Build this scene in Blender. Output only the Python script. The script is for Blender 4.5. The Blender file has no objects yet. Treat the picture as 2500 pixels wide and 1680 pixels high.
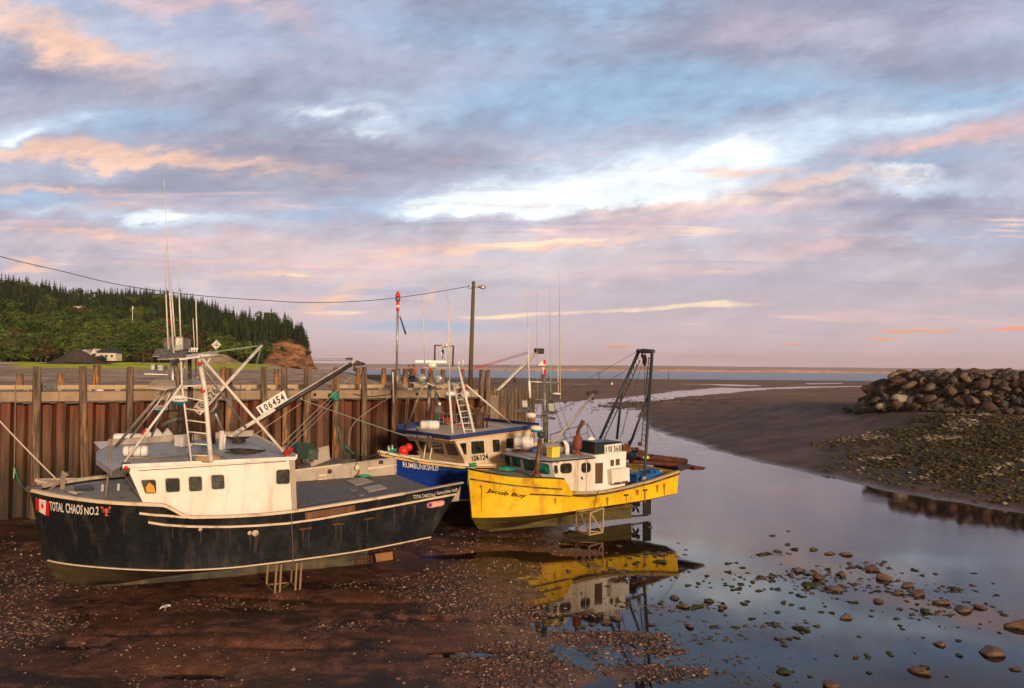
import bpy, bmesh, math, random
import numpy as np
from mathutils import Vector, Matrix, Euler
C = bpy.context.scene.collection
R = math.radians
random.seed(7)
rng = np.random.default_rng(11)

# ------------------------------------------------------------------ camera
H, F = 8.7, 2100.0                       # camera height above the river, focal length in photo pixels (2500 wide)
TH, ROLL = math.atan2(62, F), 0.008
cam = bpy.data.cameras.new('camera'); cam.lens = 36*F/2500; cam.sensor_width = 36
cam.clip_start = 0.5; cam.clip_end = 30000
co = bpy.data.objects.new('camera', cam); C.objects.link(co)
co.matrix_world = Matrix.Translation((0, 0, H)) @ Matrix.Rotation(R(90)+TH, 4, 'X') @ Matrix.Rotation(ROLL, 4, 'Z')
bpy.context.scene.camera = co
sc = bpy.context.scene
sc.view_settings.view_transform = 'Standard'; sc.view_settings.look = 'None'
sc.view_settings.gamma = 1; sc.view_settings.exposure = 0.0

def ray(px, py):
    a, b = px-1250, py-840
    c, s = math.cos(ROLL), math.sin(ROLL)
    u, v = a*c+b*s, -a*s+b*c
    return Vector((u, F*math.cos(TH)+v*math.sin(TH), F*math.sin(TH)-v*math.cos(TH)))
CAM = Vector((0, 0, H))
def at_z(px, py, z=0.0):
    d = ray(px, py); return CAM + d*((z-H)/d.z)
def at_y(px, py, Y):
    d = ray(px, py); return CAM + d*(Y/d.y)
def proj(P):
    y, z = P[1], P[2]-H
    Y = y*math.cos(TH)+z*math.sin(TH); Z = -y*math.sin(TH)+z*math.cos(TH)
    u, v = F*P[0]/Y, -F*Z/Y
    c, s = math.cos(ROLL), math.sin(ROLL)
    return (1250+u*c-v*s, 840+u*s+v*c)

# ------------------------------------------------------------------ node helpers
class X:
    def __init__(s, nt, k): s.nt = nt; s.k = k
    def _m(s, op, o=None, o2=None):
        n = s.nt.nodes.new('ShaderNodeMath'); n.operation = op
        for i, v in enumerate((s, o, o2)):
            if v is None: continue
            if isinstance(v, X): s.nt.links.new(v.k, n.inputs[i])
            else: n.inputs[i].default_value = v
        return X(s.nt, n.outputs[0])
    def __add__(s, o): return s._m('ADD', o)
    def __sub__(s, o): return s._m('SUBTRACT', o)
    def __mul__(s, o): return s._m('MULTIPLY', o)
    def __truediv__(s, o): return s._m('DIVIDE', o)
    __radd__ = __add__; __rmul__ = __mul__
    def __neg__(s): return s._m('MULTIPLY', -1.0)
    def sat(s):
        r = s._m('ADD', 0.0); r.k.node.use_clamp = True; return r
    def ss(s, a, b, lo=0.0, hi=1.0):
        n = s.nt.nodes.new('ShaderNodeMapRange'); n.interpolation_type = 'SMOOTHSTEP'
        s.nt.links.new(s.k, n.inputs[0])
        for i, v in zip((1, 2, 3, 4), (a, b, lo, hi)): n.inputs[i].default_value = v
        return X(s.nt, n.outputs[0])
class NT:
    def __init__(s, nt): s.nt = nt; nt.nodes.clear()
    def n(s, t, **k):
        n = s.nt.nodes.new(t)
        for a, b in k.items(): setattr(n, a, b)
        return n
    def coord(s, what='Object'): return s.n('ShaderNodeTexCoord').outputs[what]
    def sep(s, v):
        n = s.n('ShaderNodeSeparateXYZ'); s.nt.links.new(v, n.inputs[0]); return [X(s.nt, n.outputs[i]) for i in range(3)]
    def comb(s, x, y, z):
        n = s.n('ShaderNodeCombineXYZ')
        for i, v in enumerate((x, y, z)):
            if isinstance(v, X): s.nt.links.new(v.k, n.inputs[i])
            else: n.inputs[i].default_value = v
        return n.outputs[0]
    def scale(s, v, sx, sy, sz):
        n = s.n('ShaderNodeVectorMath', operation='MULTIPLY'); s.nt.links.new(v, n.inputs[0]); n.inputs[1].default_value = (sx, sy, sz); return n.outputs[0]
    def off(s, v, sx, sy, sz):
        n = s.n('ShaderNodeVectorMath', operation='ADD'); s.nt.links.new(v, n.inputs[0]); n.inputs[1].default_value = (sx, sy, sz); return n.outputs[0]
    def noise(s, v, scale, detail=4, rough=.55, dist=0.0):
        n = s.n('ShaderNodeTexNoise'); s.nt.links.new(v, n.inputs['Vector'])
        n.inputs['Scale'].default_value = scale; n.inputs['Detail'].default_value = detail
        n.inputs['Roughness'].default_value = rough; n.inputs['Distortion'].default_value = dist
        return X(s.nt, n.outputs['Fac'])
    def voro(s, v, scale, out='Distance'):
        n = s.n('ShaderNodeTexVoronoi'); s.nt.links.new(v, n.inputs['Vector']); n.inputs['Scale'].default_value = scale
        return X(s.nt, n.outputs[out])
    def mix(s, f, a, b, blend='MIX'):
        n = s.n('ShaderNodeMix', data_type='RGBA', blend_type=blend)
        for i, v in ((0, f), (6, a), (7, b)):
            if isinstance(v, X): s.nt.links.new(v.k, n.inputs[i])
            elif hasattr(v, 'is_output'): s.nt.links.new(v, n.inputs[i])
            elif i == 0: n.inputs[0].default_value = v
            else: n.inputs[i].default_value = (*v, 1)
        return n.outputs[2]
    def attr(s, name, out='Fac'):
        n = s.n('ShaderNodeAttribute', attribute_name=name); return n.outputs[out]
    def link(s, a, b): s.nt.links.new(a.k if isinstance(a, X) else a, b)

def srgb(r, g, b):
    f = lambda c: ((c/255+.055)/1.055)**2.4 if c/255 > .04045 else c/255/12.92
    return (f(r), f(g), f(b))

# ------------------------------------------------------------------ world: sunset sky with broken cloud
w = bpy.data.worlds.new('World'); sc.world = w; w.use_nodes = True
T = NT(w.node_tree)
d = T.sep(T.coord('Generated'))
den = d[1]._m('ABSOLUTE')+0.02
u = d[0]/den; v = d[2]/den                                # bearing and height of a direction seen from the river
pz = d[2]._m('MAXIMUM', 0.0)+0.07
P = T.comb(d[0]/pz, d[1]/pz, 0.0)                         # the cloud layer as a flat sheet overhead
Q = T.comb(u*1.0-v*.30, v*1.9+u*-.20, 0.0)
wa = T.noise(T.off(Q, 3, 1, 0), 3.2, 7, .60, .2)-.5; wb = T.noise(T.off(Q, 9, 5, 2), 3.6, 8, .62, .3)-.5
wc = T.noise(T.off(P, 5, 9, 1), 1.1, 8, .56, .3)-.5; wd_ = T.noise(T.off(Q, 1, 17, 5), 9.0, 7, .62, .25)-.5
calm = v.ss(.0, .16, .12, 1.0)
uw = u+(wa*.30+wd_*.11)*calm; vw = v+(wb*.085+wc*.045+wd_*.050)*calm
uw2 = u+(wa*.20+wd_*.10)*calm; vw2 = v+(wb*.030+wd_*.022+wc*.02)*calm
fine_ = T.noise(T.off(T.scale(Q, 1, 1.3, 1), 4, 2, 8), 20.0, 6, .62, .3)-.5
bg = bpy.data.node_groups.new('cloud_patch', 'ShaderNodeTree')
for nm in ('u', 'v', 'uc', 'vc', 'ax', 'ay', 'bx', 'by', 'k'): bg.interface.new_socket(nm, in_out='INPUT', socket_type='NodeSocketFloat')
bg.interface.new_socket('f', in_out='OUTPUT', socket_type='NodeSocketFloat')
gi = bg.nodes.new('NodeGroupInput'); go = bg.nodes.new('NodeGroupOutput'); I = [X(bg, gi.outputs[i]) for i in range(9)]
du_, dv_ = I[0]-I[2], I[1]-I[3]; a_ = du_*I[4]+dv_*I[5]; b_ = du_*I[6]+dv_*I[7]
bg.links.new((((a_*a_+b_*b_)*-.7)._m('EXPONENT')*I[8]).k, go.inputs[0])
def B(x, y, rx, ry, ang=0, k=1.0, thin=False):
    uc, vc = (x*1.0716-1250)/2100, (902-y*1.0716)/2100; su, sv = rx*1.0716/2100, ry*1.0716/2100; ca, sa = math.cos(R(ang)), math.sin(R(ang))
    n = T.n('ShaderNodeGroup'); n.node_tree = bg
    T.link(uw2 if thin else uw, n.inputs[0]); T.link(vw2 if thin else vw, n.inputs[1])
    for i, q in enumerate((uc, vc, ca/su, sa/su, -sa/sv, ca/sv, k)): n.inputs[i+2].default_value = q
    return X(T.nt, n.outputs[0])
def layer(col, c, blobs, lo, hi, amt, thin=False):
    m = None
    for b in blobs: q = B(*b, thin=thin); m = q if m is None else m+q
    tx = m*(1.0+wd_*.9+fine_*(2.6 if thin else .9)+wb*.5)
    return T.mix(tx.ss(lo, hi)*amt, col, c)
def rampc(x, stops):
    c = T.mix((x).ss(stops[0][0], stops[1][0]), stops[0][1], stops[1][1])
    for i in range(1, len(stops)-1): c = T.mix(x.ss(stops[i][0], stops[i+1][0]), c, stops[i+1][1])
    return c
base = rampc(v, [(0.0, srgb(224, 190, 190)), (.035, srgb(210, 188, 194)), (.10, srgb(192, 184, 196)), (.22, srgb(178, 184, 204)), (.42, srgb(168, 178, 204)), (.75, srgb(128, 118, 118))])
cloud = rampc(v, [(0.0, srgb(214, 182, 186)), (.06, srgb(192, 178, 188)), (.16, srgb(164, 160, 178)), (.28, srgb(148, 150, 172)), (.45, srgb(142, 148, 172)), (.75, srgb(114, 106, 108))])
mass = (T.noise(T.off(Q, 31, 3, 7), 1.7, 9, .60, .45)*.6+T.noise(T.off(P, 3.1, .7, 0), .62, 8, .58, .4)*.4)
col = T.mix(mass.ss(.42, .60), base, cloud)
tx1 = T.noise(T.off(Q, 13, 8, 3), 4.6, 8, .60, .35); tx2 = T.noise(T.off(Q, 2, 28, 9), 6.0, 8, .60, .3)
col = layer(col, srgb(152, 184, 216), [(1250, 240, 420, 50, 4, 1), (300, 315, 190, 32, 0, 1), (1720, 215, 330, 55, 8, 1), (2230, 225, 190, 35, 0, 1), (880, 470, 230, 24, 0, .9), (1120, 90, 380, 50, -6, .7), (2000, 385, 250, 26, 6, .9), (40, 475, 180, 22, 0, .8), (2150, 540, 200, 22, 0, .7), (1000, 745, 200, 12, 0, .9), (1400, 10, 200, 40, 0, .8), (1200, 655, 260, 12, 0, .5)], .05, 1.15, .85)
col = layer(col, srgb(130, 132, 156), [(480, 225, 420, 55, -4, 1), (90, 180, 170, 30, 0, .8), (2030, 140, 330, 60, 0, 1.1), (760, 375, 380, 38, 3, .95), (1050, 290, 190, 26, 2, .7), (2250, 480, 230, 40, -5, .9), (250, 440, 340, 22, 0, .9), (1130, 40, 260, 45, 0, .55), (1180, 385, 180, 24, 0, .8), (1500, 590, 300, 14, 0, .45), (1830, 480, 260, 20, 0, .5), (1840, 320, 190, 20, 8, .5)], .10, 1.2, .70)
col = layer(col, srgb(178, 164, 182), [(1850, 560, 330, 42, 4, .9), (1750, 655, 420, 24, 0, .7), (1800, 60, 230, 50, -10, .8), (620, 60, 260, 40, -12, .7), (1200, 520, 300, 24, 3, .8), (500, 560, 400, 26, 0, .6), (2200, 30, 200, 40, 0, .5), (60, 260, 160, 26, 0, .6)], .05, 1.2, .75)
col = layer(col, srgb(232, 206, 202), [(1200, 540, 700, 55, 3, .8), (350, 570, 500, 40, 0, .7), (1700, 600, 500, 40, 3, .6), (250, 150, 260, 70, -15, .7), (1100, 640, 800, 30, 0, .5)], .1, 1.4, .55)
col = T.mix(tx1.ss(.50, .70)*v.ss(.05, .16)*.40, col, srgb(190, 200, 222)); col = T.mix(tx2.ss(.50, .70)*v.ss(.08, .2)*.34, col, srgb(128, 130, 154))
col = layer(col, srgb(226, 188, 186), [(450, 30, 260, 26, -16, .8), (2080, 345, 230, 24, 9, 1), (1640, 480, 340, 20, 7, .8), (1790, 590, 170, 15, 5, .7), (300, 560, 460, 14, 0, .7), (1150, 500, 210, 13, 4, .6), (700, 595, 300, 10, 0, .6), (1000, 600, 330, 10, 0, .6), (2280, 300, 130, 20, 12, .6), (620, 150, 120, 14, -10, .4), (1530, 640, 160, 16, 6, .5)], .10, 1.2, .75)
col = layer(col, srgb(196, 214, 234), [(1380, 415, 420, 62, 8, 1.1), (800, 285, 170, 36, -5, .8), (390, 512, 190, 20, 2, .9), (40, 320, 160, 26, 0, .8), (1660, 335, 260, 42, 12, .8), (2060, 285, 260, 22, 8, .8), (2000, 425, 300, 20, 2, .8), (190, 300, 90, 14, 0, .6), (860, 235, 200, 20, -8, .4), (1980, 560, 220, 10, 0, .5), (100, 500, 130, 12, 0, .6)], .05, 1.1, .85)
col = layer(col, srgb(240, 247, 252), [(1400, 410, 290, 44, 9, 1.25), (1130, 462, 190, 20, 2, 1.0), (1290, 455, 260, 24, 2, .9), (395, 508, 110, 13, 3, 1.1), (770, 272, 90, 17, 0, .8), (20, 322, 60, 14, 0, .8), (1620, 350, 110, 16, 14, .6), (2195, 248, 26, 12, 0, .45), (2075, 268, 70, 9, 0, .4), (2010, 402, 120, 10, 0, .7), (820, 312, 60, 10, 0, .6)], .15, 1.15, .97)
col = layer(col, srgb(246, 198, 170), [(70, 95, 200, 46, -16, 1.0), (250, 130, 150, 26, -8, .7), (60, 20, 140, 24, -20, .6), (320, 382, 330, 17, -2, 1.15), (20, 362, 180, 20, 0, .8), (90, 446, 190, 12, 0, .8), (1200, 556, 330, 11, 3, 1.2), (1790, 430, 230, 16, 5, .95), (1440, 480, 200, 12, 6, .7), (1620, 405, 70, 8, 0, .8), (2100, 345, 120, 13, 10, .7), (180, 556, 240, 8, 0, .8), (660, 626, 130, 7, 3, 1.0), (780, 680, 80, 15, 22, 1.1), (1000, 690, 40, 12, 40, .8), (2290, 535, 110, 7, 0, .7), (60, 620, 50, 5, 0, 1), (1700, 395, 120, 7, 0, .6)], .12, 1.25, .80)
col = layer(col, srgb(255, 228, 192), [(1250, 551, 150, 5.5, 3, 1.3), (1180, 560, 60, 3, 0, 1), (1250, 716, 90, 4, 3, .9), (1480, 708, 120, 4.5, 3, 1.1), (1620, 697, 60, 4, 4, 1.0), (1130, 724, 60, 4, 0, .9), (780, 716, 70, 4, 0, 1.1), (1640, 700, 80, 4, 0, 1.0), (700, 632, 60, 3.5, 0, .9), (430, 498, 70, 5, 0, .6), (2190, 247, 14, 6, 0, .3)], .15, 1.15, .85, True)
col = layer(col, srgb(244, 158, 112), [(2085, 748, 85, 3.4, 0, 1.25), (2320, 741, 70, 4.2, 3, 1.25), (1410, 789, 30, 3, 0, 1.1), (2000, 766, 40, 2.5, 0, .9), (1800, 781, 30, 2, 0, .9)], .2, 1.0, .9, True)
sv_ = T.comb(u*2.2, v*34.0, 0.0); sk = T.noise(sv_, 1.5, 8, .62, .8); sk2 = T.noise(T.off(sv_, 9, 4, 0), 1.1, 8, .62, .8)
lowb = v.ss(.02, .06)*v.ss(.16, .30, 1.0, 0.0)
col = T.mix(sk.ss(.52, .68)*lowb*.55, col, srgb(228, 190, 186)); col = T.mix(sk2.ss(.54, .70)*lowb*.55, col, srgb(158, 160, 190)); col = T.mix((sk*.5+tx1*.5).ss(.57, .66)*lowb*.7, col, srgb(250, 218, 196))
tx3 = T.noise(T.scale(Q, 1.0, 1.1, 1), 30.0, 6, .64, .3)-.5
fluff = (wc*.9+wd_*1.0+wb*.4+fine_*.8+tx3*.7)*v.ss(.03, .2, .35, 1.0)
g_ = (fluff*.58+1.09)
mulc = T.mix(1.0, col, T.comb(g_, g_, g_._m('POWER', .85)), 'MULTIPLY')
mulc = T.mix(v.ss(-.015, .022), srgb(222, 184, 182), mulc)
# away from the camera's half of the sky: the glow of the low sun
back = (d[1]*-1.0).ss(-.25, .5)
glow = rampc(d[2], [(-.05, srgb(240, 168, 116)), (.14, srgb(236, 174, 128)), (.45, srgb(160, 132, 120)), (.8, srgb(112, 104, 106))])
mulc = T.mix(back, mulc, glow)
nish = T.n('ShaderNodeTexSky', sky_type='NISHITA'); nish.sun_disc = False; nish.sun_elevation = R(9); nish.sun_rotation = R(155)
bgA = T.n('ShaderNodeBackground'); T.link(nish.outputs[0], bgA.inputs[0]); bgA.inputs[1].default_value = 0.05
bgB = T.n('ShaderNodeBackground'); T.link(mulc, bgB.inputs[0]); bgB.inputs[1].default_value = 1.16
ms = T.n('ShaderNodeMixShader'); ms.inputs[0].default_value = .94
T.link(bgA.outputs[0], ms.inputs[1]); T.link(bgB.outputs[0], ms.inputs[2])
out = T.n('ShaderNodeOutputWorld'); T.link(ms.outputs[0], out.inputs[0])
w.cycles.sampling_method = 'MANUAL'; w.cycles.sample_map_resolution = 512

# ------------------------------------------------------------------ sun: low, behind the camera to the right, veiled
sl = bpy.data.lights.new('sun', 'SUN'); sl.energy = 3.6; sl.angle = R(7); sl.color = (1, .75, .50)
so = bpy.data.objects.new('sun', sl); C.objects.link(so)
SUN = Vector((math.sin(R(155))*math.cos(R(11)), math.cos(R(155))*math.cos(R(11)), math.sin(R(11))))
so.rotation_euler = (-SUN).to_track_quat('-Z', 'Y').to_euler()

# ------------------------------------------------------------------ mesh helpers
def tag(o, label=None, cat=None, group=None, kind=None):
    for k, x in (('label', label), ('category', cat), ('group', group), ('kind', kind)):
        if x: o[k] = x
    return o
def link(name, me, parent=None, loc=None):
    o = bpy.data.objects.new(name, me); C.objects.link(o)
    if parent: o.parent = parent
    if loc is not None: o.location = loc
    return o
def empty(name, label, cat, loc=(0, 0, 0), group=None):
    o = bpy.data.objects.new(name, None); C.objects.link(o); o.location = loc; o.empty_display_size = .3
    return tag(o, label, cat, group)
def npmesh(name, V, Fc, mats, smooth=False, attrs=None, midx=None):
    """V (n,3); Fc (m,k) same-size polygons."""
    me = bpy.data.meshes.new(name); V = np.asarray(V, np.float32); Fc = np.asarray(Fc, np.int32)
    m, k = Fc.shape
    me.vertices.add(len(V)); me.vertices.foreach_set('co', V.ravel())
    me.loops.add(m*k); me.loops.foreach_set('vertex_index', Fc.ravel())
    me.polygons.add(m); me.polygons.foreach_set('loop_start', np.arange(0, m*k, k, dtype=np.int32))
    if smooth: me.polygons.foreach_set('use_smooth', np.ones(m, bool))
    for mt in (mats if isinstance(mats, (list, tuple)) else [mats]): me.materials.append(mt)
    if midx is not None: me.polygons.foreach_set('material_index', np.asarray(midx, np.int32))
    for kx, val in (attrs or {}).items():
        val = np.asarray(val, np.float32)
        if val.ndim == 1: a = me.attributes.new(kx, 'FLOAT', 'POINT'); a.data.foreach_set('value', val)
        else:
            a = me.attributes.new(kx, 'FLOAT_COLOR', 'POINT')
            a.data.foreach_set('color', np.concatenate([val, np.ones((len(val), 1), np.float32)], 1).ravel())
    me.update(calc_edges=True); me.validate(); return me

class MB:
    def __init__(s): s.v = []; s.f = []; s.m = []; s.s = []
    def add(s, vs, fs, m=0, smooth=False):
        o = len(s.v); s.v += [tuple(p) for p in vs]
        for f in fs: s.f.append([i+o for i in f]); s.m.append(m); s.s.append(smooth)
        return s
    def box(s, c, sz, rz=0, m=0, M=None):
        x, y, z = [a/2 for a in sz]
        P = [Vector((i*x, j*y, k*z)) for k in (-1, 1) for j in (-1, 1) for i in (-1, 1)]
        Q = M if M is not None else Matrix.Rotation(rz, 3, 'Z')
        return s.add([Q@p+Vector(c) for p in P], [(0, 2, 3, 1), (4, 5, 7, 6), (0, 1, 5, 4), (1, 3, 7, 5), (3, 2, 6, 7), (2, 0, 4, 6)], m)
    def hexa(s, P, m=0):      # P: 4 bottom ccw, 4 top ccw
        return s.add(P, [(3, 2, 1, 0), (4, 5, 6, 7), (0, 1, 5, 4), (1, 2, 6, 5), (2, 3, 7, 6), (3, 0, 4, 7)], m)
    def tube(s, pts, r, n=8, m=0, cap=True, smooth=True):
        pts = [Vector(p) for p in pts]; k = len(pts)
        rr = r if isinstance(r, (list, tuple)) else [r]*k
        rings = []; up = None
        for i, p in enumerate(pts):
            t = (pts[min(i+1, k-1)]-pts[max(i-1, 0)]).normalized()
            if up is None: up = t.orthogonal().normalized()
            a = (up-t*up.dot(t)); a = a.normalized() if a.length > 1e-6 else t.orthogonal().normalized()
            up = a; b = t.cross(a)
            rings.append([p+(a*math.cos(q)+b*math.sin(q))*rr[i] for q in [2*math.pi*j/n for j in range(n)]])
        vs = [q for r_ in rings for q in r_]
        fs = [(i*n+j, i*n+(j+1) % n, (i+1)*n+(j+1) % n, (i+1)*n+j) for i in range(k-1) for j in range(n)]
        s.add(vs, fs, m, smooth)
        if cap: o = len(s.v)-len(vs); s.f.append([o+j for j in range(n-1, -1, -1)]); s.f.append([o+(k-1)*n+j for j in range(n)]); s.m += [m, m]; s.s += [False, False]
        return s
    def sweep(s, pts, wd, ht, m=0, off=(0, 0, 0)):   # rectangular section kept upright
        pts = [Vector(p)+Vector(off) for p in pts]; k = len(pts); vs = []
        for i, p in enumerate(pts):
            t = (pts[min(i+1, k-1)]-pts[max(i-1, 0)]); t.z = 0; t.normalize(); nrm = Vector((-t.y, t.x, 0))
            for a, b in ((-.5, -.5), (.5, -.5), (.5, .5), (-.5, .5)): vs.append(p+nrm*a*wd+Vector((0, 0, b*ht)))
        fs = [(i*4+j, i*4+(j+1) % 4, (i+1)*4+(j+1) % 4, (i+1)*4+j) for i in range(k-1) for j in range(4)]
        fs += [(3, 2, 1, 0), tuple((k-1)*4+j for j in range(4))]
        return s.add(vs, fs, m)
    def strip(s, A, B, m=0, smooth=False):
        k = len(A); return s.add(list(A)+list(B), [(i, i+1, k+i+1, k+i) for i in range(k-1)], m, smooth)
    def poly(s, pts, nrm, th, m=0):   # extruded polygon
        pts = [Vector(p) for p in pts]; nv = Vector(nrm).normalized()*th; n = len(pts)
        return s.add(pts+[p+nv for p in pts], [tuple(range(n-1, -1, -1)), tuple(range(n, 2*n))]+[(i, (i+1) % n, n+(i+1) % n, n+i) for i in range(n)], m)
    def lathe(s, c, axis, prof, n=14, m=0, smooth=True):   # prof [(dist along axis, radius)]
        ax = Vector(axis).normalized(); c = Vector(c)
        return s.tube([c+ax*a for a, _ in prof], [max(b, 1e-4) for _, b in prof], n, m, True, smooth)
    def ball(s, c, r, n=12, m=0, sq=(1, 1, 1)):
        k = max(4, n//2); c = Vector(c); vs = []
        for i in range(k+1):
            a = math.pi*i/k
            for j in range(n): q = 2*math.pi*j/n; vs.append(c+Vector((r*sq[0]*math.sin(a)*math.cos(q), r*sq[1]*math.sin(a)*math.sin(q), r*sq[2]*math.cos(a))))
        return s.add(vs, [(i*n+j, (i+1)*n+j, (i+1)*n+(j+1) % n, i*n+(j+1) % n) for i in range(k) for j in range(n)], m, True)
    def build(s, name, mats, parent=None, bevel=0):
        me = bpy.data.meshes.new(name); me.from_pydata(s.v, [], s.f)
        for mt in (mats if isinstance(mats, (list, tuple)) else [mats]): me.materials.append(mt)
        me.polygons.foreach_set('material_index', s.m); me.polygons.foreach_set('use_smooth', s.s); me.update()
        o = link(name, me, parent)
        if bevel: b = o.modifiers.new('b', 'BEVEL'); b.width = bevel; b.segments = 2; b.limit_method = 'ANGLE'
        return o

# ------------------------------------------------------------------ materials
def mat(name, col, rough=.6, metal=0.0, col2=None, s2=1.5, amt=.5, stretch=(1, 1, 1), dirt=None, dirt_amt=.3, dirt_s=4, dstretch=(1, 1, .18), bump=0.0, bs=20, spec=None, zbands=None, lo=.42, hi=.62, coat=0):
    m = bpy.data.materials.new(name); m.use_nodes = True; t = NT(m.node_tree)
    b = t.n('ShaderNodeBsdfPrincipled'); o = t.n('ShaderNodeOutputMaterial'); t.link(b.outputs[0], o.inputs[0])
    c = t.coord('Object'); cc = col
    if col2: cc = t.mix(t.noise(t.scale(c, *stretch), s2, 6, .6).ss(lo, hi)*amt, col, col2)
    if zbands:
        z = t.sep(c)[2]+(t.noise(c, 1.2, 5, .65)-.5)*zbands[0]
        for (a, bb, cb) in zbands[1]: cc = t.mix(z.ss(a, bb), cc, cb)
    if dirt:
        cc = t.mix(t.noise(t.scale(c, *dstretch), dirt_s, 7, .65).ss(.50, .70)*dirt_amt, cc, dirt)
    fine = t.noise(c, 30, 3, .6).ss(.3, .7, .92, 1.06)
    cc = t.mix(1.0, cc, t.comb(fine, fine, fine), 'MULTIPLY')
    t.link(cc, b.inputs['Base Color'])
    rn = t.noise(c, 6, 4, .6).ss(.3, .7, max(rough-.08, .02), min(rough+.1, 1)); t.link(rn, b.inputs['Roughness'])
    b.inputs['Metallic'].default_value = metal
    if spec is not None: b.inputs['Specular IOR Level'].default_value = spec
    if bump:
        bn = t.n('ShaderNodeBump'); bn.inputs['Strength'].default_value = bump; bn.inputs['Distance'].default_value = .03
        t.link(t.noise(t.scale(c, *stretch), bs, 5, .6), bn.inputs['Height']); t.link(bn.outputs[0], b.inputs['Normal'])
    return m
RUST = (.16, .055, .02)
M = {}
M['white'] = mat('white paint', (.82, .80, .76), .45, dirt=(.42, .30, .19), dirt_amt=.45, dirt_s=1.6, dstretch=(1.5, 1.5, .2), col2=(.70, .63, .54), s2=.8)
M['whitep'] = mat('white tube', (.74, .70, .64), .4, col2=(.5, .47, .43), s2=3, amt=.6)
M['rail'] = mat('cream rail', (.66, .55, .40), .55, dirt=(.30, .13, .05), dirt_amt=.6, dirt_s=2, dstretch=(1, 1, 1))
M['blackhull'] = mat('black hull paint', (.010, .013, .017), .27, col2=(.038, .041, .046), s2=.7, amt=.7, dirt=(.11, .09, .078), dirt_amt=.32, dirt_s=1.5, dstretch=(1.6, 1.6, .30), lo=.45, hi=.72)
M['blackbot'] = mat('worn antifouling', (.012, .012, .011), .55, col2=(.10, .078, .035), s2=.5, amt=.9, stretch=(.5, 1, 2), dirt=(.16, .12, .07), dirt_amt=.4, dirt_s=2)
M['greydeck'] = mat('grey deck paint', (.30, .31, .33), .6, col2=(.22, .23, .25), s2=1.3, dirt=(.06, .05, .045), dirt_amt=.55, dirt_s=2.2, dstretch=(1, 1, 1), bump=.15)
M['darkdeck'] = mat('dark grey work deck', (.085, .085, .098), .6, col2=(.14, .125, .125), s2=1.0, dirt=(.20, .13, .085), dirt_amt=.5, dirt_s=1.2, dstretch=(1, 1, 1), bump=.2)
M['roofgrey'] = mat('grey roof', (.36, .38, .42), .55, col2=(.27, .285, .32), s2=.9, dirt=(.05, .045, .045), dirt_amt=.6, dirt_s=2.6, dstretch=(1, 1, 1))
M['greige'] = mat('stained bulwark', (.42, .35, .28), .6, col2=(.30, .25, .21), s2=1.4, dirt=(.14, .07, .035), dirt_amt=.5, dirt_s=2.5)
M['alu'] = mat('aluminium', (.48, .46, .44), .42, .55, col2=(.26, .25, .24), s2=5, amt=.6)
M['galv'] = mat('dull steel', (.24, .23, .22), .5, .5, col2=(.12, .10, .09), s2=4, amt=.7)
M['dark'] = mat('dark steel', (.035, .034, .034), .55, .2, col2=(.10, .06, .04), s2=4, amt=.6)
M['rust'] = mat('rusty steel', RUST, .8, .1, col2=(.05, .025, .018), s2=4, amt=.8, bump=.3)
M['rustred'] = mat('rusty red gear', (.13, .035, .018), .85, .1, col2=(.04, .02, .018), s2=5, amt=.8, bump=.4)
M['glass'] = mat('dark window glass', (.010, .014, .014), .06, col2=(.075, .07, .05), s2=3.5, spec=.6)
M['greenglass'] = mat('green tinted glass', (.010, .05, .045), .08, col2=(.012, .20, .15), s2=1.7, amt=.8, spec=.6, lo=.5, hi=.6)
M['wframe'] = mat('window frame', (.58, .54, .46), .45)
M['gasket'] = mat('dark gasket', (.03, .03, .028), .6)
M['lamp'] = mat('lamp glass', (.42, .60, .60), .12, .6, col2=(.9, .95, .9), s2=6, amt=.8)
M['yellow'] = mat('yellow hull paint', (.92, .60, .014), .45, col2=(.80, .42, .012), s2=.9, amt=.8, dirt=(.30, .10, .012), dirt_amt=.62, dirt_s=1.3, dstretch=(1, 1, .45))
M['ybot'] = mat('olive bottom', (.10, .075, .014), .5, col2=(.035, .03, .014), s2=.9, amt=.9, stretch=(.4, 1, 2.5), dirt=(.22, .15, .03), dirt_amt=.5, dirt_s=1.4, dstretch=(.3, 1, 2))
M['yplastic'] = mat('yellow plastic', (.80, .62, .07), .5)
M['bluehull'] = mat('navy blue hull paint', (.006, .036, .26), .30, col2=(.010, .048, .33), s2=.6)
M['bluetrim'] = mat('blue trim', (.012, .04, .17), .4)
M['cream'] = mat('cream paint', (.74, .62, .46), .42, col2=(.66, .50, .34), s2=.7, dirt=(.42, .25, .13), dirt_amt=.35, dirt_s=1.7)
M['creamdeck'] = mat('cream deck', (.62, .50, .38), .55, dirt=(.30, .15, .08), dirt_amt=.5, dirt_s=1.5, dstretch=(1, 1, 1))
M['ytrim'] = mat('yellow trim', (.80, .45, .06), .45, dirt=(.35, .15, .03), dirt_amt=.4)
M['plastic'] = mat('white fibreglass', (.80, .78, .75), .35, dirt=(.4, .36, .3), dirt_amt=.25)
M['black'] = mat('black', (.014, .014, .015), .45)
M['blackwood'] = mat('black worn rub rail', (.02, .018, .017), .6, col2=(.16, .14, .12), s2=3, amt=.8, stretch=(.5, 1, 4))
M['boxgreen'] = mat('black green box', (.012, .022, .022), .4)
M['wood'] = mat('weathered wood', (.25, .19, .135), .8, col2=(.12, .085, .06), s2=3, stretch=(3, 3, .4), bump=.5, bs=8)
M['greenrope'] = mat('green rope', (.03, .36, .24), .8, bump=.5, bs=60)
M['paperope'] = mat('pale rope', (.42, .36, .30), .8)
M['palegreen'] = mat('pale green rope', (.30, .46, .34), .8)
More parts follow.
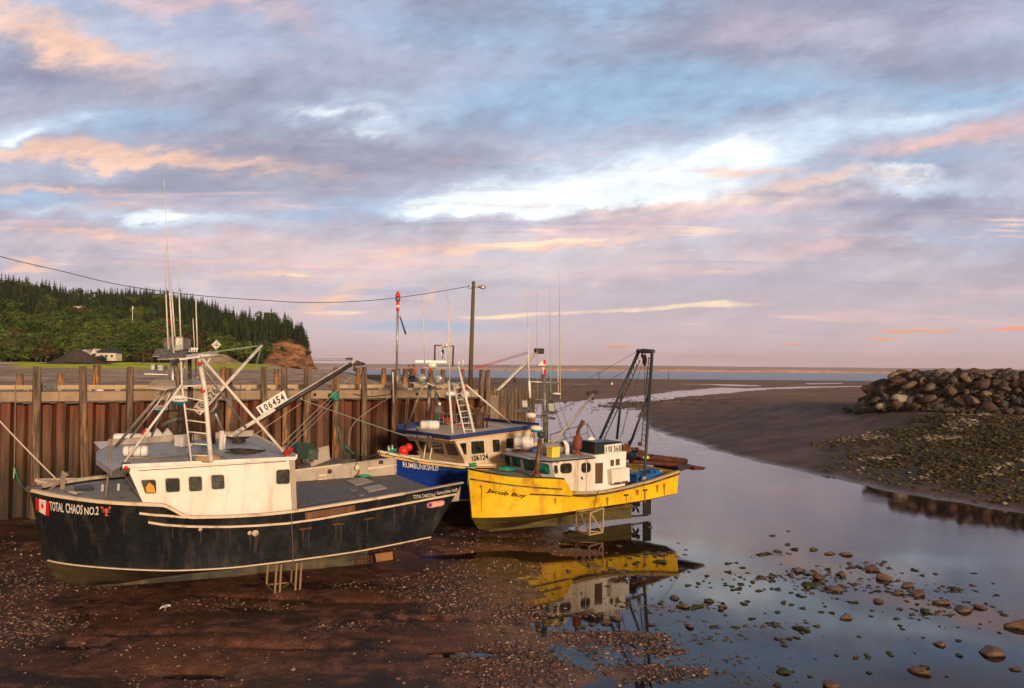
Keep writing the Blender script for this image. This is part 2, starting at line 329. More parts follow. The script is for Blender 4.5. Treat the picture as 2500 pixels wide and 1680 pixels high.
M['darkrope'] = mat('dark rope', (.05, .035, .03), .8)
M['redplastic'] = mat('red buoy', (.75, .02, .012), .4)
M['redrope'] = mat('red rope', (.45, .04, .02), .8)
M['red'] = mat('red reflector', (.55, .015, .02), .4)
M['bluevat'] = mat('blue plastic vat', (.012, .13, .42), .45, dirt=(.1, .06, .04), dirt_amt=.5, dirt_s=3)
M['ltext'] = mat('white lettering', (.80, .76, .68), .5)
M['btext'] = mat('black lettering', (.012, .012, .012), .5)
M['orange'] = mat('orange cloth', (.75, .30, .02), .7)
M['bluetext'] = mat('blue lettering', (.05, .25, .55), .5)
M['teal'] = mat('teal net', (.02, .30, .25), .8)
M['hiviz'] = mat('hi viz yellow', (.75, .85, .03), .6)
M['pinks'] = mat('pink sticker', (.75, .22, .20), .5, col2=(.8, .5, .4), s2=2)
M['purple'] = mat('purple sticker', (.30, .12, .32), .5)
# ------------------------------------------------------------------ terrain
def vnoise(x, y, seed=0):
    xi, yi = np.floor(x).astype(np.int64), np.floor(y).astype(np.int64); fx, fy = x-xi, y-yi
    fx, fy = fx*fx*(3-2*fx), fy*fy*(3-2*fy)
    def h(a, b):
        n = (a*374761393+b*668265263+seed*974634721) & 0xffffffff
        n = ((n ^ (n >> 13))*1274126177) & 0xffffffff
        return ((n ^ (n >> 16)) & 0xffff)/65535.0
    return (h(xi, yi)*(1-fx)+h(xi+1, yi)*fx)*(1-fy)+(h(xi, yi+1)*(1-fx)+h(xi+1, yi+1)*fx)*fy
def fbm(x, y, sc, oct=5, seed=0, g=.5):
    a, t, s = 1.0, 0.0, 0.0; x = np.asarray(x)/sc; y = np.asarray(y)/sc
    for i in range(oct):
        t = t+a*vnoise(x, y, seed+i*17); s += a; a *= g; x = x*2.03+7.1; y = y*2.03+3.7
    return t/s
def sst(x, a, b): t = np.clip((x-a)/(b-a), 0, 1); return t*t*(3-2*t)

WPX = [(1304, 986), (1430, 977), (1519, 972), (1588, 962), (1666, 954), (1755, 946), (1830, 948), (1950, 944), (2082, 942), (2250, 941), (2250, 944), (2082, 945), (1890, 950), (1830, 955), (1770, 961), (1650, 971), (1590, 986), (1560, 1000), (1556, 1008), (1586, 1040), (1627, 1062), (1672, 1073), (1768, 1104), (1875, 1133), (2015, 1163), (2143, 1195), (2304, 1222), (2500, 1252), (2900, 1310), (2900, 1950), (1720, 1950), (1540, 1700), (1440, 1610), (1352, 1560), (1290, 1480), (1305, 1400), (1345, 1345), (1350, 1310), (1400, 1288), (1500, 1262), (1500, 1200), (1340, 1150), (1290, 1100), (1270, 1040)]
WPOLY = np.array([tuple(at_z(*p))[:2] for p in WPX])
POOL2 = np.array([tuple(at_z(*p))[:2] for p in [(1655, 937.5), (1740, 938), (1790, 938), (1850, 941), (1870, 943.5), (1800, 943.5), (1750, 941), (1690, 939)]])
POOL3 = np.array([tuple(at_z(*p))[:2] for p in [(1960, 936), (2050, 935), (2060, 937), (1980, 938.5)]])
POOL4 = np.array([tuple(at_z(*p))[:2] for p in [(1020, 934), (1140, 934.5), (1290, 937), (1440, 938), (1440, 940), (1290, 940), (1120, 938), (1020, 936)]])
def sdist(x, y, poly):
    """signed distance to a polygon: negative inside"""
    dmin = np.full(x.shape, 1e9); ins = np.zeros(x.shape, bool); n = len(poly)
    for i in range(n):
        ax, ay = poly[i]; bx, by = poly[(i+1) % n]; ex, ey = bx-ax, by-ay
        t = np.clip(((x-ax)*ex+(y-ay)*ey)/(ex*ex+ey*ey), 0, 1)
        dmin = np.minimum(dmin, np.hypot(x-ax-t*ex, y-ay-t*ey))
        c = (ay > y) != (by > y)
        if abs(ey) > 1e-9: ins ^= c & (x < ex*(y-ay)/ey+ax)
    return np.where(ins, -dmin, dmin)
WP0, WD = np.array([-26.9, 45.2]), np.array([.873, .488]); WN = np.array([.488, -.873])     # wharf face: start, direction, outward normal
WEND = 28.7
BERM = np.array([(49.5, 110.5), (54.5, 101.0), (61.5, 91.5), (73.0, 79.0), (94.0, 61.0)])
COBP = np.array([tuple(at_z(*p))[:2] for p in [(2088, 1036, 3.4), (2200, 1022, 3.9), (2500, 1018, 4), (2800, 1030, 4), (2800, 1300, .3), (2500, 1236, .45), (2400, 1186, 1.2), (2300, 1146, 1.8), (2190, 1104, 2.5), (2108, 1062, 3.1)]])
def seg_d(x, y, line):
    dm = np.full(np.shape(x), 1e9); tt = np.zeros(np.shape(x))
    for i in range(len(line)-1):
        ax, ay = line[i]; bx, by = line[i+1]; ex, ey = bx-ax, by-ay
        t = np.clip(((x-ax)*ex+(y-ay)*ey)/(ex*ex+ey*ey), 0, 1); dd = np.hypot(x-ax-t*ex, y-ay-t*ey)
        tt = np.where(dd < dm, i+t, tt); dm = np.minimum(dm, dd)
    return dm, tt
_spit = np.array([tuple(at_y(*p, 450))[:3] for p in [(560, 893), (700, 897), (770, 902), (870, 914), (1000, 926), (1150, 932), (1400, 936)]])
def terrain(x, y, detail=True):
    x = np.asarray(x, float); y = np.asarray(y, float)
    sd = sdist(x, y, WPOLY)+(fbm(x, y, 3.0, 4, 5)-.5)*np.clip(y/40, .6, 6)*.9
    for pl in (POOL2, POOL3, POOL4): sd = np.minimum(sd, sdist(x, y, pl)+(fbm(x, y, 12, 3, 9)-.5)*8)
    right = sst(x, 12, 24)*sst(y, 30, 50)*(1-sst(y, 170, 300))
    berm, bt = seg_d(x, y, BERM)
    left = 1-sst(x+.12*(y-40), 2, 16)
    flat = np.clip(sd*.045, 0, .16)+np.clip(sd*.004, 0, .5)
    bank = np.clip(sd*.17, 0, 2.4)+np.clip((sd-14)*.2, 0, 1.9)
    bank = bank*(1-.35*sst(y, 120, 170))
    z = np.where(sd > 0, flat*(1-right)+bank*right, np.maximum(sd*.028, -.38))
    # pebble bars standing out of the shallows
    for px, py, rx, ry, hgt in ((1560, 1555, 1.9, .8, .12), (1640, 1590, 1.2, .6, .09), (1700, 1640, 2.4, .8, .09), (1470, 1500, 1.2, .6, .07), (1420, 1350, 2.0, 1.0, .07), (1205, 1352, 2.0, .8, -.22), (1075, 1362, 1.6, .7, -.30), (1030, 1300, 1.8, .6, -.25), (470, 1655, 1.1, .35, -.32), (175, 1585, 1.0, .35, -.30), (330, 1560, 1.4, .25, -.28), (700, 1590, 2.2, .25, -.26), (1010, 1520, 1.6, .3, -.25), (860, 1480, 2.2, .3, -.22), (1120, 1600, 1.3, .4, -.25), (640, 1470, 1.5, .3, -.24), (1500, 992, 9, 7, .35), (1570, 985, 14, 9, .4)):
        c = at_z(px, py); z = z+hgt*np.exp(-(((x-c.x)/rx)**2+((y-c.y)/ry)**2))
    near = 1-sst(y, 90, 160)
    z = z+near*(1-right)*np.where(sd > 0, 1, .3)*(fbm(x, y, 5, 4, 21)-.52)*.22
    # scour in front of the wharf face
    s_ = (x-WP0[0])*WN[0]+(y-WP0[1])*WN[1]
    along = (x-WP0[0])*WD[0]+(y-WP0[1])*WD[1]
    z = z+.30*(1-sst(s_, 1, 7))*near*(1-right)*(along < WEND+8)
    # beach behind the wharf climbing to the foot of the hill
    r = x/np.maximum(y, 1)*F
    far = sst(y, 110, 345)*(1-sst(r, -470, -250))
    z = z+far*7.3*(.96+.06*fbm(x, y, 30, 4, 33))+2.4*sst(y, 328, 380)*(1-sst(r, -620, -500))
    sp = np.interp(x, _spit[:, 0], _spit[:, 2])
    z = np.maximum(z, np.where((x < _spit[-1, 0]) & (np.abs(y-450) < 150), sp*np.exp(-((y-450)/60)**2)+(fbm(x, y, 9, 4, 31)-.5)*1.6*np.exp(-((y-450)/60)**2)-.05, -9))
    # seaward edge
    edge = 868-(x-0)*.03+40*(fbm(x, y*0, 160, 3, 3)-.5)
    z = np.where(y > 520, z*(1-sst(y, 520, 700)*.6), z)
    z = z-3.2*sst(y, edge-8, edge+14)
    # the rubble mound under the breakwater
    core = np.interp(berm, [0, 2.4, 7.2, 9], [8.9, 8.6, 3.7, 0]); core = core*np.interp(bt, [0, .12, 1], [.86, 1, 1])
    z = np.where(y < 160, np.maximum(z, core-.5), z)
    if detail:
        z = z+(fbm(x, y, .9, 4, 41)-.5)*.05*near+(fbm(x, y, .22, 3, 43)-.5)*.022*(1-sst(y, 35, 60))
        z = z+(fbm(x, y, 5, 4, 45)-.5)*.35*right*sst(sd, 6, 14)+(1-near)*np.where(sd > 0, 1, 0)*(fbm(x, y, 14, 4, 47)-.4)*.5*(1-sst(y, 800, 860))
    return z, sd, right, berm

# one sheet of ground, finer near the river
ys = np.concatenate([np.array([6., 9, 12, 15, 18, 20]), 18270/np.linspace(840, 60, 560), 18270/np.linspace(58.8, 19, 110), np.array([980, 1100, 1300])])
us = np.concatenate([np.linspace(-1.5, -.72, 26)[:-1], np.linspace(-.72, .72, 620), np.linspace(.72, 1.6, 26)[1:]])
GX = (us[None, :]*(ys[:, None]+1.0)); GY = np.repeat(ys[:, None], len(us), 1)
GZ, SD, RT, BM = terrain(GX, GY)
nr, nc = GX.shape
idx = np.arange(nr*nc).reshape(nr, nc)
Fq = np.stack([idx[:-1, :-1], idx[:-1, 1:], idx[1:, 1:], idx[1:, :-1]], -1).reshape(-1, 4)
def cobble_mask(x, y, sd, rt):      # the weedy stone slope below the breakwater
    m = 1-sst(sdist(x, y, COBP)+(fbm(x, y, 5, 4, 61)-.5)*9, -4.5, 3.5)
    return m
COB = cobble_mask(GX, GY, SD, RT)
rr_ = GX/GY*F
BEACH = sst(GY, 100, 300)*(1-sst(rr_, -400, -200))
GRS = (1-sst(np.abs(GY-354+22*(fbm(GX, GY, 40, 4, 8)-.5)), 27, 33))*(1-sst(rr_, -620, -560))*sst(rr_, -1235, -1190)
def gmat():
    m = bpy.data.materials.new('river mud'); m.use_nodes = True; t = NT(m.node_tree)
    b = t.n('ShaderNodeBsdfPrincipled'); o = t.n('ShaderNodeOutputMaterial'); t.link(b.outputs[0], o.inputs[0])
    c = t.coord('Object'); z = t.sep(c)[2]; A = lambda n: X(t.nt, t.attr(n))
    big = t.noise(t.scale(c, .35, .9, 1), .42, 8, .62, .6); med = t.noise(c, 1.7, 7, .62, .3); fin = t.noise(c, 9, 6, .65); gr = t.noise(c, 38, 3, .6)
    mud = t.mix(med.ss(.35, .68), (.062, .025, .015), (.235, .100, .068))
    mud = t.mix(fin.ss(.42, .60)*.65, mud, (.050, .021, .013))
    wet = (big*.62+med*.22+fin*.16).ss(.455, .525)                       # long dark wet streaks of silt
    mud = t.mix((wet*-1.0+1.0)*.88*A('nearf'), mud, (.008, .0055, .0045))
    mud = t.mix((t.noise(c, .25, 4, .6).ss(.46, .62))*.55*A('nearf'), mud, (.115, .042, .014))
    peb = t.voro(c, 11, 'Color'); pd = t.voro(c, 11)
    grav = t.mix(peb, (.05, .026, .019), (.17, .09, .068))
    mud = t.mix((t.noise(c, .8, 6, .7).ss(.52, .62))*(pd.ss(.25, .5, 1, 0))*A('nearf')*.75, mud, grav)
    sand = t.mix(t.noise(c, .22, 8, .66).ss(.36, .66), (.070, .042, .034), (.15, .098, .078))
    sand = t.mix(t.noise(c, 8, 4, .75).ss(.54, .72)*t.noise(c, .12, 5, .6).ss(.42, .62)*.9, sand, (.26, .22, .19))
    far = t.mix(t.noise(t.scale(c, .03, .12, 1), 1.0, 8, .68).ss(.38, .64), (.13, .070, .046), (.28, .165, .115))
    far = t.mix(t.noise(t.scale(c, .4, .5, 1), 1.0, 6, .75).ss(.46, .66)*.75, far, (.36, .26, .19))
    far = t.mix(t.noise(t.scale(c, .015, .10, 1), 1.0, 5, .6).ss(.56, .68)*.7, far, (.030, .028, .016))
    beach = t.mix(t.noise(t.scale(c, .02, .09, 1), 1.0, 8, .7).ss(.38, .64), (.32, .23, .17), (.72, .56, .44))
    beach = t.mix(t.noise(t.scale(c, .03, .30, 1), 1.0, 7, .7).ss(.50, .60)*.8, beach, (.13, .11, .055))
    beach = t.mix(t.noise(t.scale(c, .5, .12, 1), 1.0, 6, .8).ss(.50, .62)*.75, beach, (.075, .06, .05))
    cob = t.mix(t.noise(c, .9, 6, .7).ss(.40, .58), (.022, .026, .006), (.080, .070, .030))
    col = t.mix(A('rightf'), mud, sand); col = t.mix(A('farf'), col, far); col = t.mix(A('beachf'), col, beach)
    col = t.mix(A('cobf'), col, cob)
    grass = t.mix(t.noise(t.scale(c, .1, .3, 1), 1.0, 6, .7).ss(.38, .62), (.30, .42, .018), (.66, .64, .05))
    col = t.mix(A('grassf'), col, grass)
    rocky = t.mix(t.noise(c, .12, 6, .7).ss(.4, .6), (.018, .018, .014), (.07, .055, .045))
    col = t.mix(A('spitf'), col, rocky)
    t.link(col, b.inputs['Base Color'])
    shore = z.ss(.02, .22)
    wetr = A('nearf')*(wet*-1.0+1.0)*.8
    rough = (shore*.40+.26+gr*.12-wetr*.30)+A('farf')*.3
    t.link(rough.sat(), b.inputs['Roughness']); b.inputs['Specular IOR Level'].default_value = .28
    bp = t.n('ShaderNodeBump'); bp.inputs['Strength'].default_value = .8; bp.inputs['Distance'].default_value = .07
    t.link(fin*.6+gr*.35+(pd*-.5)+med*.8, bp.inputs['Height']); t.link(bp.outputs[0], b.inputs['Normal'])
    return m
NEARF = 1-sst(GY, 110, 170)
SPIT = sst(-np.abs(GY-450), -75, -30)*sst(GZ, 1.6, 3.0)*sst(rr_, -540, -500)
FARF = sst(GY, 120, 230)
me = npmesh('ground', np.stack([GX, GY, GZ], -1).reshape(-1, 3), Fq, gmat(), True, dict(nearf=(NEARF*(1-RT)).ravel(), rightf=np.maximum(RT, sst(GY, 95, 160)*sst(GX, 10, 40)*(1-sst(GY, 260, 420))).ravel(), farf=FARF.ravel(), beachf=BEACH.ravel(), cobf=np.maximum(COB, 1-sst(BM, 7.4, 8.6)).ravel(), grassf=GRS.ravel(), spitf=SPIT.ravel()))
tag(link('ground', me), kind='structure')

def wmat(name, dark, bump, bscale, stretch, tr=.75, rough=.03, body=None):
    m = bpy.data.materials.new(name); m.use_nodes = True; t = NT(m.node_tree); o = t.n('ShaderNodeOutputMaterial')
    c = t.coord('Object'); y = t.sep(c)[1]
    bp = t.n('ShaderNodeBump'); bp.inputs['Distance'].default_value = .02 if body is None else .05
    hgt = t.noise(t.scale(c, *stretch), bscale, 5, .6)
    patch = t.noise(t.scale(c, .05, .12, 1), 1.0, 3, .5).ss(.40, .62, .15, 1.0)*y.ss(22, 48, .25, 1.0)
    t.link((patch*bump*(y.ss(30, 75, .35, 1.9)))._m('MINIMUM', 1.0), bp.inputs['Strength']); t.link(hgt, bp.inputs['Height'])
    fr = t.n('ShaderNodeFresnel'); fr.inputs[0].default_value = 1.36; t.link(bp.outputs[0], fr.inputs['Normal'])
    gl = t.n('ShaderNodeBsdfGlossy'); gl.inputs['Roughness'].default_value = rough; gl.inputs['Color'].default_value = (.97, .95, .96, 1); t.link(bp.outputs[0], gl.inputs['Normal'])
    if body is None: tb = t.n('ShaderNodeBsdfTransparent'); tb.inputs[0].default_value = (*dark, 1)
    else: tb = t.n('ShaderNodeBsdfDiffuse'); tb.inputs[0].default_value = (*body, 1)
    mx = t.n('ShaderNodeMixShader'); t.link((X(t.nt, fr.outputs[0])*(.95 if body is None else .34)).sat(), mx.inputs[0]); t.link(tb.outputs[0], mx.inputs[1]); t.link(gl.outputs[0], mx.inputs[2]); t.link(mx.outputs[0], o.inputs[0])
    return m
def sheet(name, x0, x1, y0, y1, z, m):
    o = MB().add([(x0, y0, z), (x1, y0, z), (x1, y1, z), (x0, y1, z)], [(0, 1, 2, 3)]).build(name, m); return tag(o, kind='structure')
sheet('river_water', -60, 420, 8, 700, 0.0, wmat('river water', (.80, .66, .55), .30, 1.1, (.55, 3.2, 1)))
sheet('sea', -6000, 7500, 800, 9000, -.25, wmat('sea water', (0, 0, 0), 1.6, .35, (.10, .35, 1), rough=.12, body=(.13, .31, .52)))

# far shore across the bay, with its line of sunlit red cliffs
def far_shore():
    n = 700; xs = np.linspace(-6500, 8500, n); Y = 8300.0
    top = 52+18*fbm(xs, xs*0, 1500, 5, 3)-6*sst(xs, 2500, 5200)
    clf = 10+22*fbm(xs, xs*0+9, 420, 5, 8)*sst(xs, -5200, 800)*(1-sst(xs, 3300, 4200))
    gul = fbm(xs, xs*0, 70, 4, 12)
    rows = [(0, -2+0*xs), (15+10*gul, clf*.55), (30+50*gul, clf), (600+0*xs, clf+(top-clf)*.6), (1500+0*xs, top), (2600+0*xs, top*.9)]
    V = np.concatenate([np.stack([xs, Y+r[0]+0*xs, r[1]], -1) for r in rows])
    Fc = np.array([(k*n+i, k*n+i+1, (k+1)*n+i+1, (k+1)*n+i) for k in range(len(rows)-1) for i in range(n-1)])
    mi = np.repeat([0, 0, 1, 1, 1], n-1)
    cl = mat('sunlit red cliff', (.85, .40, .20), .9, col2=(.50, .22, .14), s2=.012, stretch=(1, 1, .6), amt=.9)
    wd = mat('sunset lit far woods', (.42, .27, .22), .9, col2=(.52, .33, .26), s2=.002)  # distant woods, their base colour lightened to carry sunset light and haze
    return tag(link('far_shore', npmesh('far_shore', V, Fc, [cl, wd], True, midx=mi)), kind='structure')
far_shore()

# ------------------------------------------------------------------ wooded headland
SKY = [(-300, 660), (0, 712), (50, 705), (100, 716), (200, 728), (300, 728), (400, 742), (500, 760), (600, 782), (690, 797), (730, 815), (750, 836), (764, 870), (775, 895)]
def hill(x, y):
    r = x/y*F+1250
    yr = 640-120*sst(r, 450, 760)                            # the ridge line comes nearer at the headland's tip
    top = H+(892-np.interp(r, [a for a, _ in SKY], [b for _, b in SKY]))*yr/F
    f = np.clip((y-382)/(yr-382), 0, 1.25)
    prof = np.where(f < 1, f*f*(3-2*f)*.45+f*.55, 1-.25*(f-1))
    base = 9.0
    z = base+(top-base)*prof*(.90+.2*fbm(x, y, 60, 4, 2)*sst(f, .0, .3))
    return z
def tip(x, y):      # how far the headland reaches seaward
    return -.2335*y+5+8*(fbm(y, y*0+3, 22, 4, 6)-.5)
hx = np.linspace(-560, -80, 330); hy = np.linspace(378, 800, 190)
HX, HY = np.meshgrid(hx, hy)
def hill_full(x, y):
    z = hill(x, y); e = tip(x, y)-x
    k = sst(e, -4, 6)
    cl_ = sst(-e, -31, -20)*(1-sst(y, 450, 500)); z = z+(fbm(x, y*1.5, 6, 5, 44)-.5)*5.5*cl_
    return 3.0+(z-3.0)*k+(fbm(x, y, 7, 5, 14)-.5)*5*k*(1-k)*4
HZ = hill_full(HX, HY)
n0 = HX.shape; ii = np.arange(HX.size).reshape(n0)
hf = np.stack([ii[:-1, :-1], ii[:-1, 1:], ii[1:, 1:], ii[1:, :-1]], -1).reshape(-1, 4)
def hillmat():
    m = bpy.data.materials.new('headland'); m.use_nodes = True; t = NT(m.node_tree)
    b = t.n('ShaderNodeBsdfPrincipled'); o = t.n('ShaderNodeOutputMaterial'); t.link(b.outputs[0], o.inputs[0])
    c = t.coord('Object'); nz = t.sep(t.n('ShaderNodeNewGeometry').outputs['Normal'])[2]
    rock = t.mix(t.noise(t.scale(c, 1, 1, 2.5), .16, 8, .68).ss(.38, .62), (.14, .055, .022), (.68, .30, .10))
    rock = t.mix(t.noise(c, .5, 6, .7).ss(.52, .66)*.6, rock, (.06, .045, .03))
    gr = t.mix(t.noise(c, .08, 6, .6).ss(.4, .6), (.03, .04, .012), (.06, .075, .018))
    t.link(t.mix(((nz+(t.noise(c, .1, 6, .7)-.5)*.5).ss(.62, .80)*(X(t.nt, t.attr('cliff'))*-1.0+1.0)).sat(), rock, gr), b.inputs['Base Color']); b.inputs['Roughness'].default_value = .95
    bp = t.n('ShaderNodeBump'); bp.inputs['Distance'].default_value = 1.5; bp.inputs['Strength'].default_value = .9; t.link(t.noise(t.scale(c, 1, 1, 2), .35, 6, .7), bp.inputs['Height']); t.link(bp.outputs[0], b.inputs['Normal'])
    return m
tag(link('headland_hill', npmesh('headland', np.stack([HX, HY, HZ], -1).reshape(-1, 3), hf, hillmat(), False, dict(cliff=(sst(-(tip(HX, HY)-HX), -31, -22)*(1-sst(HY, 450, 500))).ravel()))), kind='structure')

def leafmat(name, a, b2, attr=None):
    m = bpy.data.materials.new(name); m.use_nodes = True; t = NT(m.node_tree)
    b = t.n('ShaderNodeBsdfPrincipled'); o = t.n('ShaderNodeOutputMaterial'); t.link(b.outputs[0], o.inputs[0])
    if attr: f = X(t.nt, t.attr(attr))
    else: f = X(t.nt, t.n('ShaderNodeObjectInfo').outputs['Random'])
    c = t.mix(f, a, b2); c = t.mix(t.noise(t.coord('Object'), .9, 4, .7).ss(.42, .62)*.6, c, tuple(q*.45 for q in a))
    t.link(c, b.inputs['Base Color']); b.inputs['Roughness'].default_value = .85; b.inputs['Specular IOR Level'].default_value = .15
    return m
LSP = leafmat('spruce needles', (.014, .028, .009), (.046, .072, .018)); LBR = leafmat('broadleaf leaves', (.038, .080, .010), (.105, .140, .020))
LAU = leafmat('turning leaves', (.085, .060, .020), (.12, .095, .03)); BARK = mat('bark', (.09, .075, .06), .9)
def spruce_proto(seed, h=10.0):
    r = np.random.default_rng(seed); V = []; Fc = []
    nl = 11
    for k in range(nl):
        f = k/(nl-1); z0 = h*(.10+.86*f); rad = (h*.25*(1-f)**.8+.18)*(.7+.5*r.random()); nb = 9 if f < .6 else 6
        for j in range(nb):
            a = 2*math.pi*(j+r.random()*.8)/nb; q = rad*(.6+.55*r.random()); w_ = q*.42; dz = q*.38
            ca, sa = math.cos(a), math.sin(a); o = len(V)
            V += [(0, 0, z0+h*.055), (ca*q*.5-sa*w_, sa*q*.5+ca*w_, z0-dz*.4), (ca*q, sa*q, z0-dz), (ca*q*.5+sa*w_, sa*q*.5-ca*w_, z0-dz*.4)]
            Fc.append((o, o+1, o+2, o+3))
    o = len(V); V += [(-.10, 0, h*.9), (.10, 0, h*.9), (.0, .02, h*1.04), (0, -.02, h*.95)]; Fc.append((o, o+1, o+2, o+3))
    return np.array(V), np.array(Fc)
def broad_proto(seed, h=8.0):
    r = np.random.default_rng(seed); V = []; Fc = []
    cl = [(r.normal(0, h*.18), r.normal(0, h*.18), h*(.38+.45*r.random()), h*(.13+.10*r.random())) for _ in range(8)]+[(0, 0, h*.6, h*.28)]
    for (cx, cy, cz, cr) in cl:
        for _ in range(46):
            d_ = r.normal(size=3); d_ /= np.linalg.norm(d_); p = np.array([cx, cy, cz])+d_*cr*(.6+.5*r.random()); s = h*.045*(.7+.7*r.random())
            n_ = d_+r.normal(size=3)*.5; n_ /= np.linalg.norm(n_); a = np.cross(n_, [0, 0, 1.0]); a /= (np.linalg.norm(a)+1e-6); b = np.cross(n_, a); o = len(V)
            V += [p-a*s, p-b*s*.8, p+a*s, p+b*s*.8]; Fc.append((o, o+1, o+2, o+3))
    return np.array(V), np.array(Fc)
SPR = [spruce_proto(i) for i in range(5)]; BRD = [broad_proto(20+i) for i in range(5)]
def hill_z(x, y): return float(hill_full(np.array([x]), np.array([y]))[0])
# scatter candidates over the hill, in rows of depth
cand = []
for _ in range(13500):
    y = 384+(rng.random()**.85)*330; r_ = rng.uniform(-1950, -500); x = r_*y/F
    e = float(tip(np.array([x]), np.array([y]))[0])-x
    if e < 3.0: continue
    yr = 640-120*float(sst(r_+1250, 450, 760))
    if y > yr+14: continue
    px = r_+1250
    if e < 26 and y < 462+24*rng.random(): continue      # the bare cliff
    f = (y-384)/(yr-384)
    cand.append((x, y, f, px))
keep = []; cell = {}
for c_ in cand:
    k = (int(c_[0]/4.2), int(c_[1]/5.0))
    if k in cell: continue
    cell[k] = 1; keep.append(c_)
protos = {}
def pick(f, px, x, y):
    br = fbm(np.array([x]), np.array([y]), 34, 3, 77)[0]
    p = (.75 if f < .14 else .50 if f < .35 else .22 if f < .55 else .05)*(1.5 if br > .52 else .45)*(1.0 if px < 430 else .35)
    return ('b' if rng.random() < p else 's')
items = []
for (x, y, f, px) in keep:
    kd = pick(f, px, x, y); h = rng.uniform(6, 12) if kd == 's' else rng.uniform(6.5, 12.5)
    if kd == 's' and f > .9: h = rng.choice([4.5, 6, 7, 7.5, 8, 9, 11, 13])*rng.uniform(.85, 1.1)
    items.append((x, y, hill_z(x, y)-.4, kd, h, f, px, rng.uniform(0, 6.28)))
# trees one can tell apart: those on the skyline and the front edge of the wood
front = [i for i in items if i[5] < .13 and -20 < i[6] < 760]; sky = [i for i in items if i[5] > .93 and -20 < i[6] < 760]
random.Random(3).shuffle(front); random.Random(4).shuffle(sky)
front, sky = front[:110], sky[:160]; solo = set(id(i) for i in front+sky)
tm = {}
def tree_obj(it, label, group, nm):
    x, y, z, kd, h, f, px, a = it
    au = kd == 'b' and random.random() < .12; pi = random.randrange(5); key = (kd, pi, au)
    if key not in tm:
        V, Fc = (SPR if kd == 's' else BRD)[pi]; tm[key] = npmesh(nm, V, Fc, LSP if kd == 's' else (LAU if au else LBR), False)
    if 'trunk' not in tm: mb = MB().tube([(0, 0, -.5), (0, 0, 4.2), (.1, 0, 8)], [.22, .16, .05], 6); o = mb.build('trunk', BARK); tm['trunk'] = o.data; bpy.data.objects.remove(o)
    s = h/(10 if kd == 's' else 8)
    t = empty(nm, label, 'tree', (x, y, z), group); t.scale = (s*(1.15 if kd == 'b' else 1), s*(1.15 if kd == 'b' else 1), s); t.rotation_euler.z = a
    link('crown', tm[key], t); link('trunk', tm['trunk'], t)
for it in front:
    if it[3] == 's': tree_obj(it, 'dark spruce along the front edge of the wood above the beach', 'spruces along the front edge of the wood', 'spruce_tree')
    else: tree_obj(it, 'leafy broadleaf tree along the front edge of the wood above the beach', 'broadleaf trees along the front edge of the wood', 'broadleaf_tree')
for it in sky:
    if it[3] == 's': tree_obj(it, 'pointed spruce standing against the sky on the headland ridge', 'spruces on the skyline of the headland', 'spruce_tree')
    else: tree_obj(it, 'rounded tree among spruces on the headland ridge', 'rounded trees on the skyline', 'broadleaf_tree')
VV, FF, CC = [], [], []; o_ = 0
for it in items:
    if id(it) in solo: continue
    x, y, z, kd, h, f, px, a = it; V, Fc = (SPR if kd == 's' else BRD)[rng.integers(5)]
    s = h/(10 if kd == 's' else 8); ca, sa = math.cos(a), math.sin(a); k = 1.2 if kd == 'b' else 1.0
    W = np.stack([(V[:, 0]*ca-V[:, 1]*sa)*s*k+x, (V[:, 0]*sa+V[:, 1]*ca)*s*k+y, V[:, 2]*s+z], -1)
    VV.append(W); FF.append(Fc+o_); o_ += len(V)
    base = {'s': ((.012, .026, .008), (.044, .070, .017)), 'b': ((.040, .080, .011), (.115, .145, .022))}[kd]
    q = rng.random(); cc = np.array(base[0])*(1-q)+np.array(base[1])*q
    if rng.random() < (.05 if kd == 'b' else .02): cc = np.array((.085, .060, .022))
    CC.append(np.repeat(cc[None]*rng.uniform(.8, 1.2), len(V), 0)*rng.uniform(.7, 1.25, (len(V), 1)))
def vcmat(name, rough=.85, spec=.2, extra=None):
    m = bpy.data.materials.new(name); m.use_nodes = True; t = NT(m.node_tree)
    b = t.n('ShaderNodeBsdfPrincipled'); o = t.n('ShaderNodeOutputMaterial'); t.link(b.outputs[0], o.inputs[0])
    c = t.attr('col', 'Color')
    if extra: c = t.mix(t.noise(t.coord('Object'), extra, 5, .65).ss(.42, .62)*.5, c, (.02, .018, .014))
    t.link(c, b.inputs['Base Color']); b.inputs['Roughness'].default_value = rough; b.inputs['Specular IOR Level'].default_value = spec
    return m
tag(link('forest', npmesh('forest', np.concatenate(VV), np.concatenate(FF), vcmat('forest'), False, dict(col=np.concatenate(CC)))), 'mixed wood of dark spruce and lighter broadleaf trees covering the hill', 'forest', kind='stuff')

def bush(name, label, p, h, n, m, cat='bush', squash=1.0):
    V, Fc = broad_proto(n, h); V[:, 2] = V[:, 2]*squash-.30*h*squash
    o = link(name, npmesh(name, V, Fc, m, False), loc=p); return tag(o, label, cat)
# shrubs that cling to the cliff
for k, (px, py, Y, h) in enumerate([(735, 842, 428, 5), (752, 868, 432, 4), (690, 858, 420, 3.5), (662, 832, 415, 7), (648, 868, 405, 6)]):
    lo_ = 380.0
    while lo_ < 560 and (lambda p: p.z > hill_z(p.x, p.y))(at_y(px, py, lo_)): lo_ += 1.0
    Y = lo_
    bush('shrub', ['green shrub under the overhanging edge of the cliff', 'tiny shrub at the lowest tip of the cliff', 'round shrub alone in the middle of the orange cliff', 'tall shrub at the upper left of the orange cliff', 'dense shrub at the lower left foot of the cliff'][k], at_y(px, py, Y), h, 50+k, LSP)

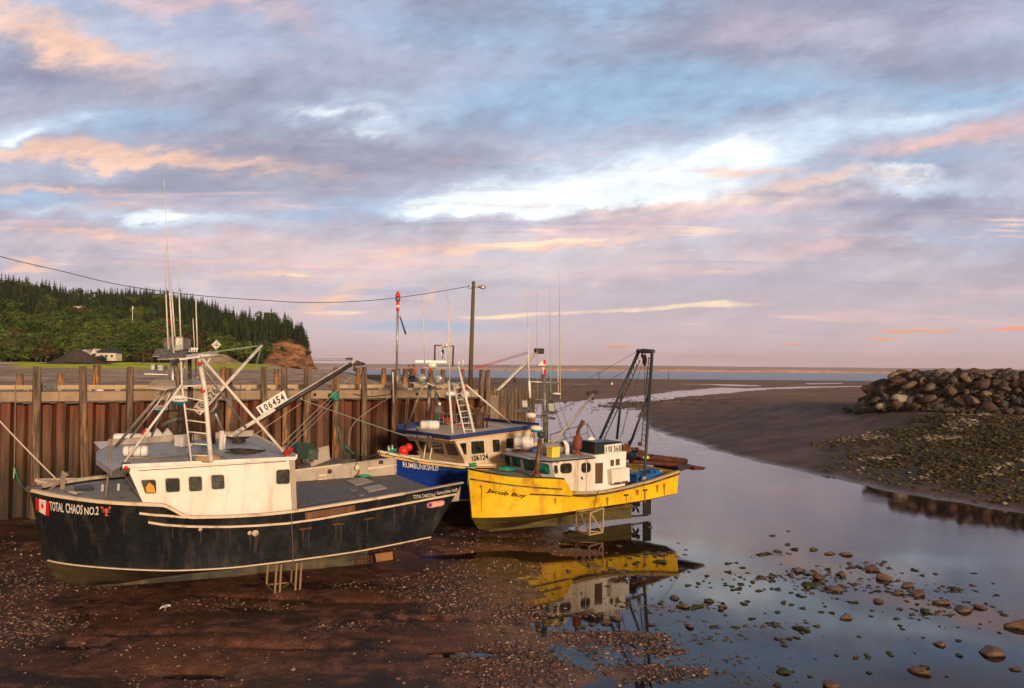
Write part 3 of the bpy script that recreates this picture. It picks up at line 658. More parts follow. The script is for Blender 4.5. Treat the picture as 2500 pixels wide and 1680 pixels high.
# house at the foot of the wood, its shed roof and the brown spoil heap before it
wallm = mat('white clapboard', (.66, .58, .50), .6); roofm = mat('charcoal shingles', (.035, .038, .045), .8)
hp = at_y(266, 876, 372); hs = empty('white_house', 'small white house with dark hipped roof at the foot of the wood', 'house', hp)
MB().box((0, 0, .8), (8.5, 6, 3.4)).build('wall', wallm, hs)
MB().add([(-5, -3.4, 2.5), (5, -3.4, 2.5), (5, 3.4, 2.5), (-5, 3.4, 2.5), (-2.2, 0, 4.6), (2.6, 0, 4.6)], [(0, 1, 5, 4), (1, 2, 5), (2, 3, 4, 5), (3, 0, 4), (3, 2, 1, 0)]).build('roof', roofm, hs)
MB().poly([(-6.4, -3.5, 2.0), (-3.6, -3.5, 2.2), (-5, -3.5, 4.3)], (0, 1, 0), 6.5).build('gable', wallm, hs)
for x_ in (.2, 2.6): wd_ = MB().box((x_, -3.03, 1.1), (.9, .06, 1.0)).build('window', M['glass'], hs)
hp2 = at_y(214, 876, 376); s2 = empty('shed', 'low shed with pale roof half hidden behind the spoil heap', 'shed', hp2)
MB().box((0, 0, .8), (6, 5, 3)).build('wall', wallm, s2); MB().poly([(-4, -2.8, 2.2), (4, -2.8, 2.2), (0, -2.8, 4.2)], (0, 1, 0), 5.6).build('roof', mat('pale roof', (.35, .33, .33), .7), s2)
hy_ = np.linspace(0, 1, 24); gx, gy = np.meshgrid(np.linspace(-15, 17, 60), np.linspace(-7, 7, 20))
gz = np.maximum(0, 6.2*np.exp(-((gx+1)/8.0)**2-(gy/4.5)**2)+1.3*(fbm(gx+50, gy, 5, 4, 5)-.5)*np.exp(-(gx/12)**2-(gy/5)**2))-.3
ix = np.arange(gx.size).reshape(gx.shape)
hp3 = at_y(196, 887, 366)
tag(link('spoil_heap', npmesh('heap', np.stack([gx, gy, gz], -1).reshape(-1, 3), np.stack([ix[:-1, :-1], ix[:-1, 1:], ix[1:, 1:], ix[1:, :-1]], -1).reshape(-1, 4), mat('brown spoil', (.050, .036, .032), .95, col2=(.085, .060, .05), s2=.5), True), loc=hp3), 'wide brown heap of earth on the grass before the house', 'earth heap')
# light buildings glimpsed up in the trees
for (px, py, Y, wd_, lab) in ((193, 750, 520, 4, 'flat white cottage roof showing among trees on the hillside'), (3, 735, 540, 4, 'pale cottage with blue tarp at the left edge of the wooded hill')):
    c0 = empty('cottage', lab, 'cottage', at_y(px, py, Y)); MB().box((0, 0, -.6), (wd_, 4, 1.6)).build('wall', wallm, c0); MB().box((0, 0, .3), (wd_+.6, 4.5, .3)).build('roof', M['plastic'], c0)
for (px, py, Y, hh, lab) in ((323, 772, 470, 9, 'white-topped pole standing among trees halfway up the hill'), (233, 850, 400, 7, 'slim white pole above the spoil heap')):
    MBp = MB().tube([(0, 0, -4), (0, 0, hh)], .16, 6); MBp.box((.1, 0, hh-.3), (.7, .3, 1.3)); tag(MBp.build('utility_pole', M['plastic']), lab, 'pole').location = at_y(px, py+18, Y)
# shrubs and pale rocks at the edge of the grass
for k, (px, py, h, lab) in enumerate([(247, 880, 5, 'dark rounded bush in front of the white house'), (330, 882, 2.6, 'small dark bush right of the white house'), (352, 880, 2.4, 'yellowish low bush at the end of the grass'), (455, 872, 3.5, 'dark scrub at the right end of the grass strip')]):
    bush('bush', lab, at_y(px, py, 366), h, 70+k, LSP if k != 2 else LAU)
# slope of broken pale stone between the grass and the cliff
gx, gy = np.meshgrid(np.linspace(-22, 26, 90), np.linspace(-10, 14, 40))
gz = np.maximum(-1, 8.0*np.exp(-((gx+12)/16.0)**2-((gy-6)/9)**2)+3.2*(fbm(gx+9, gy, 3, 4, 5)-.5))-.6
ix = np.arange(gx.size).reshape(gx.shape)
tag(link('stony_slope', npmesh('stony', np.stack([gx, gy, gz], -1).reshape(-1, 3), np.stack([ix[:-1, :-1], ix[:-1, 1:], ix[1:, 1:], ix[1:, :-1]], -1).reshape(-1, 4), mat('broken stone', (.34, .25, .17), .9, col2=(.12, .095, .06), s2=.5, bump=.6, bs=1), False), loc=at_y(560, 900, 378)), kind='structure')

# ------------------------------------------------------------------ wharf
WZ = 7.3
def wp(s, out=0.0, z=0.0): p = WP0+WD*s+WN*out; return Vector((p[0], p[1], z))
def sheetmat():
    m = bpy.data.materials.new('rusted sheet piling'); m.use_nodes = True; t = NT(m.node_tree)
    b = t.n('ShaderNodeBsdfPrincipled'); o = t.n('ShaderNodeOutputMaterial'); t.link(b.outputs[0], o.inputs[0])
    c = t.coord('Object'); z = t.sep(c)[2]
    st = t.noise(t.scale(c, 2.4, 2.4, .10), 1.5, 6, .65); pa = t.noise(t.scale(c, 1, 1, .8), .55, 6, .6); fi = t.noise(t.scale(c, 3, 3, 1), 5, 5, .7)
    col = t.mix(st.ss(.38, .64), (.042, .017, .009), (.165, .070, .032))
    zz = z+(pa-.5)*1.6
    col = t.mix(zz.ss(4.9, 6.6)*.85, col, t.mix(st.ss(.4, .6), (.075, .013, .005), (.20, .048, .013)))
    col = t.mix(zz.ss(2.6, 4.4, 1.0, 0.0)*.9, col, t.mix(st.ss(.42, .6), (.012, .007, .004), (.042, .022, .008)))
    col = t.mix(((pa-.1)*1.0+(st-.5)*.8).ss(.46, .62)*zz.ss(3.4, 5.2, 1.0, 0.25)*.55, col, (.028, .018, .012))
    col = t.mix(fi.ss(.54, .70)*.5, col, (.20, .075, .028))
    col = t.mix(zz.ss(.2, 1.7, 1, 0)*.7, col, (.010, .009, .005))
    t.link(col, b.inputs['Base Color']); b.inputs['Roughness'].default_value = .72
    bp = t.n('ShaderNodeBump'); bp.inputs['Distance'].default_value = .03; t.link(fi, bp.inputs['Height']); t.link(bp.outputs[0], b.inputs['Normal'])
    return m
S0 = -22.0
wharf = empty('wharf', 'long steel sheet pile wharf with concrete cap behind the boats', 'wharf')
per, dep = 1.30, .50; A_, B_ = [], []; s = S0
while s < WEND:
    for ds, o_ in ((0, 0), (.44, 0), (.65, -dep), (1.09, -dep)):
        A_.append(wp(s+ds, o_-.05, -2.2)); B_.append(wp(s+ds, o_-.05, WZ-.42))
    s += per
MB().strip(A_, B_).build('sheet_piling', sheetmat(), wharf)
conc = mat('warm weathered concrete', (.36, .26, .17), .8, col2=(.24, .17, .115), s2=.8, dirt=(.14, .09, .05), dirt_amt=.6, dirt_s=1.5, bump=.3)
deckc = mat('wharf deck', (.36, .27, .20), .85, col2=(.24, .185, .14), s2=.4)
WW = 10.0
def wbox(mb, s0, s1, o0, o1, z0, z1, m=0): return mb.hexa([wp(s0, o0, z0), wp(s1, o0, z0), wp(s1, o1, z0), wp(s0, o1, z0), wp(s0, o0, z1), wp(s1, o0, z1), wp(s1, o1, z1), wp(s0, o1, z1)], m)
cap = MB(); s = S0
while s < WEND-.1:
    e = min(s+6.2, WEND); wbox(cap, s, e-.02, .16, -1.3, WZ-.50, WZ); s += 6.2
cap.build('concrete_cap', conc, wharf)
wbox(MB(), S0, WEND, -1.302, -WW, WZ-.6, WZ-.02).build('deck', deckc, wharf)
wbox(MB(), S0, WEND, -WW, -WW-.4, -2, WZ-.6).build('back_wall', conc, wharf)
wbox(MB(), WEND, WEND+.35, -.5, -WW, -2, WZ-.05).build('end_wall', conc, wharf)
# dark rotten wale under the cap
rag = MB(); s = S0
while s < WEND:
    l = random.uniform(.25, .6); wbox(rag, s, s+l, .15, .0, WZ-.50-random.uniform(.05, .16), WZ-.503); s += l
rag.build('wale_timber', M['dark'], wharf)
# weep holes in the cap
for s in (1.6, 16.8, 23.6, 10.3):
    p = wp(s, .17, WZ-.26); MB().lathe(p, (WN[0], WN[1], 0), [(0, .09), (.02, .09), (.021, .055), (-.06, .055)], 12).build('drain_hole', M['black'], wharf)
# bull rail in two lifts of timber on blocks
tim = mat('pale sawn timber', (.50, .36, .21), .75, col2=(.36, .26, .16), s2=2, stretch=(.4, .4, 3), dirt=(.16, .11, .06), dirt_amt=.5, bump=.3)
s = S0; k = 0
for (a, e) in ((-22, -12), (-11.8, -2.2), (-2.15, 6.5), (6.55, 12.6), (12.65, 17.0), (18.2, 22.7), (22.75, 28.2)):
    mb = MB(); wbox(mb, a, e, -1.35, -1.62, WZ+.10, WZ+.33); q = a+.3
    while q < e-.3: wbox(mb, q, q+.28, -1.37, -1.60, WZ-.02, WZ+.098); q += 1.5
    tag(mb.build('bull_rail', tim), ['', '', '', '', '', '', ''][k] or ['timber bull rail on the wharf edge outside the left of the picture', 'timber bull rail on the wharf at the far left, left of the black tub', 'timber bull rail on the wharf above the dark boat\'s bow', 'timber bull rail on the wharf behind the dark boat\'s mast', 'timber bull rail on the wharf behind the 106454 sign', 'timber bull rail on the wharf just left of the light mast', 'timber bull rail on the wharf beside the person'][k], 'timber rail', 'bull rails along the wharf edge'); k += 1

def pilemat():
    m = bpy.data.materials.new('timber pile'); m.use_nodes = True; t = NT(m.node_tree)
    b = t.n('ShaderNodeBsdfPrincipled'); o = t.n('ShaderNodeOutputMaterial'); t.link(b.outputs[0], o.inputs[0])
    c = t.coord('Object'); z = t.sep(c)[2]; rnd = X(t.nt, t.n('ShaderNodeObjectInfo').outputs['Random'])
    st = t.noise(t.scale(c, 5, 5, .35), 1.6, 6, .65); pa = t.noise(T_off(t, c, rnd), .7, 5, .6)
    col = t.mix(st.ss(.38, .62), (.060, .044, .032), (.21, .145, .10))
    fr = (st*.4+pa*.6).ss(.45, .56)
    col = t.mix(fr*z.ss(6.2, 8.2, 1, .25)*rnd.ss(.1, .9, .35, 1.0)*.85, col, t.mix(st.ss(.4, .6), (.20, .075, .014), (.52, .24, .055)))
    col = t.mix(z.ss(.6, 3.2, 1, 0)*(pa+.3).sat()*.95, col, (.040, .030, .010))
    t.link(col, b.inputs['Base Color']); b.inputs['Roughness'].default_value = .85
    bp = t.n('ShaderNodeBump'); bp.inputs['Distance'].default_value = .04; t.link(st, bp.inputs['Height']); t.link(bp.outputs[0], b.inputs['Normal'])
    return m
def T_off(t, c, rnd):
    n = t.n('ShaderNodeVectorMath', operation='ADD'); t.link(c, n.inputs[0]); t.link(t.comb(rnd*37.0, rnd*11.0, 0.0), n.inputs[1]); return n.outputs[0]
PM = pilemat()
def pile(name, label, group, base, top, r, n=11, cat='timber post'):
    base, top = Vector(base), Vector(top); L = (top-base); mb = MB(); k = 9; vs = []; rr = random.Random(int(base.x*91+base.y*7))
    for i in range(k):
        p = L*(i/(k-1)); q = r*(1.08-.16*i/(k-1))
        for j in range(n):
            a = 2*math.pi*j/n; w_ = q*(1+.08*math.sin(3*a+i*.5)+rr.uniform(-.05, .05)); dz = (rr.uniform(-.06, .05) if i == k-1 else 0)
            vs.append((p.x+math.cos(a)*w_, p.y+math.sin(a)*w_, p.z+dz))
    vs.append((L.x, L.y, L.z+.03)); fs = [(i*n+j, i*n+(j+1) % n, (i+1)*n+(j+1) % n, (i+1)*n+j) for i in range(k-1) for j in range(n)]+[((k-1)*n+j, (k-1)*n+(j+1) % n, k*n) for j in range(n)]
    o = mb.add(vs, fs, 0, True).build(name, PM); o.location = base; return tag(o, label, cat, group)
def s_at(px, out=0.0, z=WZ):      # distance along the wharf face seen at a bearing
    lo, hi = -60, 60
    for _ in range(50):
        m_ = (lo+hi)/2; p = wp(m_, out, z)
        if proj(p)[0] < px: lo = m_
        else: hi = m_
    return lo
def zt(p, py):                    # height of the point above ground position p that shows at image row py
    lo, hi = 0, 30
    for _ in range(50):
        m_ = (lo+hi)/2
        if proj((p.x, p.y, m_))[1] > py: lo = m_
        else: hi = m_
    return lo
FRONT = [(90, 897, 88, .23, 'grey timber fender post at the left end, first in the front row'), (200, 896, 212, .21, 'fender post with a bright orange split face, second in the front row'), (316, 897, 313, .20, 'slim orange-brown fender post, third in the front row'), (420, 905, 412, .20, 'fender post right behind the dark boat\'s floodlights'), (556, 900, 559, .24, 'stout leaning fender post behind the crossing booms'), (641, 897, 643, .20, 'grey fender post just left of the 106454 sign'), (690, 897, 698, .19, 'fender post just right of the 106454 sign'), (746, 898, 744, .24, 'thick square-topped fender post below the headland\'s tip'), (816, 898, 815, .22, 'fender post wrapped in a knot of green rope'), (884, 897, 887, .19, 'fender post right of the one with green rope'), (957, 903, 960, .19, 'fender post beside the light mast with a white pipe on it'), (1122, 903, 1120, .19, 'fender post behind the blue boat\'s ladder'), (1170, 904, 1170, .17, 'round grey post at the wharf end, left one of the close pair'), (1184, 904, 1184, .20, 'mossy yellow-green post at the wharf end, right one of the close pair')]
for (px, py, pb, r, lab) in FRONT:
    s1 = s_at(px); s0 = s_at(pb, 0, 3.0); o1 = r+.18; pt = wp(s1, o1, 0); pt.z = zt(pt, py)
    pile('fender_post', lab, 'fender posts along the wharf face', wp(s0, r+.1, -1.2), pt, r)
BACK = [(49, 913, .24, 'short weathered stub post on the far side of the wharf, leftmost'), (149, 912, .22, 'short stub post on the far side of the wharf left of the orange-split post'), (237, 892, .26, 'tall grey post on the far side of the wharf right of the orange-split post'), (546, 897, .22, 'far side post just left of the crossing booms'), (676, 902, .20, 'far side post between the 106454 sign and the cliff'), (876, 899, .19, 'far side post hidden by the post at the end of the long boom'), (938, 900, .22, 'far side post leaning left of the light mast'), (973, 901, .2, 'far side post right behind the light mast'), (991, 901, .22, 'far side post just left of the person'), (1034, 901, .17, 'far side post right of the person'), (1053, 903, .21, 'far side post between the two round floodlights'), (1083, 903, .2, 'far side post right of the second round floodlight')]
for (px, py, r, lab) in BACK:
    s1 = s_at(px, -WW-.2, WZ); pt = wp(s1, -WW-.3, 0); pt.z = zt(pt, py)
    if pt.z < 7.6: pt.z = 7.9
    pile('mooring_post', lab, 'posts along the far side of the wharf', wp(s1-.1, -WW-.3, 4.0), pt, r)
# close row of round piles that carries on past the wharf end
PX = [1199, 1207, 1216, 1225, 1233, 1242, 1250, 1259, 1268, 1276, 1284, 1292, 1301]
for k, px in enumerate(PX):
    Y = 61.2+k*.30; p = at_y(px, 1000, Y); p.z = 0; top = Vector((p.x+random.uniform(-.05, .05), p.y, zt(p, random.uniform(944, 958))))
    pile('timber_pile', 'weathered round pile in the close row past the wharf end', 'close row of round piles past the wharf end', (p.x, p.y, -1.5), top, random.uniform(.125, .165), cat='timber pile')
tag(wbox(MB(), WEND+.4, WEND+1.2, -.3, -4, -2, WZ-.4).build('pier_fill', M['wood']), 'timber crib wall behind the close row of piles', 'crib wall')
for k, (pa, pb_, y0, y1) in enumerate([(986, 987, 970, 1050), (991, 992, 968, 1052), (186-147, 37, 0, 0)][:2]):
    s1 = s_at(pa, .1, 5); mb = MB().tube([wp(s1, .14, zt(wp(s1, .1), y1)), wp(s1+.15, .16, zt(wp(s1, .1), y0))], .045, 7)
    tag(mb.build('ladder_rail', M['wood']), ['slim pole leaning on the wharf face, left of the close two', 'slim pole leaning on the wharf face, right of the close two'][k], 'pole')
# black tub and small litter on the wharf
tb = at_y(117, 950, 48.3)
tag(MB().box((0, 0, .22), (.78, .5, .42), .5).build('plastic_tub', M['black']), 'black plastic tub on the wharf edge beside the leftmost fender post', 'tub').location = wp(s_at(117, -1, WZ+.2), -1.0, WZ)
tag(MB().ball((0, 0, .05), .2, 10, sq=(1.3, .7, .3)).build('paper_bag', M['plastic']), 'crumpled white bag lying on the wharf cap', 'bag').location = wp(s_at(243, -.6), -.6, WZ)
tag(MB().ball((0, 0, .12), .17, 10, sq=(1.2, .8, .8)).build('tarp_bundle', M['bluevat']), 'small bright blue bundle on the wharf cap', 'bundle').location = wp(s_at(568, -.6), -.6, WZ)
# tufts of grass along the bull rail
V_, F_ = [], []
for (s, wdt) in ((-24+25.8, 1.0), (6.9, .8), (-19, 1), (10.2, .5), (24.5, .6)):
    for _ in range(160):
        q = s+random.gauss(0, wdt*.5); p = wp(q, -1.2+random.gauss(0, .05), WZ); hh = random.uniform(.05, .2); a = random.uniform(0, 6.28); k = len(V_)
        V_ += [(p.x, p.y, WZ), (p.x+.03*math.cos(a), p.y+.03*math.sin(a), WZ), (p.x+random.gauss(0, .05), p.y+random.gauss(0, .05), WZ+hh)]; F_.append((k, k+1, k+2))
tag(link('grass_tufts', npmesh('tufts', V_, F_, mat('dry grass', (.16, .15, .03), .8))), 'dry grass tufts growing along the wharf rail', 'grass', kind='stuff')

# ------------------------------------------------------------------ light mast, utility pole, cable, person
sN = s_at(968, -.9); b0 = wp(sN, -.9, WZ); nav = empty('navigation_light_mast', 'slim grey light mast banded red and white on the wharf', 'light mast', b0)
zN = lambda py: zt(b0, py)-WZ
MB().tube([(0, 0, 0), (0, 0, zN(905))], .17, 12).tube([(0, 0, zN(905)), (.02, 0, zN(758))], .075, 12).build('mast', M['alu'], nav)
MB().add([(-.5, -.03, .02), (.5, -.03, .02), (.18, -.03, 1.0), (-.18, -.03, 1.0), (-.5, .03, .02), (.5, .03, .02), (.18, .03, 1.0), (-.18, .03, 1.0)], [(0, 1, 2, 3), (7, 6, 5, 4), (0, 4, 5, 1), (1, 5, 6, 2), (3, 7, 4, 0)]).build('base_bracket', M['galv'], nav)
za, zb_ = zN(758), zN(738); k = (zb_-za)/3
MB().tube([(.02, 0, za), (.02, 0, za+k)], .115, 12).tube([(.02, 0, za+2*k), (.02, 0, zb_)], .115, 12).build('red_band', M['redplastic'], nav)
MB().tube([(.02, 0, za+k), (.02, 0, za+2*k)], .113, 12).build('white_band', M['plastic'], nav)
MB().lathe((.02, 0, zb_), (0, 0, 1), [(0, .05), (.1, .16), (.3, .17), (.34, .12)], 12).build('lantern_base', M['galv'], nav)
MB().lathe((.02, 0, zb_+.34), (0, 0, 1), [(0, .15), (.2, .15), (.32, .09), (.42, .0)], 12).build('red_lantern', M['redplastic'], nav)
zp = zN(790); MB().hexa([Vector(q) for q in [(.14, -.1, zp+.45), (.22, -.35, zp+.40), (.62, -.2, zp-.75), (.50, .05, zp-.70), (.18, -.08, zp+.5), (.26, -.33, zp+.45), (.66, -.18, zp-.70), (.54, .07, zp-.65)]]).build('solar_panel', M['dark'], nav)
sU = s_at(1152, -1.0); b1 = wp(sU, -1.0, WZ); up = empty('utility_pole', 'tall brown timber pole carrying a street lamp at the wharf end', 'utility pole', b1)
zU = lambda py: zt(b1, py)-WZ
poleM = mat('brown pole', (.13, .095, .045), .85, col2=(.085, .06, .03), s2=3, stretch=(3, 3, .3), bump=.3)
topz = zU(687); MB().tube([(-.13, 0, -.3), (.05, 0, topz)], [.17, .12], 12).build('pole', poleM, up)
lz = zU(702); MB().tube([(.05, 0, lz), (.35, -.05, lz+.06)], .03, 8).build('lamp_arm', M['galv'], up)
lh = MB(); lh.ball((.60, -.05, lz+.06), .34, 14, sq=(1, .5, .36)); lh.box((.38, -.05, lz+.12), (.3, .18, .2)); lh.build('lamp_head', M['alu'], up)
MB().ball((.70, -.05, lz-.03), .2, 12, sq=(1, .7, .5)).build('lamp_lens', M['lamp'], up)
MB().tube([(.0, -.1, lz), (-.25, -.12, lz-.1), (-.35, -.12, lz-.02), (-.2, -.12, lz+.15)], .02, 6).build('wire_loop', M['black'], up)
cp = [(-60, 598), (0, 626), (150, 662), (300, 697), (480, 721), (640, 733), (760, 739), (900, 734), (1020, 720), (1146, 699)]
pts = [at_y(a, b, 44+(b1.y-44)*((a+60)/1206)) for a, b in cp]
fine = []
for i in range(len(pts)-1):
    p0, p1, p2, p3 = pts[max(i-1, 0)], pts[i], pts[i+1], pts[min(i+2, len(pts)-1)]
    for j in range(6):
        t_ = j/6; fine.append(.5*((2*p1)+(p2-p0)*t_+(2*p0-5*p1+4*p2-p3)*t_*t_+(3*p1-p0-3*p2+p3)*t_**3))
tag(MB().tube(fine+[pts[-1]], .022, 6).build('overhead_cable', M['black']), 'black overhead cable sagging across the sky to the lamp pole', 'cable')

def skin(name, joints, edges, mt, parent=None, sub=2, root=0):
    me = bpy.data.meshes.new(name); me.from_pydata([j[:3] for j in joints], edges, []); o = link(name, me, parent); me.materials.append(mt)
    bm = bmesh.new(); bm.from_mesh(me); L = bm.verts.layers.skin.verify(); bm.verts.ensure_lookup_table()
    for i, v_ in enumerate(bm.verts): r = joints[i][3]; v_[L].radius = (r, joints[i][4] if len(joints[i]) > 4 else r); v_[L].use_root = (i == root)
    bm.to_mesh(me); bm.free()
    o.modifiers.new('skin', 'SKIN').use_smooth_shade = True; s_ = o.modifiers.new('sub', 'SUBSURF'); s_.levels = s_.render_levels = sub
    return o
skinM = mat('skin', (.45, .25, .17), .5); hairM = mat('auburn hair', (.12, .03, .012), .6); coatM = mat('patterned brown coat', (.22, .10, .06), .8, col2=(.05, .06, .03), s2=9, amt=.9, lo=.46, hi=.54); jeanM = mat('dark blue jeans', (.008, .016, .05), .8)
pb = wp(s_at(1006, -.75), -.75, WZ)
# stands side-on, facing left, both hands raised to the face with a camera
per_ = skin('person', [(0, 0, .93, .13, .12), (.0, 0, 1.13, .12, .12), (.0, 0, 1.34, .13, .15), (0, 0, 1.46, .06), (-.01, 0, 1.55, .075, .08), (-.015, 0, 1.64, .07, .075),
    (.0, .09, .88, .095), (.0, .09, .48, .062), (.01, .09, .07, .045), (-.13, .09, .04, .035), (.0, -.09, .88, .095), (.02, -.09, .48, .062), (.04, -.10, .07, .045), (-.10, -.10, .04, .035),
    (0, .17, 1.38, .05), (-.14, .20, 1.18, .04), (-.20, .10, 1.47, .03), (0, -.17, 1.38, .05), (-.14, -.20, 1.18, .04), (-.20, -.08, 1.47, .03)],
    [(0, 1), (1, 2), (2, 3), (3, 4), (4, 5), (0, 6), (6, 7), (7, 8), (8, 9), (0, 10), (10, 11), (11, 12), (12, 13), (2, 14), (14, 15), (15, 16), (2, 17), (17, 18), (18, 19)], skinM)
per_.location = pb; per_.scale = (1.25, 1.2, 1.02); tag(per_, 'person in brown patterned jacket raising a camera on the wharf', 'person')
skin('coat', [(0, 0, .82, .17, .19), (0, 0, 1.0, .17, .18), (.01, 0, 1.2, .155, .18), (.01, 0, 1.40, .11, .16), (0, .18, 1.37, .075), (-.15, .21, 1.17, .065), (-.19, .12, 1.40, .05), (0, -.18, 1.37, .075), (-.15, -.21, 1.17, .065), (-.19, -.10, 1.40, .05)], [(0, 1), (1, 2), (2, 3), (3, 4), (4, 5), (5, 6), (3, 7), (7, 8), (8, 9)], coatM, per_)
skin('jeans', [(0, 0, .90, .15, .15), (0, .09, .82, .11), (0, .09, .48, .08), (.01, .09, .12, .065), (0, -.09, .82, .11), (.02, -.09, .48, .08), (.04, -.10, .12, .065)], [(0, 1), (1, 2), (2, 3), (0, 4), (4, 5), (5, 6)], jeanM, per_)
skin('hair', [(.02, 0, 1.68, .085, .09), (.05, 0, 1.58, .085, .095), (.07, 0, 1.44, .06, .08)], [(0, 1), (1, 2)], hairM, per_)
MB().box((-.12, .09, .04), (.26, .10, .08)).box((-.09, -.10, .04), (.26, .10, .08)).build('shoes', M['plastic'], per_)
cm_ = MB().box((0, 0, 0), (.08, .14, .09)); cm_.lathe((-.03, 0, 0), (-1, 0, 0), [(0, .035), (.09, .035)], 10)
o = cm_.build('camera', M['black']); o.location = pb+Vector((-.19, 0, 1.60)); tag(o, 'small black camera held up to the face of the person', 'camera')
bg_ = MB().ball((0, 0, 0), .17, 12, sq=(.6, .85, 1.25)); o = bg_.build('backpack', mat('orange brown backpack', (.40, .11, .03), .7)); o.location = pb+Vector((.21, .02, 1.2)); tag(o, 'orange-brown backpack worn by the person on the wharf', 'backpack')

# ------------------------------------------------------------------ breakwater boulders
def ico(seed, sub=2, jag=.22, flat=.75):
    bm = bmesh.new(); bmesh.ops.create_icosphere(bm, subdivisions=sub, radius=1)
    r = np.random.default_rng(seed); V = np.array([v_.co[:] for v_ in bm.verts]); Fc = np.array([[v_.index for v_ in f.verts] for f in bm.faces]); bm.free()
    for _ in range(int(9+jag*14)):                              # knock flat facets off a ball
        n_ = r.normal(size=3); n_ /= np.linalg.norm(n_); dd = .52+.32*r.random(); pj = V@n_; V = V-np.outer(np.maximum(pj-dd, 0)*.97, n_)
    V = V*(1+(r.random((len(V), 1))-.5)*.06*jag*4); V[:, 2] *= flat; V[:, 0] *= 1.0+.35*r.random()
    return V, Fc
def rockmat():
    m = bpy.data.materials.new('boulder'); m.use_nodes = True; t = NT(m.node_tree)
    b = t.n('ShaderNodeBsdfPrincipled'); o = t.n('ShaderNodeOutputMaterial'); t.link(b.outputs[0], o.inputs[0])
    c = t.coord('Object'); q = X(t.nt, t.n('ShaderNodeObjectInfo').outputs['Random']); g = t.sep(t.n('ShaderNodeNewGeometry').outputs['Position'])[2]
    def step(a, b_): return q.ss(a, b_)
    col = t.mix(step(.28, .34), (.095, .092, .095), (.15, .105, .09)); col = t.mix(step(.52, .58), col, (.20, .155, .12)); col = t.mix(step(.74, .78), col, (.15, .082, .066)); col = t.mix(step(.90, .93), col, (.34, .26, .18))
    nz = t.noise(T_off(t, c, q), 1.6, 7, .68)
    col = t.mix(nz.ss(.38, .64)*.7, col, (.040, .034, .032)); col = t.mix(t.noise(T_off(t, c, q), 4, 5, .7).ss(.56, .68)*.5, col, (.26, .20, .155))
    mo = (g+(nz-.5)*3.0).ss(4.0, 5.6, .85, 0.0); col = t.mix(mo, col, (.034, .036, .008))
    t.link(col, b.inputs['Base Color']); b.inputs['Roughness'].default_value = .85; b.inputs['Specular IOR Level'].default_value = .25
    bp = t.n('ShaderNodeBump'); bp.inputs['Distance'].default_value = .12; bp.inputs['Strength'].default_value = .8; t.link(t.noise(c, 3, 7, .7), bp.inputs['Height']); t.link(bp.outputs[0], b.inputs['Normal'])
    return m
RM = rockmat(); RK = []
for i in range(9): V, Fc = ico(200+i, 2, .9, .8); RK.append(npmesh('boulder', V, Fc, RM, False))
pale = mat('pale granite', (.36, .31, .23), .8, col2=(.13, .11, .085), s2=1.6, bump=1.0, bs=3)
cnt = 0; placed = []
def berm_pt(t_, off):
    i = min(int(t_), len(BERM)-2); f = t_-i; p = BERM[i]*(1-f)+BERM[i+1]*f; d_ = BERM[i+1]-BERM[i]; d_ = d_/np.linalg.norm(d_); n_ = np.array([d_[1], -d_[0]]); 
    if n_[1] > 0: n_ = -n_
    return p+n_*off
rk = []
for _ in range(6000):
    t_ = rng.uniform(0, 2.0)**1.1; off = rng.uniform(-2.0, 8.2); p = berm_pt(t_, off)
    if t_ < .03: p = p+np.array([rng.uniform(-3, 0), rng.uniform(-2, 3)])
    r_ = rng.uniform(.66, 1.22)*(1.3 if rng.random() < .12 else 1)
    if off > 5 and t_ < .06: continue
    if any((p[0]-a)**2+(p[1]-b)**2 < (.80*(r_+c_))**2*.72 for a, b, c_ in placed): continue
    placed.append((p[0], p[1], r_)); rk.append((p[0], p[1], r_, t_, off))
    if len(rk) >= 298: break
bz = terrain(np.array([a[0] for a in rk]), np.array([a[1] for a in rk]), False)[0]
for (x, y, r_, t_, off), z in zip(rk, bz):
    o = link('boulder', RK[rng.integers(9)]); o.location = (x, y, z+r_*.28); o.scale = (r_*rng.uniform(.9, 1.2), r_*rng.uniform(.8, 1.05), r_*rng.uniform(.75, 1.0))
    o.rotation_euler = (rng.uniform(-.6, .6), rng.uniform(-.6, .6), rng.uniform(0, 6.28))
    lab, g = (('dark brown boulder along the crest of the breakwater', 'boulders on the crest of the breakwater') if off < 2.2 else ('boulder on the sloping face of the breakwater', 'boulders on the face of the breakwater') if off < 6.6 else ('moss-stained boulder along the foot of the breakwater', 'boulders at the foot of the breakwater'))
    tag(o, lab, 'boulder', g)
for (px, py, z, r_, lab) in ((2182, 972, 5.6, 1.0, 'cream-white jagged boulder, the brightest on the breakwater'), (2137, 990, 5.0, .75, 'small cream boulder with a yellow corner below the white one')):
    d_ = ray(px, py); p = CAM+d_*((103.5-0)/d_.y); o = link('boulder', npmesh('pale', *ico(301+int(r_*9), 2, .9, .8), pale)); o.location = p-Vector((0, 1.5, 0)); o.scale = (r_, r_*.8, r_*.85); tag(o, lab, 'boulder')

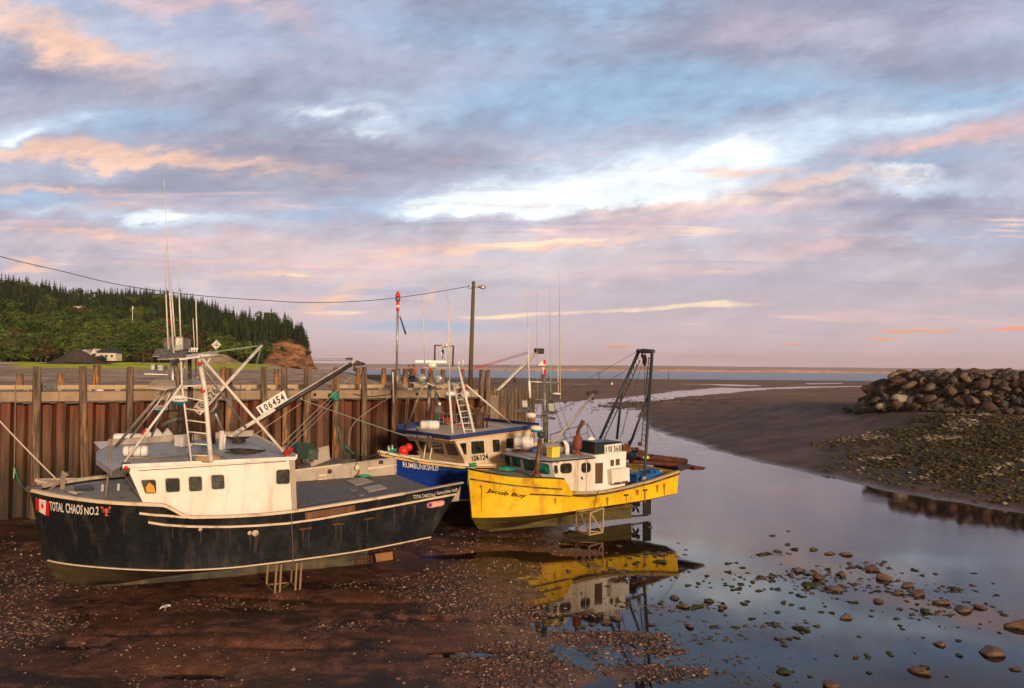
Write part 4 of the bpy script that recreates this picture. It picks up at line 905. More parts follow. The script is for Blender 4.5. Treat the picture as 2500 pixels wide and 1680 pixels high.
# ------------------------------------------------------------------ loose stones
def stones(name, label, cat, pts, sizes, cols, seed=1, flat=.55, rough=.55, spec=.4, sub=1, kind='stuff'):
    P0, F0 = ico(seed, sub, .3, 1.0); P1, F1 = ico(seed+1, sub, .3, 1.0); n = len(pts)
    a = rng.uniform(0, 6.28, n); ca, sa = np.cos(a), np.sin(a); sel = rng.random(n) < .5
    sx = sizes*rng.uniform(.85, 1.3, n); sy = sizes*rng.uniform(.7, 1.0, n); sz = sizes*flat*rng.uniform(.6, 1.1, n)
    B = np.where(sel[:, None, None], P0[None], P1[None]); X_ = B[..., 0]*sx[:, None]; Y_ = B[..., 1]*sy[:, None]; Z_ = B[..., 2]*sz[:, None]
    V = np.stack([X_*ca[:, None]-Y_*sa[:, None]+pts[:, None, 0], X_*sa[:, None]+Y_*ca[:, None]+pts[:, None, 1], Z_+pts[:, None, 2]], -1).reshape(-1, 3)
    k = len(P0); Fc = (F0[None]+(np.arange(n)*k)[:, None, None]).reshape(-1, 3)
    cc = np.repeat(cols[:, None], k, 1).reshape(-1, 3)
    return tag(link(name, npmesh(name, V, Fc, vcmat(name, rough, spec, 5), True, dict(col=cc))), label, cat, kind=kind)
PAL = np.array([(.17, .085, .060), (.12, .055, .040), (.21, .12, .09), (.09, .055, .045), (.06, .045, .04), (.30, .19, .14)])
def pick_cols(n, pal=PAL, w_=None): return pal[rng.choice(len(pal), n, p=w_)]*rng.uniform(.7, 1.25, (n, 1))
# pebbles and shells strewn over the mud
def scatter(n, box, dens):
    px = rng.uniform(box[0], box[2], n); py = rng.uniform(box[1], box[3], n)
    a = [at_z(p, q, .12) for p, q in zip(px, py)]; x = np.array([q.x for q in a]); y = np.array([q.y for q in a])
    k = rng.random(n) < dens(px, py, x, y); x, y = x[k], y[k]; z, sd, rt, _ = terrain(x, y, True); return x, y, z, sd
def dmud(px, py, x, y):
    c = fbm(x, y, 2.6, 4, 91); d_ = sst(c, .52, .66)*.35+.012
    d_ = d_+.9*np.exp(-(((px-1250)/170)**2+((py-1440)/120)**2))+.7*np.exp(-(((px-60)/160)**2+((py-1500)/110)**2))+.5*np.exp(-(((px-1180)/120)**2+((py-1330)/40)**2))
    d_ = d_+.8*np.exp(-(((px-1560)/110)**2+((py-1560)/45)**2))+.4*np.exp(-(((px-1690)/90)**2+((py-1640)/25)**2))+.5*np.exp(-(((px-1280)/260)**2+((py-1600)/60)**2))
    return np.clip(d_, 0, 1)*(.10+.90*sst(c, .40, .60))
x, y, z, sd = scatter(52000, (-200, 1290, 1900, 1720), dmud); k = z > -.10; x, y, z = x[k], y[k], z[k]; n = len(x)
sz = .022+.075*rng.random(n)**3.2+.014*(y/40); stones('pebbles', 'brown pebbles strewn over the river mud', 'pebbles', np.stack([x, y, z+sz*.1], -1), sz, pick_cols(n), 400, .55)
def dsh(px, py, x, y): return np.clip(sst(fbm(x, y, 2.2, 4, 95), .52, .7)*.6+.015+.7*np.exp(-(((px-1240)/130)**2+((py-1440)/110)**2))+.25*np.exp(-(((px-40)/110)**2+((py-1480)/90)**2)), 0, 1)
x, y, z, sd = scatter(4200, (-100, 1300, 1560, 1700), dsh); k = z > .0; x, y, z = x[k], y[k], z[k]; n = len(x)
sz = (.026+.034*rng.random(n)**2)*(y/34); stones('shells', 'pale shells and bleached pebbles dotted over the mud', 'shells', np.stack([x, y, z+sz*.15], -1), sz, pick_cols(n, np.array([(.62, .50, .42), (.50, .34, .25), (.55, .40, .20), (.40, .22, .15)])), 410, .5)
# weedy cobbles below the breakwater
n = 60000; x = rng.uniform(26, 66, n); y = rng.uniform(44, 112, n); z, sd, rt, bd = terrain(x, y); cm2 = cobble_mask(x, y, sd, rt)
k = (rng.random(n) < cm2*(.25+.75*sst(fbm(x, y, 2.5, 4, 66), .36, .56))) & (bd > 5.8) & (z > .05) & (x/y < .66); x, y, z, bd = x[k], y[k], z[k], bd[k]; n = len(x)
sz = .08+.20*rng.random(n)**2.4; w1 = sst(fbm(x, y, 4, 4, 67)+.20*(1-sst(bd, 7, 11)), .56, .74)
cg = np.where((rng.random(n) < w1)[:, None], pick_cols(n, np.array([(.30, .25, .18), (.22, .17, .12), (.36, .32, .26)])), pick_cols(n, np.array([(.050, .052, .010), (.095, .082, .018), (.13, .085, .045), (.040, .035, .016), (.09, .06, .04)])))
stones('cobbles', 'weed-covered cobbles on the slope below the breakwater', 'cobbles', np.stack([x, y, z+sz*.1], -1), sz, cg, 420, .6, .8, .2)
# weedy stones of the ford upstream
n = 900; px = np.concatenate([rng.normal(1500, 55, n//2), rng.normal(1600, 60, n-n//2)]); py = np.concatenate([rng.normal(991, 7, n//2), rng.normal(981, 5, n-n//2)])
a = [at_z(p, q, 0) for p, q in zip(px, py)]; x = np.array([q.x for q in a]); y = np.array([q.y for q in a]); z = terrain(x, y)[0]; sz = .22+.4*rng.random(n)**2
stones('ford_stones', 'weedy stones breaking the shallow ford upstream of the boats', 'stones', np.stack([x, y, np.maximum(z, -.1)], -1), sz, pick_cols(n, np.array([(.075, .075, .015), (.11, .085, .05), (.05, .05, .02)])), 430, .5, .7)
# single stones standing in the shallows
def stonemat():
    m = bpy.data.materials.new('wet river stone'); m.use_nodes = True; t = NT(m.node_tree)
    b = t.n('ShaderNodeBsdfPrincipled'); o = t.n('ShaderNodeOutputMaterial'); t.link(b.outputs[0], o.inputs[0])
    c = t.coord('Object'); q = X(t.nt, t.n('ShaderNodeObjectInfo').outputs['Random']); g = t.sep(t.n('ShaderNodeNewGeometry').outputs['Position'])[2]
    nz = t.noise(T_off(t, c, q), 2.2, 6, .68); col = t.mix(q, (.11, .052, .034), (.26, .15, .095)); col = t.mix(nz.ss(.4, .66)*.7, col, (.07, .045, .035))
    col = t.mix((g+(nz-.5)*.16).ss(.015, .075, .95, 0.0), col, (.016, .020, .006)); t.link(col, b.inputs['Base Color'])
    b.inputs['Roughness'].default_value = .62; bp = t.n('ShaderNodeBump'); bp.inputs['Distance'].default_value = .06; t.link(nz, bp.inputs['Height']); t.link(bp.outputs[0], b.inputs['Normal']); return m
SM = stonemat(); mossm = mat('weed', (.030, .045, .006), .8, col2=(.012, .018, .005), s2=4)
SK = [npmesh('river_stone', *ico(500+i, 3, .45, .6), SM, True) for i in range(7)]; SG = [npmesh('weedy_stone', *ico(520+i, 3, .3, .45), mossm, True) for i in range(3)]
SL = [(2425, 1595, 34), (2490, 1530, 36), (1950, 1395, 15), (2125, 1392, 18), (2128, 1387, 14), (2155, 1414, 22), (2215, 1432, 16), (2240, 1452, 19), (2340, 1440, 12), (2300, 1473, 17), (2350, 1490, 24), (2295, 1575, 15), (2145, 1470, 14), (2065, 1510, 14), (1996, 1410, 17), (2055, 1405, 15), (2040, 1440, 19), (1975, 1430, 17), (2260, 1492, 16), (2395, 1485, 16), (1885, 1308, 7), (1925, 1297, 5), (1940, 1342, 11), (1985, 1342, 12), (2025, 1352, 12), (2062, 1355, 12), (2190, 1450, 14), (1862, 1411, 10), (1898, 1440, 9), (1900, 1560, 10), (1835, 1510, 9), (1890, 1528, 10), (1955, 1535, 16), (1505, 1512, 16), (1646, 1462, 14), (1730, 1468, 14), (1765, 1482, 12), (1700, 1482, 14), (1668, 1482, 14), (1740, 1532, 12), (1795, 1533, 9), (1680, 1530, 12), (1590, 1526, 10), (1760, 1488, 10), (2250, 1643, 20), (2255, 1630, 14), (2120, 1607, 9), (2090, 1606, 9), (1910, 1640, 17), (1898, 1674, 11), (2030, 1677, 22), (2480, 1635, 14), (2175, 1600, 8), (2340, 1600, 10), (1925, 1560, 8), (2005, 1495, 8), (1615, 1355, 10), (1580, 1350, 11), (1495, 1390, 11), (1608, 1372, 13), (1780, 1398, 9), (1862, 1412, 8), (1837, 1421, 9), (1810, 1427, 9), (1852, 1443, 9), (1790, 1440, 8), (1930, 1405, 8), (2020, 1391, 9), (2080, 1385, 10), (2230, 1392, 9), (1480, 1523, 13), (1445, 1526, 11), (1418, 1530, 12), (1900, 1495, 8), (1815, 1475, 10)]
r3 = random.Random(5)
for _ in range(210):
    a = r3.random(); px = 1480+a*960+r3.gauss(0, 70); py = 1375+a*120+r3.gauss(0, 42)
    if r3.random() < .4: px, py = r3.uniform(1450, 2480), r3.uniform(1400, 1670)
    SL.append((px, py, r3.uniform(2.5, 8.5)))
for k, (px, py, rp) in enumerate(SL):
    p = at_z(px, py, 0); r_ = rp*1.22*p.y/F; 
    if sdist(np.array([p.x]), np.array([p.y]), WPOLY)[0] > .8 and py < 1380: continue
    green = (k > 3 and r3.random() < .33 and k != 47); me_ = SG[r3.randrange(3)] if green else SK[r3.randrange(7)]
    o = link('weedy_stone' if green else 'river_stone', me_); o.location = (p.x, p.y, r_*.02); o.scale = (r_, r_*.8, r_*(.9 if rp > 12 else .7)); o.rotation_euler = (r3.uniform(-.2, .2), r3.uniform(-.2, .2), r3.uniform(0, 6.28) if rp < 25 else .3)
    if k == 0: tag(o, 'largest pale tan stone in the shallows, by the lower right corner', 'stone')
    elif k == 1: tag(o, 'large brown stone in the shallows cut by the right edge', 'stone')
    elif green: tag(o, 'low stone covered in dark green weed in the shallows', 'stone', 'weedy stones in the shallows')
    else: tag(o, 'bare brown stone standing in the shallows' if rp > 10 else 'small brown stone breaking the shallow water', 'stone', 'bare stones in the shallows' if rp > 10 else 'small stones in the shallows')

# rubble between the armour stones, and gravel clusters in the shallows
n = 2600; t_ = rng.uniform(0, 2.2, n); of = rng.uniform(-2, 8, n); bp_ = np.array([berm_pt(a, b) for a, b in zip(t_, of)]); z = terrain(bp_[:, 0], bp_[:, 1], False)[0]; sz = .18+.40*rng.random(n)**1.8
stones('rubble', 'small dark rubble wedged between the boulders of the breakwater', 'rubble', np.stack([bp_[:, 0], bp_[:, 1], z+sz*.3], -1), sz, pick_cols(n, np.array([(.075, .068, .066), (.11, .066, .05), (.10, .08, .06), (.045, .042, .04)])), 440, .8, .85, .2)
CL = [(2000, 1402, 45, 12), (1960, 1400, 30, 8), (2080, 1425, 40, 9), (2120, 1385, 30, 8), (2200, 1436, 35, 10), (2230, 1450, 30, 7), (2330, 1440, 25, 6), (1990, 1432, 28, 8), (2040, 1441, 30, 7), (2320, 1482, 40, 9), (2290, 1498, 30, 6), (1880, 1352, 30, 4), (1860, 1410, 40, 5), (1700, 1480, 60, 8), (1600, 1352, 60, 6), (1660, 1540, 60, 14), (1730, 1560, 50, 10), (1760, 1610, 70, 12), (1820, 1650, 70, 12), (1500, 1400, 60, 10), (1900, 1530, 40, 5), (1580, 1480, 50, 7)]
px = np.concatenate([rng.normal(c[0], c[2], 46) for c in CL]); py = np.concatenate([rng.normal(c[1], c[3], 46) for c in CL]); a = [at_z(p, q, 0) for p, q in zip(px, py)]
x = np.array([q.x for q in a]); y = np.array([q.y for q in a]); n = len(x); sz = (.035+.12*rng.random(n)**2)*(y/32)
stones('river_gravel', 'dark wet gravel clustered round the stones in the shallows', 'gravel', np.stack([x, y, np.full(n, -.005)], -1), sz, pick_cols(n, np.array([(.09, .05, .035), (.06, .045, .03), (.035, .045, .012), (.13, .07, .05)])), 450, .45, .6)

# gull pecking at the mud
g0 = at_z(402, 1497, .15); gz_ = float(terrain(np.array([g0.x]), np.array([g0.y]))[0][0]); gull = skin('gull', [(0, 0, .20, .075, .07), (.16, 0, .235, .05, .06), (.30, 0, .26, .015, .03), (-.10, 0, .19, .05, .05), (-.19, 0, .12, .034), (-.245, 0, .075, .032)], [(0, 1), (1, 2), (0, 3), (3, 4), (4, 5)], M['plastic'])
gull.location = (g0.x, g0.y, gz_); gull.rotation_euler.z = -.25; gull.scale = (.78, .78, .78); tag(gull, 'white gull with grey wings pecking at the mud by the dark boat', 'gull')
wg = mat('grey wing', (.30, .29, .30), .6)
for s_ in (-1, 1): MB().ball((.10, s_*.062, .235), .13, 10, sq=(1.25, .16, .38)).build('wing', wg, gull); MB().tube([(.02, s_*.03, .14), (.03, s_*.03, .0), (-.03, s_*.03, .0)], .008, 5).build('leg', mat('pink leg', (.5, .25, .2), .5), gull)
MB().lathe((-.265, 0, .055), (-.8, 0, -.6), [(0, .014), (.06, .003)], 6).build('beak', M['ytrim'], gull)
# cut plank lying in a puddle at the bottom edge
p0, p1 = at_z(372, 1680, .12), at_z(522, 1662, .12); tag(MB().sweep([p0, p1], .16, .06).build('plank', M['wood']), 'weathered plank half sunk in a puddle at the bottom of the picture', 'plank')
# marker posts far out on the flats
for k, (px, py, Y, hh) in enumerate(((1462, 922, 700, 7), (1632, 922, 800, 8), (1340, 912, 760, 4))):
    p = at_y(px, py, Y); p.z = 0; tag(MB().tube([p, p+Vector((0, 0, hh))], .28, 6).build('marker_post', M['dark']), ['channel marker post on the flats seen above the yellow boat\'s winch post', 'thin marker post on the shore right of the tall A-frame', 'short marker post in the water behind the antennas'][k], 'marker post')
p = at_z(1494, 940, .3); tag(MB().lathe(p, (0, 0, 1), [(0, .7), (1.1, .6), (1.5, .2)], 10).build('marker_buoy', M['plastic']), 'white marker buoy stranded on the far flats', 'buoy')

# evening air over the bay
hz = bpy.data.materials.new('evening air'); hz.use_nodes = True; th = NT(hz.node_tree); pv = th.n('ShaderNodeVolumePrincipled'); oh = th.n('ShaderNodeOutputMaterial'); th.link(pv.outputs[0], oh.inputs[1])
pv.inputs['Color'].default_value = (1, .90, .90, 1); pv.inputs['Density'].default_value = 7e-5; pv.inputs['Anisotropy'].default_value = .2
tag(MB().box((800, 5400, 95), (17500, 11200, 206)).build('haze', hz), 'thin pink evening haze over the bay', 'haze', kind='stuff')
# ------------------------------------------------------------------ boat tools
def hermite(ts, vals, t):
    i = max(0, min(len(ts)-2, sum(1 for q in ts if q <= t)-1)); n = len(ts)
    def tang(j):
        if j == 0: return (vals[1]-vals[0])/(ts[1]-ts[0])
        if j == n-1: return (vals[-1]-vals[-2])/(ts[-1]-ts[-2])
        a = (vals[j]-vals[j-1])/(ts[j]-ts[j-1]); b = (vals[j+1]-vals[j])/(ts[j+1]-ts[j])
        return 0 if a*b <= 0 else 2*a*b/(a+b)
    h = ts[i+1]-ts[i]; s = (t-ts[i])/h; a, b = tang(i)*h, tang(i+1)*h
    return (2*s**3-3*s*s+1)*vals[i]+(s**3-2*s*s+s)*a+(-2*s**3+3*s*s)*vals[i+1]+(s**3-s*s)*b
class Boat:
    def __init__(s, name, label, pos, yaw, pitch, roll, cat='fishing boat', group=None):
        cy, sy = math.cos(yaw), math.sin(yaw)
        s.Rm = Matrix.Rotation(yaw, 3, 'Z') @ Matrix.Rotation(pitch, 3, 'Y') @ Matrix.Rotation(roll, 3, 'X')
        s.o = Vector(pos); s.root = empty(name, label, cat, group=group)
        s.root.matrix_world = Matrix.Translation(s.o) @ s.Rm.to_4x4(); s.Ri = s.Rm.transposed()
    def w(s, p): return s.Rm@Vector(p)+s.o
    def at(s, px, py, x=None, y=None, z=None):
        d = s.Ri@ray(px, py); c = s.Ri@(CAM-s.o)
        i, v_ = (0, x) if x is not None else (1, y) if y is not None else (2, z)
        return c+d*((v_-c[i])/d[i])
    def plane(s, p0, p1, p2):
        p0, p1, p2 = Vector(p0), Vector(p1), Vector(p2); n = (p1-p0).cross(p2-p0).normalized(); c = s.Ri@(CAM-s.o)
        if n.dot(c-p0) < 0: n = -n
        def f(px, py, off=0.0):
            d = s.Ri@ray(px, py); return c+d*((p0-c).dot(n)/d.dot(n))+n*off
        f.n = n; return f
    def hull(s, ts, S, Ch, Bt): s.ts, s.S_, s.C_, s.B_ = ts, S, Ch, Bt
    def _c(s, A, t): return Vector([hermite(s.ts, [a[i] for a in A], t) for i in range(3)])
    def P(s, t, q, off=0.0):      # point on the port topside: q 0 chine .. 1 sheer
        a, b = s._c(s.C_, t), s._c(s.S_, t); p = a.lerp(b, q); p.y -= .10*math.sin(math.pi*q)*min(1, (1-t)*8)*(1 if t > .5 else .3); p.y = max(p.y, .02)
        if off:
            e = .004; p1 = s.P(min(t+e, 1), q); p0 = s.P(max(t-e, 0), q); p2 = s.P(t, min(q+.02, 1)); p3 = s.P(t, max(q-.02, 0))
            n = (p1-p0).cross(p2-p3).normalized(); n = n if n.y > 0 else -n; p = p+n*off
        return p
    def hsurf(s, px, py, off=0.0):
        g = getattr(s, 'g0', (.6, .5))
        t, q = g
        for _ in range(14):
            def pr(t, q): return Vector(proj(s.w(s.P(t, q))))
            p = pr(t, q); e = Vector((px, py))-p
            if e.length < .05: break
            a = (pr(t+.002, q)-p)/.002; b = (pr(t, q+.01)-p)/.01; det = a.x*b.y-a.y*b.x
            if abs(det) < 1e-6: break
            dt = (e.x*b.y-e.y*b.x)/det; dq = (a.x*e.y-a.y*e.x)/det
            t += max(-.15, min(.15, dt)); q += max(-.4, min(.4, dq)); t = max(.002, min(.997, t)); q = max(-.2, min(1.1, q))
        s.g0 = (t, q); s.tq = (t, q); return s.P(t, q, off)
    def make_hull(s, mtop, mbot, zkeel=0.0, skeg_t=(.10, .80), n=64, tz=1e9):
        T_ = [i/n for i in range(n+1)]; mb = MB(); nq = 8
        for side in (1, -1):
            rows = []
            for q in [i/nq for i in range(nq+1)]: rows.append([(lambda p: Vector((p.x, p.y*side, p.z)))(s.P(t, q)) for t in T_])
            for i in range(nq): (mb.strip(rows[i], rows[i+1], 0, True) if side < 0 else mb.strip(rows[i+1], rows[i], 0, True))
            rows = []
            for q in [i/5 for i in range(6)]:
                r_ = []
                for t in T_:
                    a, b = s._c(s.B_, t), s._c(s.C_, t); p = a.lerp(b, q); p.z -= .16*math.sin(math.pi*q)*(1-t*.6); p.z = max(p.z, a.z); r_.append(Vector((p.x, p.y*side, p.z)))
                rows.append(r_)
            for i in range(5): (mb.strip(rows[i], rows[i+1], 1, True) if side < 0 else mb.strip(rows[i+1], rows[i], 1, True))
        # transom
        tq = [s.P(0, i/nq) for i in range(nq+1)]; tq = [p for p in tq if p.z < tz]
        if tz < 9: k_ = s.P(0, (tz-tq[0].z)/(s.P(0, 1).z-tq[0].z)); tq.append(k_)
        mb.strip([Vector((p.x, -p.y, p.z)) for p in tq], tq, 0)
        bq = [s._c(s.B_, 0).lerp(s._c(s.C_, 0), i/5) for i in range(6)]; mb.strip([Vector((p.x, -p.y, p.z)) for p in bq], bq, 1)
        mb.build('hull', [mtop, mbot], s.root)
        # keel and skeg
        k = MB(); A, Bq = [], []
        for t in [skeg_t[0]+(skeg_t[1]-skeg_t[0])*i/30 for i in range(31)]:
            a = s._c(s.B_, t); A.append(Vector((a.x, .08, a.z+.05))); Bq.append(Vector((a.x, .07, min(zkeel, a.z))))
        for sg in (1, -1): k.strip([Vector((p.x, p.y*sg, p.z)) for p in (A if sg > 0 else Bq)], [Vector((p.x, p.y*sg, p.z)) for p in (Bq if sg > 0 else A)], 0)
        k.strip([Vector((p.x, -p.y, p.z)) for p in Bq], Bq, 0)
        k.add([A[0], Bq[0], Vector((Bq[0].x, -.07, Bq[0].z)), Vector((A[0].x, -.08, A[0].z))], [(0, 1, 2, 3)])
        k.build('keel', mbot, s.root)
    def yz(s, t, z):          # half breadth of the hull at height z
        a, b = s._c(s.C_, t), s._c(s.S_, t); return s.P(t, max(0, min(1, (z-a.z)/(b.z-a.z)))).y
    def deck(s, name, t0, t1, dz, inset, m, n=40, full=1.0):
        A, Bq = [], []
        for i in range(n+1):
            t = t0+(t1-t0)*i/n; p = s.P(t, 1); z = dz(p.x) if callable(dz) else p.z+dz; y = max(min(p.y, s.yz(t, z))-(inset if not callable(dz) else .05), .02)*full
            A.append(Vector((p.x, y, z))); Bq.append(Vector((p.x, -y, z)))
        mid = [Vector((a.x, 0, a.z+.04)) for a in A]
        return MB().strip(A, mid, 0).strip(mid, Bq, 0).build(name, m, s.root)
    def inner(s, name, t0, t1, dz, inset, m, sides=(1, -1), n=30):
        mb = MB()
        for sg in sides:
            A, Bq, O = [], [], []
            for i in range(n+1):
                t = t0+(t1-t0)*i/n; p = s.P(t, 1); z = dz(p.x) if callable(dz) else p.z+dz
                A.append(Vector((p.x, sg*(p.y-inset), p.z))); Bq.append(Vector((p.x, sg*(min(p.y, s.yz(t, z))-inset*.7), z-.02))); O.append(Vector((p.x, sg*p.y, p.z)))
            mb.strip(A, Bq, 0).strip(O, A, 0)
        return mb.build(name, m, s.root)
    def edge(s, name, t0, t1, q, wd, ht, m, off=.02, sides=(1, -1), n=44, z=0.0):
        for sg in sides:
            pts = []
            for i in range(n+1):
                p = s.P(t0+(t1-t0)*i/n, q(i/n) if callable(q) else q, off); pts.append((p.x, p.y*sg, p.z+z))
            o = MB().sweep(pts, wd, ht).build(name, m, s.root)
        return o
    def tb(s, name, pts, r, m, n=8, parent=None, extra=None):
        mb = MB().tube(pts, r, n)
        for e in (extra or []): mb.tube(e, r, n)
        return mb.build(name, m, parent or s.root)
FONTCACHE = {}
def text_geo(txt, shear=0.0, bold=0.0, space=1.0):
    key = (txt, shear, bold, space)
    if key not in FONTCACHE:
        cu = bpy.data.curves.new('t', 'FONT'); cu.body = txt; cu.size = 1; cu.shear = shear; cu.offset = bold; cu.space_character = space; cu.resolution_u = 3
        o = bpy.data.objects.new('t', cu); C.objects.link(o); bpy.context.view_layer.update()
        me = bpy.data.meshes.new_from_object(o.evaluated_get(bpy.context.evaluated_depsgraph_get()))
        V = [tuple(v_.co[:2]) for v_ in me.vertices]; Fc = [tuple(p.vertices) for p in me.polygons]
        bpy.data.objects.remove(o); bpy.data.curves.remove(cu); bpy.data.meshes.remove(me)
        x0 = min(v_[0] for v_ in V); x1 = max(v_[0] for v_ in V); y0 = min(v_[1] for v_ in V); y1 = max(v_[1] for v_ in V)
        FONTCACHE[key] = ([((a-x0)/(x1-x0), (b-y0)/(y1-y0)) for a, b in V], Fc)
    return FONTCACHE[key]
def bil(q, u_, v_):     # quad corners: top-left, top-right, bottom-right, bottom-left; v_ up
    a = Vector(q[0])*(1-u_)+Vector(q[1])*u_; b = Vector(q[3])*(1-u_)+Vector(q[2])*u_; return b*(1-v_)+a*v_
def quadmap(quad, surf):      # on a curved hull the mark's corners are found first, the rest is laid between them
    b = getattr(surf, '__self__', None)
    if b is None: return lambda u_, v_, off: (lambda p: surf(p.x, p.y, off))(bil(quad, u_, v_))
    tq = []
    for k in (0, 1, 2, 3): b.hsurf(*quad[k]); tq.append(b.tq)
    return lambda u_, v_, off: (lambda p: b.P(p.x, p.y, off))(bil(tq, u_, v_))
def lettering(parent, txt, quad, surf, m, off=.012, name='lettering', **kw):
    V, Fc = text_geo(txt, **kw); f = quadmap(quad, surf); out = [f(a, b, off) for a, b in V]
    return MB().add(out, Fc).build(name, m, parent)
def decal(parent, name, polys, quad, surf, mats, off=.008):
    """polys: [(material index, [(u,v)...])] painted marks on a surface"""
    mb = MB(); f = quadmap(quad, surf)
    for k, (mi, pl) in enumerate(polys):
        pts = [f(u_, v_, off+.002*k) for u_, v_ in pl]
        mb.add(pts, [tuple(range(len(pts)))], mi)
    return mb.build(name, mats, parent)
def rrect(r=.16, n=4):
    pts = []
    for cx, cy, a0 in ((1-r, 1-r, 0), (r, 1-r, 90), (r, r, 180), (1-r, r, 270)):
        for i in range(n+1): a = R(a0+90*i/n); pts.append((cx+r*math.cos(a), cy+r*math.sin(a)))
    return pts
def window(parent, quad, surf, glass=None, frame=None, fw=.11, r=.16, th=.025, name='window', gasket=True):
    glass = glass or M['glass']; frame = frame or M['wframe']; rr = rrect(r)
    def ring(sc, off): return [(lambda p: surf(p.x, p.y, off))(bil(quad, .5+(a-.5)*sc, .5+(b-.5)*sc)) for a, b in rr]
    o = MB().add(ring(1-fw*1.6, .010), [tuple(range(len(rr)))]).build(name, glass, parent)
    A, Bq, Cc, D = ring(1.0, .0), ring(1.0, th), ring(1-fw, th), ring(1-fw*1.7, .008)
    n = len(rr); mb = MB()
    for P0, P1, mi in ((A, Bq, 0), (Bq, Cc, 0), (Cc, D, 1)):
        k = len(mb.v); mb.add(P0+P1, [(j, (j+1) % n, n+(j+1) % n, n+j) for j in range(n)], mi)
    mb.build('window_frame', [frame, M['gasket']], o); return o
def canister(b, c, L, r, ax, m=None, parent=None, name='life_raft', straps=True):
    ax = Vector(ax).normalized(); c = Vector(c); mb = MB()
    mb.lathe(c-ax*L/2, ax, [(0, r*.55), (.03*L, r*.85), (.10*L, r), (.47*L, r), (.475*L, r*1.05), (.525*L, r*1.05), (.53*L, r), (.90*L, r), (.97*L, r*.85), (L, r*.55)], 18)
    return mb
def top_obj(b, mb, name, mats, label, cat, group=None, bevel=0):
    o = mb.build(name, mats, None, bevel); o.matrix_world = b.root.matrix_world.copy(); return tag(o, label, cat, group)
def rope(b, name, pts, r, m, label, sag=0.0, group=None, n=12, cat='rope'):
    P_ = [Vector(p) for p in pts]
    if len(P_) == 2: P_ = [P_[0].lerp(P_[1], i/n)-Vector((0, 0, sag*4*(i/n)*(1-i/n))) for i in range(n+1)]
    mb = MB().tube(P_, r, 6)
    return top_obj(b, mb, name, m, label, cat, group) if b else tag(mb.build(name, m), label, cat, group)
def tangle(c, rad, n, r, seed, flat=.25):
    q = random.Random(seed); p = []; a = 0
    for i in range(max(14, int(n*.62))):
        a += q.uniform(.6, 2.4); rr = rad*q.uniform(.1, 1)*(1.25 if i % 7 == 0 else 1); p.append(Vector(c)+Vector((math.cos(a)*rr, math.sin(a)*rr*.8, q.uniform(0, rad*flat))))
    return MB().tube(p, r, 5)

# ================================================================== the black boat
A = Boat('fishing_boat', 'black fishing boat with cream wheelhouse and grey foredeck, nearest the camera', (-4.38, 39.08, -.02), R(210.42), R(-1.9), R(-2.95))
A.hull([0, .30, .55, .70, .755, .86, .95, 1],
    [(-.37, 3.62, 4.18), (4.34, 3.87, 3.61), (7.94, 3.88, 3.27), (10.35, 3.60, 3.22), (11.35, 3.33, 3.64), (12.9, 2.66, 3.66), (14.6, 1.10, 3.69), (15.32, .06, 3.72)],
    [(.79, 3.28, 1.90), (4.6, 3.46, 1.52), (8.3, 3.44, 1.30), (10.4, 3.0, 1.20), (11.3, 2.65, 1.18), (12.9, 1.75, 1.17), (14.2, .75, 1.18), (14.75, .05, 1.19)],
    [(1.1, 0, 1.45), (4.6, 0, .95), (8.3, 0, .50), (10.4, 0, .25), (11.3, 0, .14), (12.3, 0, .05), (13.4, 0, .05), (14.25, 0, .42)])
A.make_hull(M['blackhull'], M['blackbot'], 0.0, (.10, .90), tz=3.40)
dkz = lambda x: 3.02+max(0, (6.5-x))*.055
A.deck('foredeck', .74, .999, -.10, .10, M['greydeck'])
A.deck('work_deck', .0, .56, dkz, .14, M['darkdeck'])
A.inner('bulwark_inner', .0, .50, dkz, .14, M['greige'], sides=(-1, 1))
A.edge('chine_strake', .0, .985, 0.0, .04, .045, M['rail'], .03, z=.02)
A.edge('bow_rail', .752, 1.0, 1.0, .16, .11, M['rail'], .0, z=.03)
A.edge('step_rail', .655, .752, 1.0, .16, .10, M['rail'], .0, z=.03, n=16)
A.edge('side_rail', .17, .655, 1.0, .15, .09, M['rail'], .0, z=.02)
A.edge('stern_cap', .0, .17, 1.0, .17, .05, M['greige'], .0, z=.02)
def hstrake(b, name, pts, wd, ht, m, g0, off=.03):
    b.g0 = g0; return MB().sweep([b.hsurf(*p, off) for p in pts], wd, ht).build(name, m, b.root)
hstrake(A, 'upper_strake', [(341, 1252), (375, 1256), (410, 1258), (455, 1262)], .06, .075, M['rail'], (.78, .8))
hstrake(A, 'rub_strake', [(363, 1274), (400, 1280), (459, 1284), (510, 1285), (560, 1285), (630, 1282), (700, 1277), (780, 1266), (870, 1250), (960, 1234), (1050, 1217), (1127, 1203)], .06, .075, M['rail'], (.76, .7))
